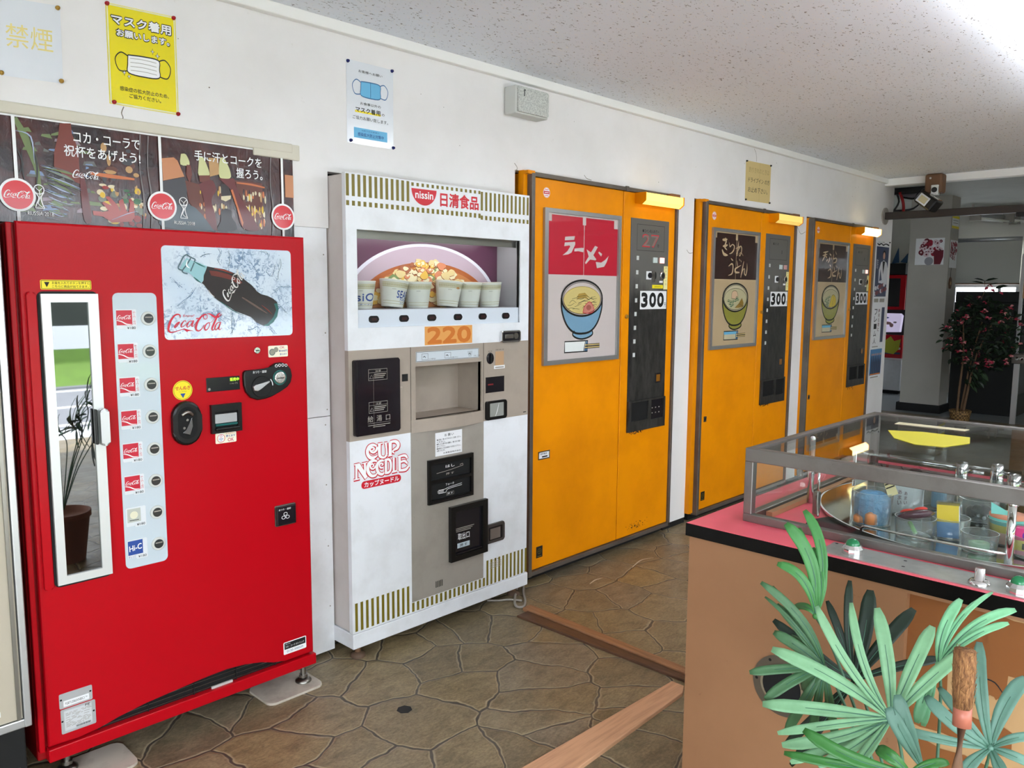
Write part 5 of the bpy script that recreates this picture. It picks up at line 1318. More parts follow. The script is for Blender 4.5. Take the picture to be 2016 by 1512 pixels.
# money side
m = MB(); m.disc(NF, 2.5035, 1.1665, 0.0215, 0.001, 0.006, M_SMOKE, 24, ry=0.026, bev=0.003); m.box(2.499, 2.508, NY - 0.013, NY - 0.006, 1.146, 1.187, M_BLACK, 0.002); m.text(NF, '返 却', 2.492, 2.516, 1.195, 1.201, .0014, M_INK); m.build('return_knob', nis)
sticker(nis, NF, 2.537, 2.591, 1.129, 1.195, mat('tan_tape', (186, 150, 114), 0.6), None, 'tan_label', .001, .001)
sticker(nis, NF, 2.528, 2.597, 1.117, 1.132, M_PAPER, lambda q, w: q.rect(NF, 2.535, 2.590, 1.1205, 1.126, w, M_GREY), 'torn_label', .001, .0016)
m = MB(); m.plate(NF, 2.472, 2.597, 1.008, 1.0855, [(2.475, 2.594, 1.0115, 1.0825)], .001, .003, M_BEIGE); m.rect(NF, 2.475, 2.594, 1.0115, 1.0825, .0016, M_SMOKE); m.rect(NF, 2.49, 2.525, 1.045, 1.052, .002, mat('dim_red', (110, 30, 34), 0.4)); m.build('display', nis)
m = MB(); m.rrect(NF, 2.473, 2.604, 0.889, 0.9745, 0.010, .001, .012, M_BLACK, .003); m.rrect(NF, 2.494, 2.581, 0.903, 0.964, 0.003, .012, .0125, mat('lcd_grey', (150, 152, 146), 0.2)); m.ribbon(NF, [(2.528, .905, .002), (2.54, .93, .003), (2.55, .962, .001)], .0132, M_PAPER, 4); m.build('note_slot', nis)
m = MB(); m.text(NF, '100 50 10', 2.54, 2.59, 1.2, 1.2055, .0014, M_INK); m.rect(NF, 2.722, 2.742, .899, .903, .0014, M_INK); m.build('small_print', nis)
# grey lower panel
m = MB(); m.fbox(NF, 2.050, 2.4645, 0.163, 0.8865, 0, 0.002, M_GREY)
for i in range(5):
    m.rect(NF, 2.179 + i * .0085, 2.1835 + i * .0085, 0.192, 0.2205, .0024, M_INK)
m.build('lower_panel', nis)
def d(q, w):
    q.text(NF, 'お 願 い', 2.232, 2.284, 0.8475, 0.859, w, M_INK, .02)
    for j, s in enumerate(('●お湯は、熱いのでやけどにご注意ください。', 'ください。', '●残ったお湯や空の容器は、備え付けの箱へ', '捨てて下さい。', '●故障のときは係員までお知らせ下さい。', 'お願いいたします。')):
        q.text(NF, s, 2.188, 2.326 if j % 2 == 0 else 2.235, 0.8335 - j * .0095, 0.8410 - j * .0095, w, M_INK, .015)
    q.text(NF, '日清食品株式会社', 2.225, 2.325, 0.7735, 0.7805, w, M_INK, .02)
sticker(nis, NF, 2.1805, 2.333, 0.767, 0.868, M_PAPER, d, 'notice_sheet', .001, .002)
m = MB(); m.plate(NF, 2.135, 2.392, 0.566, 0.757, [(2.148, 2.378, 0.668, 0.738), (2.148, 2.378, 0.583, 0.655)], .002, .014, M_BLACK)
for z0, z1 in ((.668, .738), (.583, .655)):
    m.rect(NF, 2.148, 2.378, z0, z1, .004, M_DARKIN)
w = .0046
m.text(NF, 'はし', 2.236, 2.288, .711, .723, w, M_PWHITE, .02); m.text(NF, '押 す', 2.238, 2.284, .679, .689, w, M_GREY, .03); m.ribbon(NF, [(2.185, .694, .002), (2.26, .699, .002), (2.335, .708, .002)], w, M_GREY, 3)
m.ribbon(NF, [(2.318, .713, .002), (2.335, .716, .002), (2.336, .706, .002)], w, M_GREY, 3)
m.text(NF, 'フォーク', 2.236, 2.284, .633, .643, w, M_PWHITE, .01)
for dz in (-.0065, .0065):
    m.ribbon(NF, [(2.195, .612 + dz * 1.1, .0018), (2.235, .612 + dz * 1.1, .0018), (2.25, .620 + dz * .5, .0018), (2.33, .626 + dz * .6, .0018)], w, M_PWHITE, 4)
for dz in (-.004, 0, .004):
    m.ribbon(NF, [(2.19, .612 + dz, .0014), (2.225, .612 + dz, .0014)], w, M_PWHITE)
m.plate(NF, 2.240, 2.283, .589, .603, [(2.2412, 2.2818, .5902, .6018)], w, w + .0002, M_GREY); m.text(NF, '押 す', 2.246, 2.277, .592, .600, w, M_PWHITE, .02)
m.box(2.15, 2.376, NY - .016, NY - .013, .571, .576, M_SMOKE); m.build('chopstick_dispenser', nis)
m = MB(); m.plate(NF, 2.254, 2.476, 0.288, 0.534, [(2.280, 2.445, 0.312, 0.509)], .002, .020, M_BLACK)
m.box(2.28, 2.445, NY - .008, NY - .004, .312, .509, M_SMOKE, .001)
w = .0086
m.text(NF, '取出口', 2.303, 2.372, .376, .406, w, M_PWHITE, .01); m.rect(NF, 2.299, 2.373, .340, .362, w, mat('pale_label', (190, 204, 214), .4)); m.text(NF, '押 す', 2.314, 2.358, .3435, .358, w + .0004, M_INK, .02)  # plain pale label behind the word
for j in range(3):
    m.rect(NF, 2.285 + j * .004, 2.40 - j * .01, .428 - j * .007, .431 - j * .007, w, M_GREY)
m.box(2.284, 2.44, NY - .018, NY - .013, .316, .322, M_SMOKE)
m.build('outlet_flap', nis)
m = MB(); m.rrect(NF, 2.477, 2.595, .317, .406, .010, 0, .010, mat('return_grey', (66, 60, 58), .4), .003); m.rrect(NF, 2.492, 2.580, .330, .392, .004, .010, .0105, M_SMOKE); m.rect(NF, 2.50, 2.565, .335, .385, .0108, mat('return_inner', (112, 100, 92), .5)); m.build('coin_return', nis)
def d(q, w):
    q.text(NF, '入 替 日', 2.525, 2.562, .2265, .2345, w, M_INK, .02)
    for j in range(4):
        q.rect(NF, 2.506, 2.582, .218 - j * .008, .2205 - j * .008, w, M_GREY)
sticker(nis, NF, 2.501, 2.586, .188, .238, M_PAPER, d, 'date_label', .001)

# ------------------------------------------------------------------ three orange noodle machines
YY = -0.0425
YFc = WF(YY)
M_WORN = mat('worn_panel', (98, 96, 92), 0.42)
nt, N, L_, B = nodes(M_WORN)                   # grey metal whose coating has gone black and blotchy below the price
sx_ = N.new('ShaderNodeSeparateXYZ'); L_.new(texco(nt), sx_.inputs[0])
wz_ = N.new('ShaderNodeMath'); wz_.operation = 'MULTIPLY_ADD'; wz_.inputs[1].default_value = 0.42; L_.new(noise(nt, texco(nt, (1.4, 1, 0.5)), 6, 5, 0.65), wz_.inputs[0]); L_.new(sx_.outputs[2], wz_.inputs[2])
wc_ = ramp(nt, noise(nt, texco(nt, (2, 1, 0.6)), 16, 6, 0.7), [(0.35, S(22, 21, 20)), (0.65, S(60, 58, 55))])
mr_ = N.new('ShaderNodeMapRange'); mr_.inputs['From Min'].default_value = 1.58; mr_.inputs['From Max'].default_value = 1.74; L_.new(wz_.outputs[0], mr_.inputs['Value'])
L_.new(mix(nt, mr_.outputs[0], wc_, S(98, 96, 92)), B.inputs['Base Color'])
M_FRAMEG = mat('poster_frame', (168, 168, 166), 0.35, metal=0.7)
M_EDGE = dirty('worn_steel_edge', (112, 104, 96), (60, 52, 46), 0.6, 5, 0.45, metal=0.5)
M_AMBER = mat('amber_cover', (250, 206, 84), 0.35, emit=(255, 214, 96), es=0.9)
M_AMBERW = mat('pale_cover', (255, 236, 170), 0.35, emit=(255, 232, 160), es=1.7)
M_AMBERD = mat('dim_cover', (226, 198, 116), 0.35, emit=(255, 214, 110), es=0.25)
def noodle_machine(dx, label, noren, board, bowl_c, draw_word, draw_food, lit, soup, paper=True, clock=True, jamb=True):
    t = thing('vending_machine', label, 'vending machine', (3.48 + dx, 0.1, 0.0))
    X = lambda a: a + dx
    F = lambda a, b, w: YFc(a + dx, b, w)
    m = MB(); m.box(X(2.842), X(4.112), -0.02, 0.62, 0.045, 2.022, M_YEL); m.box(X(2.85), X(4.11), 0.01, 0.6, 0.0, 0.046, M_MATTE); m.build('cabinet', t)
    if jamb:
        m = MB(); m.prism(F, [(2.790, 0.06), (2.838, 0.06), (2.838, 2.03), (2.812, 2.03)], -0.045, -0.012, M_YEL); m.box(X(2.812), X(2.86), -0.06, -0.01, 2.012, 2.028, M_YEL); m.build('side_board', t)
    m = MB()
    m.box(X(2.838), X(2.862), -0.062, -0.018, 0.046, 2.018, M_EDGE, 0.003); m.box(X(2.862), X(2.868), -0.055, -0.018, 0.046, 2.012, M_MATTE)
    m.box(X(2.862), X(4.112), -0.056, -0.018, 2.004, 2.024, M_EDGE, 0.002); m.box(X(2.862), X(4.112), -0.056, -0.018, 0.046, 0.068, M_EDGE, 0.002)
    m.box(X(4.096), X(4.114), -0.056, -0.018, 0.046, 2.02, M_EDGE, 0.003); m.box(X(3.590), X(3.615), -0.058, -0.05, 2.0, 2.028, M_EDGE); m.box(X(3.5857), X(3.5913), -0.034, -0.019, 0.07, 2.003, M_MATTE)  # last box: shade of the door gap put in as a dark strip
    m.build('metal_edging_gap', t)
    m = MB(); m.box(X(2.866), X(3.5855), YY, -0.018, 0.070, 2.003, M_YEL, 0.004)
    m.disc(F, 2.962, 1.938, 0.0245, 0.0004, None, M_PAPER, 24); m.ring(F, 2.962, 1.938, .021, .0225, .0007, M_LOGORED, 24); m.rect(F, 2.942, 2.982, 1.931, 1.945, .0007, M_LOGORED); m.rect(F, 2.947, 2.977, 1.9365, 1.9395, .001, M_PAPER); m.rect(F, 2.95, 2.974, 1.95, 1.953, .0007, M_LOGORED); m.rect(F, 2.95, 2.974, 1.923, 1.926, .0007, M_LOGORED)
    if clock:
        m.fbox(F, 2.913, 2.960, .125, .1835, 0, .001, M_INK); m.ring(F, 2.9365, .158, .0125, .0145, .0014, M_OLIVE, 20); m.rect(F, 2.9358, 2.9372, .146, .170, .0014, M_OLIVE); m.rect(F, 2.925, 2.948, .1573, .1587, .0014, M_OLIVE); m.rect(F, 2.921, 2.952, .130, .134, .0014, M_OLIVE)
    m.build('main_door', t)
    m = MB()
    if clock and dx == 0:
        m.plate(F, 2.920, 3.006, .629, .670, [(2.925, 3.001, .634, .665)], 0, .003, M_STEEL); m.rect(F, 2.925, 3.001, .634, .665, .001, M_PAPER); m.text(F, '使用電源', 2.935, 2.985, .652, .661, .0014, M_INK, .02); m.rect(F, 2.948, 2.99, .638, .645, .0014, M_INK); m.build('meter_plate', t)
    else:
        m.fbox(F, 2.917, 2.950, .640, .675, 0, .002, M_STEEL); m.disc(F, 2.934, .6575, .009, .0024, None, M_INK, 14); m.build('door_lock', t)
    # poster
    m = MB(); m.plate(F, 2.938, 3.556, 1.100, 1.866, [(2.966, 3.536, 1.122, 1.846)], 0, .014, M_FRAMEG); pf = m.build('poster_frame', t)
    m = MB(); m.fbox(F, 2.966, 3.536, 1.122, 1.846, 0, .002, board)
    w = .0024
    m.rect(F, 2.966, 3.536, 1.548, 1.838, w, noren)
    m.rect(F, 2.966, 3.000, 1.806, 1.846, w + .0003, board); m.rect(F, 3.504, 3.536, 1.796, 1.846, w + .0003, board); m.rect(F, 3.2395, 3.266, 1.800, 1.846, w + .0003, board); m.rect(F, 3.2505, 3.2545, 1.548, 1.80, w + .0003, board)
    draw_word(m, F, w + .0006)
    # bowl drawn with heavy outlines
    cx = bowl_c
    outer = smooth_pts([(cx - .165, 1.432), (cx - .160, 1.37), (cx - .125, 1.30), (cx - .068, 1.258), (cx, 1.248), (cx + .072, 1.258), (cx + .128, 1.30), (cx + .163, 1.37), (cx + .168, 1.432)], 4)
    m.flat(F, outer + [(cx + .166 * cos(rad(a)), 1.432 + .09 * sin(rad(a))) for a in range(10, 180, 10)], w, soup[0])
    m.flat(F, [(cx - .062, 1.258), (cx + .085, 1.262), (cx + .09, 1.243), (cx + .05, 1.226), (cx, 1.221), (cx - .045, 1.228), (cx - .072, 1.246)][::-1], w + .0001, soup[0])
    m.ribbon(F, [(cx - .058, 1.264, .008), (cx - .073, 1.245, .009), (cx - .045, 1.228, .009), (cx + .003, 1.220, .009), (cx + .055, 1.227, .009), (cx + .091, 1.243, .009), (cx + .083, 1.266, .008)], w + .0006, M_INK, 4)
    m.ribbon(F, [(a, b, .011) for a, b in outer], w + .0006, M_INK, 1)
    E = lambda rx, rz, z: [(cx + rx * cos(2 * pi * i / 48), z + rz * sin(2 * pi * i / 48)) for i in range(49)]
    m.flat(F, E(.166, .092, 1.430)[:-1], w + .0008, soup[1])
    m.flat(F, E(.150, .070, 1.420)[:-1], w + .0011, soup[2])
    m.ribbon(F, [(a, b, .003) for a, b in E(.150, .070, 1.420)], w + .0014, soup[3], 1)
    draw_food(m, F, cx, w + .0017)
    m.ring(F, cx, 1.430, .159, .170, w + .0028, M_INK, 48, .086, .096)
    m.ring(F, cx, 1.430, .1515, .1545, w + .0028, M_INK, 48, .080, .0825)
    # chopsticks in a paper sleeve
    c = cx - 3.242
    m.flat(F, [(3.107 + c, 1.156), (3.262 + c, 1.155), (3.276 + c, 1.2105), (3.107 + c, 1.2115)], w, M_PWHITE if dx == 0 else M_BLUE)
    if dx:
        m.rect(F, 3.107 + c, 3.262 + c, 1.156, 1.190, w + .0002, soup[1])
    m.flat(F, [(3.262 + c, 1.155), (3.292 + c, 1.154), (3.294 + c, 1.210), (3.276 + c, 1.2105)], w + .0003, mat('sleeve_blue', (70, 110, 150), .5))
    for z in (1.170, 1.183):
        m.rect(F, 3.268 + c, 3.394 + c, z, z + .009, w + .0005, mat('chopstick_print', (214, 184, 120), .5)); m.ribbon(F, [(3.268 + c, z, .003), (3.394 + c, z, .003), (3.394 + c, z + .009, .003), (3.268 + c, z + .009, .003)], w + .0008, M_INK, 1)
    m.ribbon(F, [(3.107 + c, 1.156, .006), (3.292 + c, 1.154, .006), (3.294 + c, 1.210, .006), (3.107 + c, 1.2115, .006), (3.107 + c, 1.153, .006)], w + .0009, M_INK, 1)
    m.ribbon(F, [(3.259 + c, 1.156, .003), (3.274 + c, 1.210, .003)], w + .0009, M_INK, 1); m.ribbon(F, [(3.264 + c, 1.156, .002), (3.279 + c, 1.210, .002)], w + .0010, M_PWHITE, 1)
    m.build('poster_print', pf)
    m = MB(); m.rect(F, 2.966, 3.536, 1.122, 1.846, .0075, M_PANE); m.build('poster_pane', pf)
    # control door
    m = MB(); m.box(X(3.5915), X(4.095), YY, -0.018, 0.070, 2.003, M_YEL, 0.004)
    rr = random.Random(int(dx * 10) + 3)
    for j in range(40):
        a, b = rr.uniform(3.66, 3.82), .675 - abs(rr.gauss(0, .008)); m.disc(F, a, b, rr.uniform(.001, .005), .0004, None, M_MATTE, 7)
    if dx == 0:
        for j in range(50):
            a, b = 3.78 + rr.gauss(0, .05), .10 + abs(rr.gauss(0, .02)); m.disc(F, a, b, rr.uniform(.001, .004), .0004, None, M_MATTE, 7)
    m.build('control_door', t)
    m = MB(); m.disc(F, 3.632, 1.329, .011, 0, .012, M_GOLD, 16, bev=.003); m.build('door_knob', t)
    m = MB(); m.fbox(F, 3.658, 4.030, .676, 1.867, 0, .003, M_WORN); w = .0034
    m.plate(F, 3.715, 3.985, 1.693, 1.837, [(3.717, 3.983, 1.695, 1.835)], w - .0001, w, M_INK)
    if dx == 0:
        m.text(F, '●コインを入れて一', 3.766, 3.930, 1.793, 1.812, w, M_INK, .02)
        m.text(F, '27', 3.765, 3.930, 1.713, 1.785, w, M_LOGORED, .05); m.text(F, '27', 3.772, 3.924, 1.718, 1.780, w + .0004, mat('worn_metal_print', (124, 112, 106), .4), .0); m.text(F, '秒', 3.914, 3.932, 1.714, 1.735, w + .0008, M_INK)
    else:
        m.text(F, '●コインを', 3.766, 3.850, 1.793, 1.812, w, M_INK, .02); m.rect(F, 3.90, 3.906, 1.735, 1.76, w, M_INK)
    for z in (1.651, 1.572, 1.495, 1.417, 1.341, 1.264, 1.188, 1.112):
        m.fbox(F, 3.711 + (z - 1.5) * .03, 3.731 + (z - 1.5) * .03, z - .0115, z + .0115, .003, .005, mat('lamp_lens', (206, 208, 206), .3))
    cp = m.build('control_panel', t)
    m = MB(); m.fbox(F, 3.872, 3.913, 1.628, 1.659, .003, .009, mat('lens_clear', (196, 208, 206), .15), .001); m.build('indicator', cp)
    m = MB(); m.fbox(F, 3.943, 3.984, 1.628, 1.659, .003, .009, mat('lens_pink' if dx != 1.577 else 'lens_pink_dull', (246, 200, 196) if dx != 1.577 else (200, 150, 146), .15, emit=(255, 170, 160), es=0.6 if dx != 1.577 else .0), .001); m.build('indicator', cp)
    m = MB(); m.fbox(F, 3.812, 3.862, 1.534, 1.580, .003, .005, M_PAPER, .001); m.disc(F, 3.842, 1.557, .016, .005, .012, M_SMOKE, 18); m.fbox(F, 3.868, 3.876, 1.52, 1.58, .003, .020, M_STEEL); m.disc(F, 3.900, 1.557, .015, .0034, None, M_DARKIN, 18, .022)
    m.build('coin_mechanism', cp)
    m = MB(); m.disc(F, 3.966, 1.557, .024, .003, .014, M_CHROME, 24, bev=.003); m.disc(F, 3.966, 1.557, .015, .014, .0145, M_INK, 20); m.fbox(F, 3.945, 3.979, 1.516, 1.528, .003, .004, M_PAPER)
    m.build('return_knob', cp)
    sticker(cp, F, 3.874, 3.983, 1.484, 1.504, M_YSTICK if dx == 0 else M_WORN, (lambda q, w: q.text(F, '夜間使用中止', 3.895, 3.965, 1.489, 1.499, w, M_OLIVE, .0)) if dx == 0 else None, 'label_strip', .001, .003)
    sticker(cp, F, 3.988, 4.028, 1.479, 1.612, mat('label_strip_cream', (236, 228, 160), .5), lambda q, w: [q.text(F, s, 4.001, 4.017, 1.597 - j * .0185, 1.607 - j * .0185, w, M_GREY) for j, s in enumerate('硬貨は百円玉')], 'label_strip', .001, .003)
    sticker(cp, F, 3.758, 4.021, 1.3665, 1.4695, M_PAPER, lambda q, w: [q.text(F, ch, 3.767 + j * .0795, 3.836 + j * .0795 - (0.005 if j == 0 else 0), 1.376, 1.461, w, M_INK, .13) for j, ch in enumerate('300')] + [q.text(F, '円', 3.998, 4.016, 1.376, 1.403, w, M_INK)], 'price_sign', .001, .003)
    m = MB(); m.plate(F, 3.657, 4.030, .676, .852, [(3.688, 3.856, .734, .842), (3.885, 4.010, .728, .842)], .003, .012, M_WORN)
    m.rect(F, 3.688, 3.856, .734, .842, .0036, M_DARKIN); m.rect(F, 3.885, 4.010, .728, .842, .0042, M_SMOKE if dx == 0 else M_DARKIN)
    if dx == 0:
        for j in range(6):
            m.rect(F, 3.90 + (j % 3) * .035, 3.91 + (j % 3) * .035, .76 + (j // 3) * .03, .766 + (j // 3) * .03, .0046, M_GREY)
    m.build('outlet', t)
    m = MB(); m.fbox(F, 3.928, 3.982, .937, .994, .003, .006, M_SMOKE, .001); m.rect(F, 3.936, 3.975, .945, .986, .0064, mat('amber_window', (130, 84, 20), .3)); m.build('coin_return', cp)
    # hood lamp
    m = MB(); m.box(X(3.697), X(4.069), YY - .0335, YY, 1.948, 2.0025, M_YEL); m.prism(lambda a, b, w: (X(3.690) + w, YY - a, b), [(0, 1.945), (.045, 1.938), (.072, 1.958), (.072, 2.003), (0, 2.003)], 0, .006, M_YEL); m.prism(lambda a, b, w: (X(4.070) + w, YY - a, b), [(0, 1.945), (.045, 1.938), (.072, 1.958), (.072, 2.003), (0, 2.003)], 0, .006, M_YEL)
    hl = m.build('hood_lamp', t)
    m = MB(); m.prism(lambda a, b, w: (X(3.697) + w, YY - a, b), [(.034, 1.943), (.043, 1.940), (.070, 1.959), (.070, 2.000), (.034, 2.000)], 0, .372, lit, .003); m.build('lamp_cover', hl)
    m = MB(); m.box(X(3.98), X(4.07), -0.09, -0.045, 2.003, 2.02, M_BROWNWOOD); m.build('lamp_bracket', hl)
    return t

M_NRED = mat('noren_red', (200, 24, 52), .4)
M_NBRN = mat('noren_brown', (46, 16, 14), .4)
M_BDPINK = mat('board_pale', (216, 200, 198), .4)
M_BDTAN = mat('board_tan', (198, 170, 134), .4)
def word_ramen(m, F, w):
    for s in G['ra']:
        m.flat(F, mm_(s), w, M_BDPINK)
def strokes(names, f, dz=1.0):
    def g(m, F, w):
        j = 0
        for nme in names:
            for s in G[nme]:
                m.ribbon(F, [(a * k, b * k, t_ * f * .001) for a, b, t_ in s], w + j * 2e-5, M_BDTAN, 4); j += 1
    return g
M_LINE = mat('print_dark_line', (90, 86, 60), .5)
M_LEEK = mat('print_scallion', (92, 128, 96), .5)
def food_ramen(m, F, cx, w):
    rr = random.Random(2)
    for j in range(26):
        a = cx + rr.uniform(-.10, .10); b = 1.41 + rr.uniform(-.03, .03)
        m.ribbon(F, [(a - .025, b - .006, .0016), (a, b + rr.uniform(-.012, .012), .002), (a + .03, b + rr.uniform(-.01, .012), .0016)], w + j * 1e-5, M_LINE, 3)
    for dz in (0, .012):
        m.flat(F, [(cx - .045, 1.425 + dz), (cx + .02, 1.432 + dz), (cx + .06, 1.420 + dz), (cx + .02, 1.446 + dz), (cx - .03, 1.441 + dz)], w + .0004 + dz * .01, mat('print_bamboo', (186, 150, 70), .5)); m.ribbon(F, [(cx - .045, 1.425 + dz, .002), (cx + .02, 1.432 + dz, .002), (cx + .06, 1.420 + dz, .002)], w + .0006 + dz * .01, M_LINE, 3)
    pk = smooth_pts([(cx + .005, 1.355), (cx + .015, 1.385), (cx + .055, 1.412), (cx + .085, 1.395), (cx + .098, 1.365), (cx + .06, 1.352), (cx + .005, 1.355)], 4)
    m.flat(F, pk[:-1][::-1], w + .0008, mat('print_pork', (216, 134, 120), .5)); m.ribbon(F, [(a, b, .003) for a, b in pk], w + .0010, M_LOGORED, 1)
    m.disc(F, cx + .052, 1.382, .02, w + .0010, None, mat('print_pork_dark', (176, 96, 84), .5), 14, .014)
def leeks(m, F, cx, w, pts):
    for j, (a, b, r_) in enumerate(pts):
        m.ring(F, cx + a, b, .006, .0105, w + j * 2e-5, M_LEEK, 16, .0035, .007); m.ribbon(F, [(cx + a - .02, b - .004, .002), (cx + a, b - .009, .004), (cx + a + .018, b - .002, .002)], w + j * 2e-5, M_LEEK, 3)
def food_kitsune(m, F, cx, w):
    nar = smooth_pts([(cx - .055, 1.425), (cx - .05, 1.462), (cx - .02, 1.475), (cx + .015, 1.468), (cx + .03, 1.44), (cx + .02, 1.42), (cx - .055, 1.425)], 4)
    m.flat(F, nar[:-1][::-1], w, mat('print_fishcake', (218, 178, 146), .5)); m.ribbon(F, [(a, b, .003) for a, b in nar], w + .0002, M_LINE, 1)
    leeks(m, F, cx, w + .0004, [(-.09, 1.412, 0), (-.06, 1.405, 0), (-.03, 1.408, 0), (0, 1.412, 0), (.03, 1.420, 0), (-.07, 1.392, 0), (-.035, 1.388, 0), (-.055, 1.378, 0), (.015, 1.432, 0)])
    m.flat(F, [(cx - .01, 1.362), (cx + .045, 1.392), (cx + .085, 1.428), (cx + .108, 1.395), (cx + .105, 1.370), (cx + .05, 1.362)][::-1], w + .0007, mat('print_tofu', (150, 116, 44), .5)); m.ribbon(F, [(cx + .045, 1.392, .003), (cx + .075, 1.380, .002), (cx + .106, 1.372, .003)], w + .0009, M_LINE, 2)
def food_tempura(m, F, cx, w):
    leeks(m, F, cx, w, [(-.10, 1.402, 0), (-.08, 1.418, 0), (-.05, 1.428, 0), (-.02, 1.436, 0), (-.07, 1.395, 0), (-.04, 1.408, 0), (-.075, 1.377, 0), (-.045, 1.385, 0), (-.05, 1.367, 0)])
    sh = smooth_pts([(cx - .03, 1.352), (cx - .005, 1.395), (cx + .02, 1.440), (cx + .06, 1.448), (cx + .095, 1.425), (cx + .105, 1.385), (cx + .08, 1.355), (cx + .03, 1.350), (cx - .03, 1.352)], 4)
    m.flat(F, sh[:-1][::-1], w + .0005, mat('print_tempura', (214, 184, 60), .5)); m.ribbon(F, [(a, b, .003) for a, b in sh], w + .0007, M_OLIVE, 1)
    m.ribbon(F, [(cx + .03, 1.36, .003), (cx + .045, 1.40, .004), (cx + .06, 1.44, .002)], w + .0007, M_OLIVE, 3); m.ribbon(F, [(cx + .055, 1.36, .003), (cx + .075, 1.40, .005), (cx + .07, 1.43, .002)], w + .0007, mat('print_orange', (214, 120, 40), .5), 3)
noodle_machine(0.0, 'orange noodle vending machine with red curtain poster and blue bowl, beside the white machine', M_NRED, M_BDPINK, 3.244, word_ramen, food_ramen, M_AMBER, [mat('bowl_blue', (126, 166, 196), .4), M_BDPINK, mat('broth_yellow', (224, 200, 130), .4), mat('broth_line', (190, 160, 90), .4)])
bowlg = mat('bowl_green', (150, 144, 52), .4); brim = mat('bowl_inside', (206, 192, 160), .4); brt = mat('broth_pale', (196, 184, 146), .4)
noodle_machine(1.577, 'orange noodle machine with brown curtain poster showing fried tofu in a green bowl', M_NBRN, M_BDTAN, 3.262, strokes(('ki', 'udon'), .52), food_kitsune, M_AMBERD, [bowlg, brim, brt, M_LINE])
noodle_machine(3.12, 'orange noodle machine with brown curtain poster showing tempura, next to the wall end', M_NBRN, M_BDTAN, 3.245, strokes(('ten', 'udon3'), .80), food_tempura, M_AMBERW, [bowlg, brim, brt, M_LINE], jamb=False)

# ------------------------------------------------------------------ posters at the wall end
M_PNAVY = mat('poster_navy', (38, 50, 84), .4); M_PMAR = mat('poster_maroon', (110, 30, 44), .4); M_PSKY = mat('poster_sky', (70, 130, 180), .4); M_SKIN = mat('poster_skin', (196, 150, 130), .5)
def d(q, F):
    q.rect(F, 0.03, 0.97, 0.0, 0.90, .0004, M_PNAVY)
    q.ribbon(F, [(0.05, .95, .02), (0.2, .93, .03), (.35, .955, .02), (.5, .93, .025), (.7, .955, .02), (.95, .935, .03)], .0008, M_INK, 4)
    q.text(F, '公演', 0.1, 0.6, 0.965, 0.995, .0008, M_GREY)
    q.disc(F, .62, .76, .12, .0008, None, M_INK, 18, .08); q.disc(F, .62, .74, .085, .0010, None, M_SKIN, 18, .065)
    q.flat(F, [(.3, .25), (.95, .22), (.98, .5), (.85, .62), (.62, .66), (.42, .62), (.28, .48)][::1], .0009, mat('poster_robe', (214, 214, 220), .5))
    q.flat(F, [(.52, .64), (.72, .64), (.62, .40)][::-1], .0012, M_INK); q.flat(F, [(.4, .5), (.55, .3), (.35, .28)][::-1], .0012, M_PNAVY)
    for j in range(14):
        q.disc(F, .08 + (j * .37 % .88), .05 + (j * .23 % .19), .09, .0010 + j * 1e-5, None, M_PMAR if j % 3 else MATS['poster_robe'], 10, .04)
    q.text(F, '東京', .08, .2, .5, .68, .0012, MATS['poster_robe'])
wall_paper('poster', 'navy poster with a figure in a white robe, top one at the wall end', 'poster', [(7.405, 1.432), (7.708, 1.432), (7.730, 1.925), (7.405, 1.925)], d, [(0.97, 0.99, M_MATTE)])
def d(q, F):
    for j in range(2):
        q.rect(F, .05 + j * .45, .40 + j * .5, .90, .97, .0004, M_GREY)
    q.rect(F, .74, .98, .12, .80, .0004, M_PNAVY)
    for j, s in enumerate('フレーム人'):
        q.text(F, s, .15, .38, .66 - j * .14, .77 - j * .14, .0006, M_INK, .03)
    for j, s in enumerate('夢見る君と'):
        q.text(F, s, .46, .60, .70 - j * .09, .77 - j * .09, .0006, M_PMAR, .02)
    q.rect(F, .1, .6, .03, .05, .0006, M_GREY)
wall_paper('poster', 'white poster with upright black and red lettering, middle one at the wall end', 'poster', [(7.405, 0.962), (7.690, 0.962), (7.705, 1.428), (7.405, 1.428)], d)
def d(q, F):
    q.rect(F, 0, 1, 0.12, 1, .0004, M_PSKY)
    for j in range(6):
        x = .1 + j * .15
        q.flat(F, [(x, .15), (x + .12, .15), (x + .13, .55), (x + .09, .78), (x + .03, .78), (x - .01, .55)], .0007 + j * 2e-5, M_PNAVY); q.disc(F, x + .06, .82, .05, .0009, None, M_SKIN, 10, .04)
    q.rect(F, .05, .95, .13, .17, .0012, MATS['print_orange']); q.rect(F, .1, .8, .03, .07, .0006, M_GREY)
wall_paper('poster', 'blue group poster, lowest one at the wall end', 'poster', [(7.405, 0.690), (7.675, 0.690), (7.688, 0.958), (7.405, 0.958)], d)

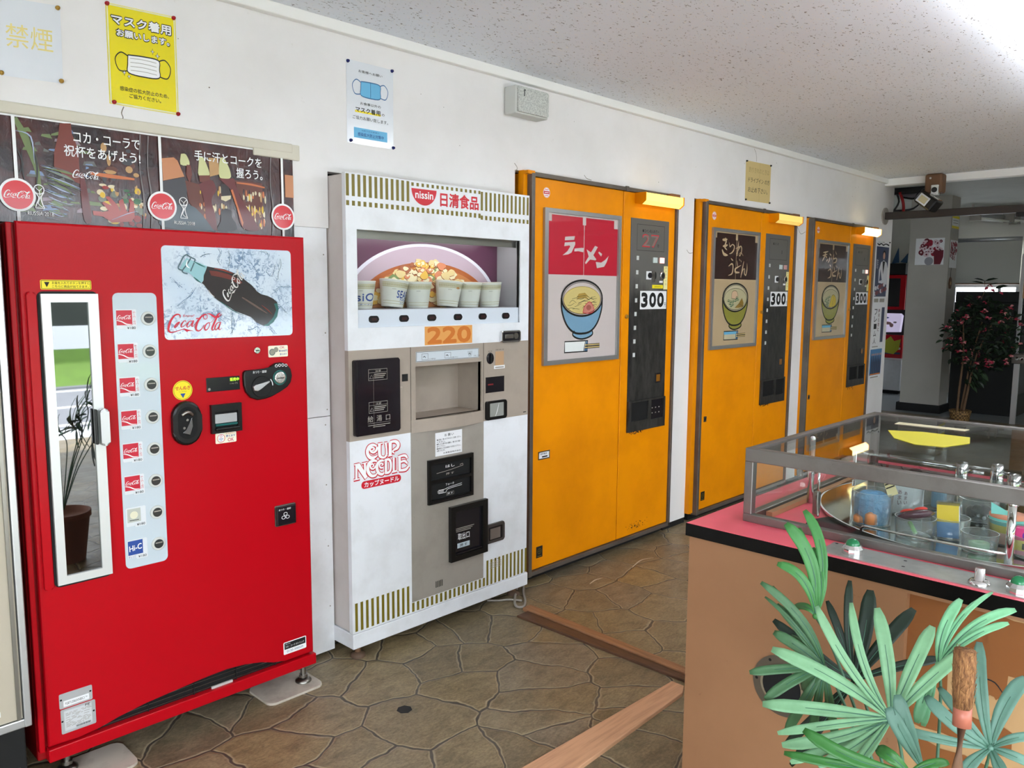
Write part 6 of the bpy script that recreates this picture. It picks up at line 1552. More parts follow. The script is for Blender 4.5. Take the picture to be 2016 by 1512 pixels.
# pictures on the pillar
PX = XF(10.62)
def flower_print(q, F, a0, a1, b0, b1, seed):
    rr = random.Random(seed)
    for j in range(34):
        a, b = rr.uniform(a0 + .03, a1 - .03), rr.uniform(b0 + .1, b1 - .03); r = rr.uniform(.018, .034)
        c = (M_PMAR, mat('bloom_red', (160, 30, 54), .5), mat('bloom_pale', (222, 200, 206), .5))[rr.randrange(3)]
        q.disc(F, a, b, r, .0016 + j * 3e-5, None, c, 9); q.disc(F, a, b, r * .35, .0017 + j * 3e-5, None, M_PMAR if c is not M_PMAR else MATS['bloom_pale'], 8)
m = MB(); m.rect(PX, -0.690, -0.366, 1.806, 2.126, .001, M_PAPER); flower_print(m, PX, -.69, -.366, 1.806, 2.126, 2)
m.prism(PX, [(-.47, 1.81), (-.40, 1.81), (-.372, 1.90), (-.372, 1.98), (-.48, 1.97)], .001, .003, M_PMAR); m.disc(PX, -.53, 1.85, .05, .003, None, mat('vase_grey', (150, 150, 158), .5), 16)
tag(m.build('flower_picture', loc=(10.62, .53, 1.806)), 'picture of pink and red flowers on the wide face of the grey pillar', 'picture')
PS = WF(0.312)
m = MB(); m.rect(PS, 10.65, 10.94, 1.77, 2.10, .001, M_PAPER); flower_print(m, PS, 10.65, 10.94, 1.77, 2.10, 5)
tag(m.build('flower_picture', loc=(10.79, .312, 1.77)), 'narrow looking flower picture on the pale side face of the pillar', 'picture')
m = MB(); m.rect(PS, 10.66, 10.94, 2.24, 2.39, .001, M_PAPER); m.rect(PS, 10.66, 10.94, 2.24, 2.27, .0014, M_YSTICK); m.rect(PS, 10.66, 10.94, 2.36, 2.39, .0014, M_YSTICK)
for z in (2.30, 2.33):
    m.rect(PS, 10.7, 10.9, z, z + .008, .0014, M_GREY)
tag(m.build('notice_card', loc=(10.8, .312, 2.24)), 'white and yellow card high on the side of the pillar', 'notice')
t = thing('wooden_charm', 'small brown wooden charm hanging on a cord from the pillar side', 'charm', (10.72, 0.305, 1.52))
m = MB(); m.prism(PS, [(10.70, 1.52), (10.76, 1.52), (10.79, 1.58), (10.77, 1.64), (10.73, 1.66), (10.69, 1.64), (10.67, 1.58)], .001, .010, M_BROWNWOOD, .002); m.disc(PS, 10.73, 1.585, .022, .010, .012, M_GOLD, 14); m.build('tablet', t)
m = MB(); m.tube([(10.73, .308, 1.66), (10.73, .308, 1.77)], .002, M_MATTE, 6); m.build('cord', t)

# arcade machine in the back room
AF = XF(12.2)
t = thing('arcade_machine', 'red and white arcade machine behind the wall end in the back room', 'arcade machine', (12.5, 1.68, 0))
m = MB(); m.box(12.21, 12.9, 1.29, 2.06, .05, .50, M_WHITE, .01); m.box(12.25, 12.9, 1.32, 2.03, 0, .05, M_MATTE); m.box(12.25, 12.9, 1.29, 2.06, .86, 1.22, M_MATTE); m.box(12.24, 12.9, 1.29, 2.06, 1.22, 1.72, M_BLACK); m.box(12.22, 12.9, 1.31, 2.04, 1.725, 1.885, M_MATTE, .01); m.build('cabinet', t)
m = MB(); m.plate(AF, -2.06, -1.29, 1.224, 1.718, [(-2.0, -1.362, 1.266, 1.672)], -.02, .0, M_RED); m.build('screen_bezel', t)
m = MB(); m.box(12.26, 12.27, 1.36, 2.0, 1.266, 1.672, mat('dark_screen', (40, 52, 56), .08)); m.build('screen', t)
m = MB(); m.prism(lambda a, b, w: (12.2 - b, -a, .875 + w) if False else (12.2 - w, -a, b), [(-2.06, .875), (-1.32, .905), (-1.30, 1.14), (-1.33, 1.17), (-2.06, 1.17)], -.03, .05, mat('control_deck', (206, 200, 220), .15, emit=(190, 180, 210), es=.25), .01)
rr = random.Random(9)
for j in range(24):
    a, b = rr.uniform(-2.0, -1.36), rr.uniform(.92, 1.14); m.disc(AF, a, b, rr.uniform(.02, .06), .051 + j * 2e-5, None, rr.choice([mat('deck_blue', (90, 120, 190), .2), mat('deck_pink', (220, 170, 170), .2), MATS['bloom_pale'], mat('deck_violet', (130, 80, 110), .2)]), 12, rr.uniform(.01, .03))
m.build('control_deck', t)
m = MB(); m.box(12.2, 12.26, 1.29, 2.06, .525, .858, M_RED)
for z in (.58, .65, .72):
    m.rect(AF, -2.06, -1.31, z, z + .03, .001, M_PNAVY if z != .65 else M_PAPER)
m.flat(AF, [(-1.62, .55), (-1.52, .60), (-1.40, .58), (-1.33, .66), (-1.31, .80), (-1.40, .77), (-1.45, .84), (-1.52, .78), (-1.60, .82), (-1.58, .70)], .002, mat('burst_yellow', (186, 186, 40), .4)); m.text(AF, 'GAME', -1.58, -1.34, .65, .76, .003, M_OLIVE, .06, .1) if False else None
m.build('marquee_panel', t)
BFX = XF(12.99)
for k_, pts in enumerate(([(-1.77, 1.907), (-1.66, 1.921), (-1.68, 2.150)], [(-1.646, 1.929), (-1.545, 1.911), (-1.538, 2.064)])):
    m = MB(); m.prism(BFX, [(a * 1.0, b) for a, b in pts], 0, .004, mat('blue_cloth', (70, 104, 140), .7))
    tag(m.build('blue_pennant', loc=(12.99, -pts[0][0], pts[0][1])), ('larger blue pennant on the far wall above the arcade machine', 'smaller blue pennant nearer the pillar on the far wall')[k_], 'pennant')

# black cabinet behind the flowering tree
t = thing('black_cabinet', 'tall black cabinet behind the flowering tree by the pillar', 'cabinet', (11.2, -.05, 0))
m = MB(); m.box(10.98, 11.6, -.43, .31, 0, 1.36, M_MATTE, .006); m.build('lower_case', t)
m = MB(); m.box(11.0, 11.6, -.43, .31, 1.36, 1.487, M_MATTE, .006); m.build('upper_case', t)

# potted flowering tree
tree = thing('flowering_tree', 'dark leafy artificial tree with pink flowers in a woven basket', 'tree', (10.0, -.09, 0))
M_BASK = mat('basket', (134, 104, 64), .7)
nt, N, L_, B = nodes(M_BASK)
wv = N.new('ShaderNodeTexChecker'); wv.inputs['Scale'].default_value = 46
L_.new(texco(nt), wv.inputs['Vector']); wv.inputs[1].default_value = S(150, 116, 70); wv.inputs[2].default_value = S(84, 60, 34); L_.new(wv.outputs[0], B.inputs['Base Color'])
m = MB(); m.lathe([(.09, 0), (.105, .10), (.115, .15), (.108, .155), (.10, .145), (.0001, .12)], (10.0, -.09, 0), M_BASK, 28); m.build('basket', tree)
M_BARK = mat('bark', (110, 84, 62), .8)
for j, (a, b) in enumerate(((-.03, .04), (.02, -.01), (.0, -.05))):
    m = MB(); m.tube([(10.0 + a, -.09 + b * .6, .12), (10.0 + a, -.11 + b * .9, .4), (10.0 + a * 2, -.15 + b * 1.3, .78), (10 + a * 3, -.20 + b * 3, 1.15)], [.016, .006], M_BARK, 8, 4); m.build('trunk', tree)
M_LEAFD = mat('tree_leaf', (24, 40, 24), .5); M_LEAFL = mat('tree_leaf_pale', (56, 78, 52), .5); M_BLOOM = mat('pink_bloom', (196, 60, 86), .5); M_BLOOM2 = mat('pink_bloom_pale', (226, 150, 150), .5)
def leaf_quad(q, c, ang, tilt, l, w, mm, rr):
    R = Matrix.Rotation(ang, 3, 'Z') @ Matrix.Rotation(tilt, 3, 'Y') @ Matrix.Rotation(rr.uniform(-1, 1), 3, 'X')
    P = [(0, 0, 0), (l * .3, w * .5, .004), (l * .65, w * .45, .0), (l, 0, -.012), (l * .65, -w * .45, 0), (l * .3, -w * .5, .004), (l * .45, 0, -.006)]
    q.add([tuple(Vector(c) + R @ Vector(p)) for p in P], [[0, 6, 1], [1, 6, 2], [2, 6, 3], [3, 6, 4], [4, 6, 5], [5, 6, 0]], mm)
rr = random.Random(21)
m, mb_ = MB(), MB()
for j in range(620):
    while True:
        x, y, z = rr.uniform(-1, 1), rr.uniform(-1, 1), rr.uniform(-1, 1)
        if .3 < x * x + y * y + z * z < 1:
            break
    c = (10.0 + x * .30, -.24 + y * .40 - .06 * z * 0, 1.03 + z * .44)
    leaf_quad(m, c, rr.uniform(0, 6.28), rr.uniform(-.6, 1.0), rr.uniform(.06, .10), rr.uniform(.035, .05), M_LEAFD if rr.random() < .86 else M_LEAFL, rr)
    if j % 11 == 0:
        for i in range(6):
            leaf_quad(mb_, (c[0] - .03 + rr.uniform(-.015, .015), c[1] + rr.uniform(-.015, .015), c[2] + rr.uniform(-.015, .015)), i * 1.05, rr.uniform(-.8, .4), .035, .028, M_BLOOM if i < 4 else M_BLOOM2, rr)
for j in range(26):
    leaf_quad(m, (9.98 + rr.uniform(-.05, .05), -.20 + rr.uniform(-.1, .07), .56 + rr.uniform(-.12, .1)), rr.uniform(-2, 0), .8, .11, .045, M_LEAFL if j % 4 == 0 else M_LEAFD, rr)
m.tube([(10, -.22, 1.40), (10.0, -.25, 1.50), (10.0, -.24, 1.60)], .004, M_BARK, 6)
for c, a in (((10, -.24, 1.60), -1.2), ((10, -.25, 1.60), 1.3), ((10, -.24, 1.57), 1.7), ((10.0, -.26, 1.55), -1.8), ((10, -.34, 1.52), -1.6)):
    leaf_quad(m, c, a, -.3, .13, .06, M_LEAFD, rr); leaf_quad(mb_, (9.98, c[1] - .05, c[2] - .04), a, .4, .05, .04, M_BLOOM, rr)
m.build('foliage', tree); mb_.build('blossoms', tree)

# ------------------------------------------------------------------ floor boards, cable
M_DARKWOOD = dirty('worn_dark_board', (92, 64, 46), (54, 38, 30), .8, 12, .5, stretch=(6, 1, 1)); M_MIDWOOD = dirty('brown_board', (160, 114, 80), (98, 66, 46), .8, 10, .45, stretch=(8, .6, 1))
M_PALEWOOD = dirty('pale_board', (214, 164, 126), (160, 116, 86), .7, 8, .45, stretch=(.6, 8, 1))
def board(name, pts, h, mm, label, z0=0.0):
    q = MB(); q.prism(ZF(z0), pts, 0, h, mm, .003)
    return tag(q.build(name, loc=(sum(p[0] for p in pts) / len(pts), sum(p[1] for p in pts) / len(pts), z0)), label, 'floor board')
board('floor_board', [(2.535, -1.16), (2.575, -1.16), (2.600, -.275), (2.530, -.275)], .010, M_DARKWOOD, 'dark worn floor board running out from beside the white noodle machine')
board('floor_board', [(2.578, -1.16), (2.618, -1.16), (2.655, -.242), (2.604, -.242)], .016, M_MIDWOOD, 'brown floor board alongside the dark worn one')
board('floor_board', [(1.10, -1.245), (2.44, -1.195), (2.49, -1.172), (2.49, -1.118), (1.10, -1.075)], .014, M_PALEWOOD, 'pale new wood floor board running up to the tan cabinet')
m = MB(); m.tube([(2.90, .03, .008), (2.76, -.10, .008), (2.68, -.188, .008), (2.625, -.225, .008), (2.61, -.19, .008), (2.72, -.085, .008), (2.90, .05, .008)], .006, M_GREY, 8, 5); m.tube([(2.56, -.05, .007), (2.60, -.09, .007), (2.645, -.12, .007), (2.675, -.17, .007)], .005, M_GREY, 8, 4)
tag(m.build('power_cable', loc=(2.7, -.15, .008)), 'grey cable looped on the floor at the corner of the white machine', 'cable')

# ------------------------------------------------------------------ prize game with turntable
M_PINK = dirty('pink_laminate', (250, 100, 120), (214, 96, 108), .4, 7, .35)
M_TAN = dirty('tan_laminate', (152, 110, 78), (118, 82, 56), .5, 2.2, .45)
M_CARDB = dirty('cardboard', (188, 150, 104), (150, 114, 76), .5, 5, .7); M_TAPE = mat('brown_tape', (140, 88, 50), .22)
nt, N, L_, B = nodes(M_TAPE)
L_.new(bump(nt, noise(nt, texco(nt), 9, 3, .5, .5), .35, .012), B.inputs['Normal'])
CX = 1.845
CF = XF(CX)
game = thing('prize_game', 'tan cabinet prize game with pink top and steel framed glass case', 'game machine', (2.45, -2.3, 0))
m = MB(); m.plate(XF(CX + .008), 1.556, 3.05, .05, .82, [(2.112, 2.62, .10, .805)], -.02, 0, M_TAN); m.box(CX + .02, 3.05, -1.576, -1.556, .05, .82, M_TAN); m.box(CX + .02, 3.05, -3.05, -3.03, .05, .82, M_TAN); m.box(3.03, 3.05, -3.03, -1.576, .05, .82, M_TAN); m.box(CX + .05, 3.02, -3.02, -1.58, 0, .06, M_MATTE); m.build('cabinet', game)
m = MB(); m.plate(CF, 1.548, 3.06, .815, .849, [], -.04, 0, M_EDGEBLK); m.box(CX + .04, 3.06, -1.566, -1.548, .815, .849, M_EDGEBLK); m.box(CX + .04, 3.06, -3.06, -3.04, .815, .849, M_EDGEBLK); m.build('edge_band', game)
m = MB(); m.box(CX + .002, 3.058, -3.058, -1.550, .835, .850, M_PINK); m.build('table_top', game)
m = MB(); m.box(CX + .016, 1.955, -3.0, -1.905, .850, .8525, dirty('control_strip_metal', (176, 176, 172), (110, 108, 104), .6, 12, .38, metal=.6))
for y, x in ((-1.915, 1.945), (-2.08, 1.93), (-2.09, 1.885), (-2.35, 1.93)):
    m.disc(ZF(.8525), x, y, .004, .0003, None, M_INK, 10)
strip = m.build('control_strip', game)
for x, y in ((1.898, -1.971), (1.888, -2.316)):
    m = MB(); m.lathe([(.024, .8525), (.024, .866), (.018, .874)], (x, y, 0), M_CHROME, 12, smooth=False); m.sphere((x, y, .874), .0165, M_GREENGLASS, 20, 10, .9); m.build('green_button', strip)
m = MB(); m.lathe([(.022, .8525), (.022, .857), (.016, .862), (.010, .862), (.010, .886), (.008, .888)], (1.888, -2.243, 0), M_CHROME, 20); m.build('lever', strip)
# recessed front with brown tape over cardboard
m = MB(); m.rect(XF(CX + .03), 2.10, 2.63, .09, .81, 0, M_CARDB)
rr = random.Random(13)
def patch(a0, a1, b0, b1, w, mm):
    n = 10
    pts = [(a0 + (a1 - a0) * i / n, b0 + rr.uniform(-.006, .006)) for i in range(n + 1)] + [(a1 + rr.uniform(-.004, .004), (b0 + b1) / 2)] + [(a1 - (a1 - a0) * i / n, b1 + rr.uniform(-.008, .008)) for i in range(n + 1)]
    m.flat(XF(CX + .03), pts, w, mm)
patch(2.108, 2.625, .725, .800, .001, M_TAPE); patch(2.108, 2.20, .60, .74, .0015, M_TAPE); patch(2.108, 2.33, .50, .56, .002, M_TAPE); patch(2.20, 2.62, .67, .735, .0022, M_TAPE); patch(2.27, 2.31, .62, .78, .0026, M_TAPE); patch(2.15, 2.62, .38, .47, .002, M_TAPE)
m.ribbon(XF(CX + .03), [(2.27, .655, .003), (2.29, .652, .003), (2.305, .635, .002)], .003, M_INK, 3)
m.build('taped_cardboard', game)
m = MB(); F2 = XF(CX + .008)
m.ring(F2, 1.835, .487, .054, .078, .003, M_STEEL, 36); m.ring(F2, 1.835, .487, .050, .056, .006, M_CHROME, 36); m.disc(F2, 1.835, .487, .055, .0025, None, M_DARKIN, 36)
for a in range(6):
    m.disc(F2, 1.835 + .068 * cos(a * 1.047), .487 + .068 * sin(a * 1.047), .004, .0036, None, M_INK, 8)
m.build('speaker_hole', game)
# steel and glass case
GX0, GX1, GY0, GY1, GZ0, GZ1 = 1.970, 2.905, -2.95, -1.648, .850, 1.052
M_CASE = dirty('case_steel', (136, 132, 128), (96, 84, 78), .6, 9, .36, metal=.8)
m = MB()
m.box(GX0, GX0 + .024, GY0, GY1, 1.016, GZ1, M_CASE, .002); m.box(GX0, GX0 + .024, GY0, GY1, GZ0, .872, M_CASE, .002)
m.box(GX1 - .024, GX1, GY0, GY1, 1.016, GZ1, M_CASE, .002); m.box(GX1 - .024, GX1, GY0, GY1, GZ0, .872, M_CASE, .002)
for y in (GY0, GY1 - .024):
    m.box(GX0 + .024, GX1 - .024, y, y + .024, 1.016, GZ1, M_CASE, .002); m.box(GX0 + .024, GX1 - .024, y, y + .024, GZ0, .872, M_CASE, .002)
    for x in (GX0, GX1 - .024):
        m.box(x, x + .024, y, y + .024, .872, 1.016, M_CASE, .002)
case = m.build('glass_case', game)
m = MB(); m.box(GX0 + .010, GX0 + .014, GY0 + .024, GY1 - .024, .872, 1.016, M_PANE); m.build('front_pane', case)
m = MB(); m.box(GX1 - .014, GX1 - .010, GY0 + .024, GY1 - .024, .872, 1.016, M_PANE); m.build('rear_pane', case)
m = MB(); m.box(GX0 + .024, GX1 - .024, GY1 - .014, GY1 - .010, .872, 1.016, M_PANE); m.build('side_pane', case)
m = MB(); m.box(GX0 + .020, GX1 - .020, GY0 + .020, GY1 - .020, 1.044, 1.048, M_PANE); m.build('top_pane', case)
TC = (2.46, -2.135)
m = MB(); m.lathe([(.445, .856), (.445, .8625), (.0001, .8625)], (TC[0], TC[1], 0), mat('mirror_disc', (206, 212, 206), .05, metal=1.0), 96, smooth=False); m.ring(ZF(.8628), TC[0], TC[1], .441, .446, 0, M_PAPER, 96); m.build('turntable', game)
m = MB(); m.box(2.0, 2.88, -2.94, -1.69, .850, .8515, M_PINK); m.flat(ZF(.8522), [(1.998, -1.80), (2.10, -1.775), (2.25, -1.83), (1.998, -2.12)][::-1], 0, M_MATTE); m.flat(ZF(.8522), [(2.5, -1.69), (2.8, -1.70), (2.88, -1.80), (2.88, -1.90)], 0, M_MATTE); m.build('case_floor', game)
m = MB(); m.box(2.05, 2.66, -1.694, -1.676, .852, .866, M_WOOD); m.build('wood_batten', game)
for x, y, z1 in ((2.278, -1.700, 1.043), (2.045, -2.262, 1.00), (2.36, -1.69, .95)):
    m = MB(); m.tube([(x, y, .8525), (x, y, z1)], .009 if z1 > .96 else .004, M_CHROME, 14); m.sphere((x, y, z1 - .001), .0095 if z1 > .96 else .0045, M_CHROME); m.build('chrome_post', game)
m = MB(); m.tube([(2.045, -1.935, .864), (2.035, -1.945, .884), (2.030, -2.0, .885), (2.03, -2.2, .885), (2.04, -2.258, .885)], .0032, M_CHROME, 8, 3); m.build('guard_wire', game)
for j, (x, y) in enumerate(((2.52, -2.035), (2.56, -2.115), (2.45, -2.18))):
    m = MB(); m.lathe([(.008, .8625), (.008, .90), (.0165, .905), (.0165, .985), (.013, .99), (.0001, .991)], (x, y, 0), M_CHROME, 24)
    m.tube([(x, y, .965), (x + .004, y - .055, .965)], .005, M_CHROME, 10); m.build('pusher_post', game)
m = MB(); m.tube([(2.54, -1.74, .972), (2.52, -2.03, .972)], .006, M_CHROME, 10); m.tube([(2.55, -1.74, .972), (2.56, -2.05, .972), (2.56, -2.11, .972)], .003, M_CHROME, 8); m.box(2.50, 2.60, -1.745, -1.735, .87, .98, M_CHROME, .002); m.build('crane_arm', game)
m = MB(); m.tube([(2.168, -1.765, .915), (2.10, -1.80, .868)], .003, M_STEEL, 8); m.box(2.155, 2.175, -1.775, -1.76, .855, .918, M_STEEL, .002); m.build('scoop_rod', game)

# clear cups and prizes
M_RIM = mat('cup_rim_highlight', (226, 234, 234), .15, coat=.5)  # near-white plastic edge, rim highlight put into its colour
def cup(x, y, r, h, label):
    t = MB(); z = .8632
    t.lathe([(r * .92, z), (r, z + h), (r - .0012, z + h), (r * .92 - .0012, z + .002), (.0001, z + .002)], (x, y, 0), M_CUP, 36)
    t.ring(ZF(z + h + .0003), x, y, r - .0018, r + .0003, 0, M_RIM, 40); t.ring(ZF(z + .0024), x, y, r * .92 - .004, r * .92 - .0012, 0, M_RIM, 40)
    return tag(t.build('prize_cup', loc=(x, y, z)), label, 'cup', 'clear plastic prize cups on the turntable')
def cupthing(name, label, cat, x, y, fn):
    q = MB(); fn(q)
    return tag(q.build(name, loc=(x, y, .866)), label, cat)
Z0 = .8665
cup(2.150, -1.922, .051, .088, 'large clear cup holding the blue foil pack'); cup(2.325, -1.945, .050, .085, 'clear cup holding the white boxes'); cup(2.110, -2.042, .047, .050, 'clear cup under the red sweet packet')
cup(2.165, -2.106, .045, .052, 'clear cup with the yellow and blue box in it'); cup(2.095, -2.190, .040, .046, 'short clear cup holding the green tape roll'); cup(2.39, -2.115, .048, .060, 'clear cup holding black sweets'); cup(2.215, -2.222, .046, .060, 'clear cup holding the striped jelly'); cup(2.135, -2.292, .044, .050, 'clear cup under the pink and yellow packet'); cup(2.44, -2.00, .042, .070, 'clear cup with the pale blue packet in it')
M_FOIL = mat('blue_foil', (104, 172, 222), .2, metal=.45)
nt, N, L_, B = nodes(M_FOIL)
L_.new(bump(nt, noise(nt, texco(nt), 70, 4, .6, 1.0), .9, .01), B.inputs['Normal']); M_ORA = mat('orange_jelly', (226, 140, 84), .4)
def f(q):
    q.lathe([(.040, Z0), (.046, Z0 + .035), (.044, Z0 + .068), (.030, Z0 + .080), (.0001, Z0 + .083)], (2.150, -1.922, 0), M_FOIL, 14, smooth=False)
    for a in (0, 1):
        q.lathe([(.001, Z0), (.016, Z0 + .004), (.017, Z0 + .03 - a * .012), (.010, Z0 + .04 - a * .015), (.0001, Z0 + .042 - a * .015)], (2.118 + a * .003, -1.932 + a * .028, 0), M_ORA, 12)
cupthing('foil_pack', 'blue foil pack with orange shapes in the largest cup', 'sweet pack', 2.15, -1.922, f)
def f(q):
    q.add([(2.138, -1.965, .945), (2.150, -1.985, .955), (2.178, -1.955, .995), (2.166, -1.937, .988)], [[0, 1, 2, 3]], mat('cream_label', (206, 196, 150), .5)); q.add([(2.1385, -1.9655, .944), (2.1505, -1.9855, .954), (2.1785, -1.9555, .994), (2.1665, -1.9375, .987)], [[3, 2, 1, 0]], MATS['cream_label'])
    for j in range(3):
        a = .35 + j * .18
        q.add([(2.1375 + .028 * a, -1.966 + .028 * a, .946 + .043 * a), (2.1485 + .028 * a, -1.983 + .028 * a, .9555 + .043 * a), (2.1500 + .028 * a, -1.981 + .028 * a, .958 + .043 * a), (2.139 + .028 * a, -1.964 + .028 * a, .9485 + .043 * a)], [[0, 1, 2, 3]], M_INK)
cupthing('paper_tag', 'cream paper tag sticking up behind the blue foil pack', 'tag', 2.15, -1.96, f)
def f(q):
    M1 = Matrix.Translation((2.310, -1.942, Z0 + .042)) @ Matrix.Rotation(.5, 4, 'Z')
    q.box(-.018, .018, -.028, .028, -.041, .041, M_PAPER, .001, 1, M1)
    Ff = lambda a, b, w: tuple(M1 @ Vector((-.0185 - w, -a, b)))
    for j, s in enumerate('あまい'):
        q.text(Ff, s, -.012, -.002, .012 - j * .015, .024 - j * .015, 0, M_PMAR, .02); q.text(Ff, s, .004, .012, .010 - j * .013, .020 - j * .013, 0, M_PMAR, .02)
cupthing('sweet_box', 'white sweet box with red characters in a cup', 'box', 2.31, -1.94, f)
def f(q):
    M1 = Matrix.Translation((2.345, -1.965, Z0 + .048)) @ Matrix.Rotation(.45, 4, 'Z'); q.box(-.014, .014, -.022, .022, -.047, .047, M_PAPER, .001, 1, M1); q.box(-.0145, .0145, -.0225, .0225, .030, .044, M_GREY, 0, 1, M1)
cupthing('sweet_box', 'taller white box with grey band behind the red lettered one', 'box', 2.345, -1.965, f)
def f(q):
    R = Matrix.Translation((2.108, -2.042, Z0 + .050)) @ Matrix.Rotation(-.35, 4, 'X') @ Matrix.Rotation(.25, 4, 'Y')
    q.lathe([(.0001, -.012), (.034, -.008), (.046, 0), (.034, .010), (.0001, .013)], (0, 0, 0), mat('candy_wrap', (80, 50, 62), .2), 14, M=R)
    for a, b in ((-.004, .016), (-.002, -.016)):
        q.lathe([(.016, .004), (.016, .015), (.010, .018), (.0001, .018)], tuple(Vector((0, 0, 0)) + (R @ Vector((a, b, 0)) - R.translation) * 1.0), mat('candy_red', (222, 66, 56), .3), 14, M=R)
    q.tube([(2.09, -2.035, Z0 + .036), (2.075, -2.055, Z0 + .014)], .005, mat('candy_green', (150, 210, 130), .3), 8)
cupthing('sweet_packet', 'red and plum sweet packet lying over a cup', 'sweet pack', 2.108, -2.042, f)
def f(q):
    R = Matrix.Translation((2.150, -2.106, Z0 + .046)) @ Matrix.Rotation(.18, 4, 'Z') @ Matrix.Rotation(-.06, 4, 'X')
    q.box(-.014, .014, -.024, .024, -.044, -.005, mat('box_blue', (70, 140, 200), .35), 0, 1, R); q.box(-.014, .014, -.024, .024, -.005, .038, mat('box_yellow', (226, 196, 60), .35), 0, 1, R); q.box(-.016, .016, -.026, .026, .038, .042, M_CUP, 0, 1, R)
    q.box(-.0135, .0135, -.0243, -.0240, -.04, .035, M_PAPER, 0, 1, R)
cupthing('sweet_box', 'plain yellow and blue box standing in a cup', 'box', 2.15, -2.106, f)
def f(q):
    q.lathe([(.010, Z0), (.022, Z0), (.022, Z0 + .018), (.010, Z0 + .018), (.010, Z0)], (2.095, -2.190, 0), mat('mint_tape', (170, 210, 170), .4), 24)
cupthing('tape_roll', 'pale green tape roll inside the short cup', 'tape roll', 2.095, -2.19, f)
def f(q):
    for j, (a, b) in enumerate(((-.016, .012), (-.012, -.018), (.016, 0), (-.02, -.002))):
        q.sphere((2.39 + a, -2.115 + b, Z0 + .020 + .006 * (j % 2)), .017, M_BLACK, 12, 8)
    q.sphere((2.365, -2.135, Z0 + .010), .005, M_PAPER, 8, 6)
cupthing('sweets', 'round black sweets inside a clear cup', 'sweets', 2.39, -2.115, f)
def f(q):
    c = [mat('jelly_pink', (232, 178, 160), .35), mat('jelly_yellow', (226, 206, 80), .35), mat('jelly_teal', (110, 200, 190), .35), mat('jelly_peach', (230, 150, 120), .35)]
    for j, (z0, z1, mm_i) in enumerate(((0, .028, 0), (.028, .046, 1), (.046, .062, 2), (.062, .068, 3))):
        q.lathe([(.036 + z0 * .1, Z0 + z0), (.036 + z1 * .1, Z0 + z1), (.0001, Z0 + z1)], (2.215, -2.222, 0), c[mm_i], 20)
    q.add([(2.19, -2.19, Z0 + .05), (2.20, -2.185, Z0 + .095), (2.205, -2.225, Z0 + .075), (2.193, -2.222, Z0 + .045)], [[0, 1, 2, 3]], c[2])
cupthing('jelly_sweet', 'striped pink yellow and teal jelly in a cup', 'jelly', 2.215, -2.222, f)
def f(q):
    R = Matrix.Translation((2.125, -2.292, Z0 + .036)) @ Matrix.Rotation(.1, 4, 'Z')
    q.box(-.012, .012, -.036, .036, -.034, .0, mat('pack_yellow', (232, 212, 90), .3), .003, 2, R); q.box(-.012, .012, -.036, .036, .0, .030, mat('pack_pink', (228, 60, 130), .3), .003, 2, R); q.box(-.0122, .0122, -.035, .035, -.034, -.022, mat('pack_rose', (236, 150, 170), .3), .002, 2, R)
    Ff = lambda a, b, w: tuple(R @ Vector((-.0124 - w, -a, b)))
    q.disc(Ff, -.008, .013, .013, .0002, None, mat('pack_purple', (110, 50, 150), .3), 18); q.ring(Ff, -.008, .013, .006, .008, .0006, M_PAPER, 16); q.text(Ff, 'Li', -.020, .004, -.020, -.006, .0004, M_INK, .05)
cupthing('sweet_packet', 'pink and yellow packet with purple swirl by the chrome post', 'sweet pack', 2.125, -2.292, f)
def f(q):
    q.box(2.42, 2.455, -2.02, -1.985, Z0, Z0 + .05, mat('pale_blue_pack', (120, 176, 210), .3), .008)
cupthing('sweet_packet', 'pale blue packet in the cup beside the pusher posts', 'sweet pack', 2.44, -2.0, f)
# loose cards on the glass
m = MB(); m.prism(ZF(1.0485), [(2.555, -1.815), (2.600, -1.90), (2.600, -2.03), (2.50, -2.055), (2.39, -2.02), (2.372, -1.95), (2.43, -1.875)][::-1], 0, .0012, mat('yellow_card', (226, 214, 60), .4))
tag(m.build('paper_card', loc=(2.49, -1.93, 1.0485)), 'plain yellow paper card lying on the glass top', 'card')
m = MB(); m.prism(ZF(1.0485), [(2.70, -1.785), (2.745, -1.785), (2.75, -1.99), (2.712, -1.985)][::-1], 0, .001, mat('cream_card', (214, 204, 170), .5))
tag(m.build('paper_card', loc=(2.72, -1.885, 1.0485)), 'narrow cream paper strip lying on the glass behind the yellow card', 'card')

# chair behind the game
t = thing('chair', 'chrome chair with a brown padded back behind the glass case', 'chair', (3.75, -2.33, 0))
m = MB(); m.rrect(XF(3.74), 2.26, 2.40, .68, .93, .05, -.015, .015, mat('brown_vinyl', (132, 92, 78), .4), .008); m.build('backrest', t)
m = MB(); m.box(3.42, 3.76, -2.52, -2.16, .43, .48, MATS['brown_vinyl'], .02); m.build('seat', t)
for y in (-2.24, -2.42):
    m = MB(); m.tube([(3.44, y, 0), (3.44, y, .43)], .010, M_CHROME, 10); m.build('leg', t)
    m = MB(); m.tube([(3.78, y, 0), (3.76, y, .45), (3.765, y, .90)], .010, M_CHROME, 10, 3); m.build('leg', t)

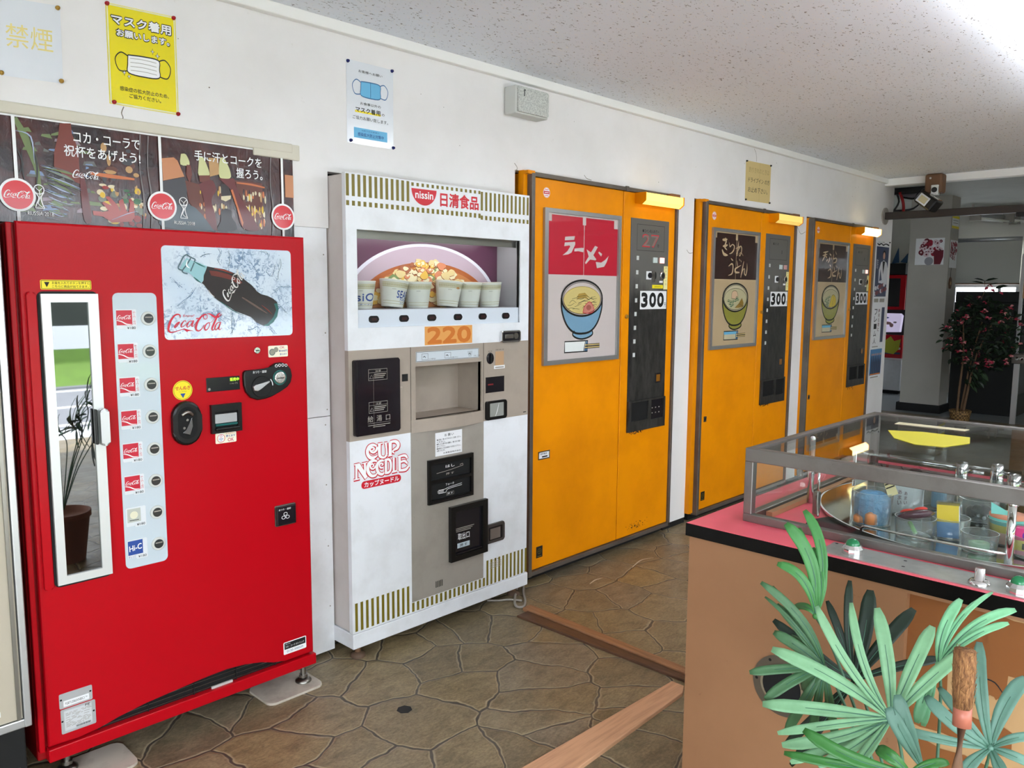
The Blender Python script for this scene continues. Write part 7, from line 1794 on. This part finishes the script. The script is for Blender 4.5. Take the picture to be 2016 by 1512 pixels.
# ------------------------------------------------------------------ artificial palm in front of the game
PL = [
('A',(1415,-2231,731),[((1342,-2148,744),(1297,-2050,735),23),((1364,-2150,793),(1335,-2045,824),24),((1377,-2165,822),(1388,-2101,906),17),((1401,-2185,820),(1441,-2142,909),15),((1426,-2216,824),(1463,-2180,904),24),((1447,-2250,818),(1509,-2261,880),24),((1450,-2274,801),(1510,-2311,847),23),((1323,-2174,712),(1252,-2110,701),20),((1328,-2170,732),(1257,-2099,716),15),((1332,-2202,704),(1263,-2169,684),18),((1324,-2182,705),(1250,-2127,678),17),((1338,-2221,702),(1272,-2209,671),18)]),
('I',(1372,-2296,691),[((1349,-2278,756),(1354,-2257,808),24),((1344,-2274,746),(1342,-2248,787),23)]),
('B',(1493,-2137,740),[((1493,-2121,834),(1532,-2104,917),16),((1513,-2143,826),(1558,-2134,899),28),((1529,-2169,806),(1603,-2201,867),26),((1540,-2198,772),(1610,-2251,782),18),((1452,-2075,787),(1442,-1996,832),20),((1487,-2113,813),(1508,-2072,874),15),((1453,-2090,671),(1445,-2027,580),18),((1453,-2098,655),(1443,-2044,549),18)]),
('C',(1433,-2082,868),[((1435,-2067,967),(1436,-2014,1031),24),((1437,-2067,949),(1463,-2029,1020),14),((1458,-2078,977),(1482,-2029,1051),19),((1422,-2059,935),(1418,-2009,955),18),((1445,-2084,935),(1469,-2055,986),13),((1448,-2087,930),(1478,-2066,983),13),((1433,-2062,881),(1460,-2025,860),14)]),
('D',(1408,-2113,786),[((1387,-2078,870),(1367,-2003,930),16),((1387,-2069,854),(1388,-2002,896),8),((1394,-2078,840),(1403,-2019,882),16),((1380,-2079,821),(1376,-2028,838),20),((1349,-2069,790),(1312,-2015,777),17),((1352,-2086,776),(1310,-2048,738),19),((1391,-2100,766),(1403,-2073,737),25),((1396,-2085,815),(1416,-2043,824),14),((1398,-2068,857),(1418,-2002,909),9),((1378,-2093,728),(1377,-2060,653),19),((1398,-2108,721),(1419,-2091,639),16),((1413,-2125,718),(1450,-2125,633),16)]),
('E',(1543,-2266,798),[((1549,-2268,862),(1603,-2280,909),19),((1586,-2286,876),(1677,-2314,911),9),((1575,-2282,870),(1654,-2306,905),11),((1580,-2309,872),(1648,-2359,898),17),((1567,-2311,857),(1615,-2356,882),13),((1502,-2259,755),(1486,-2252,703),19),((1506,-2264,752),(1494,-2261,697),16)]),
('F',(1487,-2369,704),[((1492,-2348,790),(1543,-2328,861),22),((1504,-2381,775),(1560,-2398,814),25),((1454,-2323,739),(1460,-2271,771),22),((1473,-2330,746),(1498,-2281,777),17),((1435,-2313,717),(1414,-2247,719),16),((1491,-2398,731),(1516,-2423,735),15),((1483,-2400,707),(1499,-2427,695),16),((1428,-2355,697),(1397,-2352,683),20),((1459,-2389,693),(1447,-2405,676),20)]),
('G',(1307,-2297,709),[((1254,-2228,727),(1242,-2150,749),21),((1246,-2221,715),(1216,-2130,711),15),((1289,-2274,734),(1303,-2246,731),21),((1317,-2322,730),(1352,-2341,726),14)]),
]
M_L = {  # upper and underside leaf tones, with shade put into the dark one
 'A': (mat('leaf_pale', (118, 164, 122), .5), 'pale green'), 'B': (mat('leaf_dark_shaded', (22, 40, 28), .5), 'dark'), 'C': (mat('leaf_bright', (66, 128, 66), .45), ''), 'D': (mat('leaf_mid', (66, 104, 68), .5), ''),
 'E': (mat('leaf_mint', (120, 182, 136), .45), ''), 'F': (mat('leaf_bluish', (92, 130, 114), .5), ''), 'G': (mat('leaf_deep', (48, 106, 44), .4), ''), 'I': (mat('leaf_grey', (82, 118, 102), .5), '')}
for mm_t in M_L.values():
    nt, N, L_, B = nodes(mm_t[0])
    c0 = tuple(B.inputs['Base Color'].default_value)
    L_.new(mix(nt, .55, c0, ramp(nt, noise(nt, texco(nt), 38, 4, .6), [(.3, (.75, .78, .75)), (.7, (1.15, 1.12, 1.15))]), 'MULTIPLY'), B.inputs['Base Color'])
    B.inputs['Subsurface Weight'].default_value = 0.0
palm = thing('artificial_palm', 'artificial palm with long strap leaves standing before the tan prize game', 'plant', (1.36, -2.32, 0))
M_RIB = mat('leaf_rib', (66, 108, 88), .5)
def strap(q, a, b, c, wd, mm, twist=0.0):
    """a blade from a through b to c, folded along its rib, with real thickness"""
    A, B_, C_ = (Vector(p) / 1000 for p in (a, b, c))
    n = 12
    pts = []
    for i in range(n + 1):
        t_ = i / n
        pts.append(A * (1 - t_) ** 2 + (B_ * 2 - (A + C_) / 2) * 2 * t_ * (1 - t_) + C_ * t_ ** 2)
    view = (Vector((0, -2.669, 1.47)) - (A + C_) / 2).normalized()
    face = (view * .8 + Vector((-.35, 0, .45))).normalized()
    rows = []
    for i, p in enumerate(pts):
        t_ = i / n
        d_ = (pts[min(i + 1, n)] - pts[max(i - 1, 0)]).normalized()
        s = d_.cross(face).normalized()
        up = s.cross(d_).normalized()
        w = wd / 1000 * .5 * (0.28 + 0.72 * min(1, t_ / .45) ** .8) * (1 if t_ < .8 else max(.42, 1 - ((t_ - .8) / .2) ** 2 * .58))
        dep = -.22 * w
        top = [p - s * w, p - s * w * .5 + up * dep * .7, p + up * dep * 1.2 if t_ < .75 else p + up * dep * .4, p + s * w * .5 + up * dep * .7, p + s * w]
        rows.append(top + [x - up * .0009 for x in top])
    vs_, fs = [], []
    for r_ in rows:
        vs_ += [tuple(x) for x in r_]
    for i in range(n):
        o_, e = i * 10, (i + 1) * 10
        for j in range(4):
            fs.append([o_ + j, o_ + j + 1, e + j + 1, e + j]); fs.append([o_ + 5 + j, e + 5 + j, e + 6 + j, o_ + 6 + j])
        fs.append([o_, e, e + 5, o_ + 5]); fs.append([o_ + 4, o_ + 9, e + 9, e + 4])
    fs.append([n * 10 + j for j in (0, 1, 2, 3, 4, 9, 8, 7, 6, 5)][::1])
    q.add(vs_, fs, mm, True)
    q.tube([tuple(r_[2] + (r_[2] - r_[7]).normalized() * .0004) for r_ in rows[:9]], [.0013 - .00011 * i for i in range(9)], M_RIB, 5)
M_STEM = mat('palm_stem', (70, 110, 84), .5)
POT = Vector((1.36, -2.32, .26))
for nme, c, rows in PL:
    q = MB()
    for (b, e, wd) in rows:
        strap(q, c, b, e, wd, M_L[nme][0])
    C0 = Vector(c) / 1000
    q.sphere(tuple(C0), .006, M_L[nme][0], 10, 8)
    fr = q.build('frond', palm)
    q = MB(); mid = (C0 + POT) / 2 + Vector((.0, .0, .0)); mid.x = C0.x * .35 + POT.x * .65 + .02; mid.y = C0.y * .35 + POT.y * .65
    q.tube([tuple(C0), tuple(C0 * .75 + mid * .25 + Vector((0.02, 0, .0))), tuple(mid), tuple(POT + (C0 - POT) * .04)], .0028, M_STEM, 8, 4); q.build('stalk', palm)
q = MB(); q.tube([(1.352, -2.335, .22), (1.329, -2.359, .735), (1.339, -2.358, .805)], .008, M_BROWNWOOD, 12); q.tube([(1.3375, -2.3585, .800), (1.3425, -2.3565, .832)], .0135, mat('copper_collar', (176, 104, 84), .4), 20); q.build('support_stake', palm)
M_COIR = mat('coir', (134, 92, 56), .85)
nt, N, L_, B = nodes(M_COIR)
fz = noise(nt, texco(nt, (1.2, 1.2, .25)), 260, 3, .7, .6)
L_.new(ramp(nt, fz, [(.3, S(88, 54, 32)), (.55, S(150, 104, 64)), (.75, S(188, 142, 92))]), B.inputs['Base Color']); L_.new(bump(nt, fz, .9, .003), B.inputs['Normal'])
q = MB(); q.tube([(1.3415, -2.3565, .828), (1.346, -2.3545, .862), (1.349, -2.353, .895), (1.351, -2.352, .918)], [.0135, .0155, .0165, .0155], M_COIR, 20)
rr = random.Random(8)
for j in range(90):
    a = rr.uniform(0, 6.28); z = rr.uniform(.832, .912); cxx = 1.342 + (z - .83) * .11; cyy = -2.3565 + (z - .83) * .05
    p0 = Vector((cxx + .0155 * cos(a), cyy + .0155 * sin(a), z)); a2 = a + rr.uniform(-.6, .6)
    q.tube([tuple(p0), (cxx + .0175 * cos(a2), cyy + .0175 * sin(a2), z + rr.uniform(.006, .014))], .0004, M_COIR, 4)
q.build('coir_wrap', palm)
q = MB(); q.lathe([(.10, 0), (.13, .24), (.138, .24), (.138, .27), (.128, .27), (.122, .24), (.0001, .235)], (1.36, -2.32, 0), mat('terracotta', (150, 96, 70), .7), 32); q.build('pot', palm)
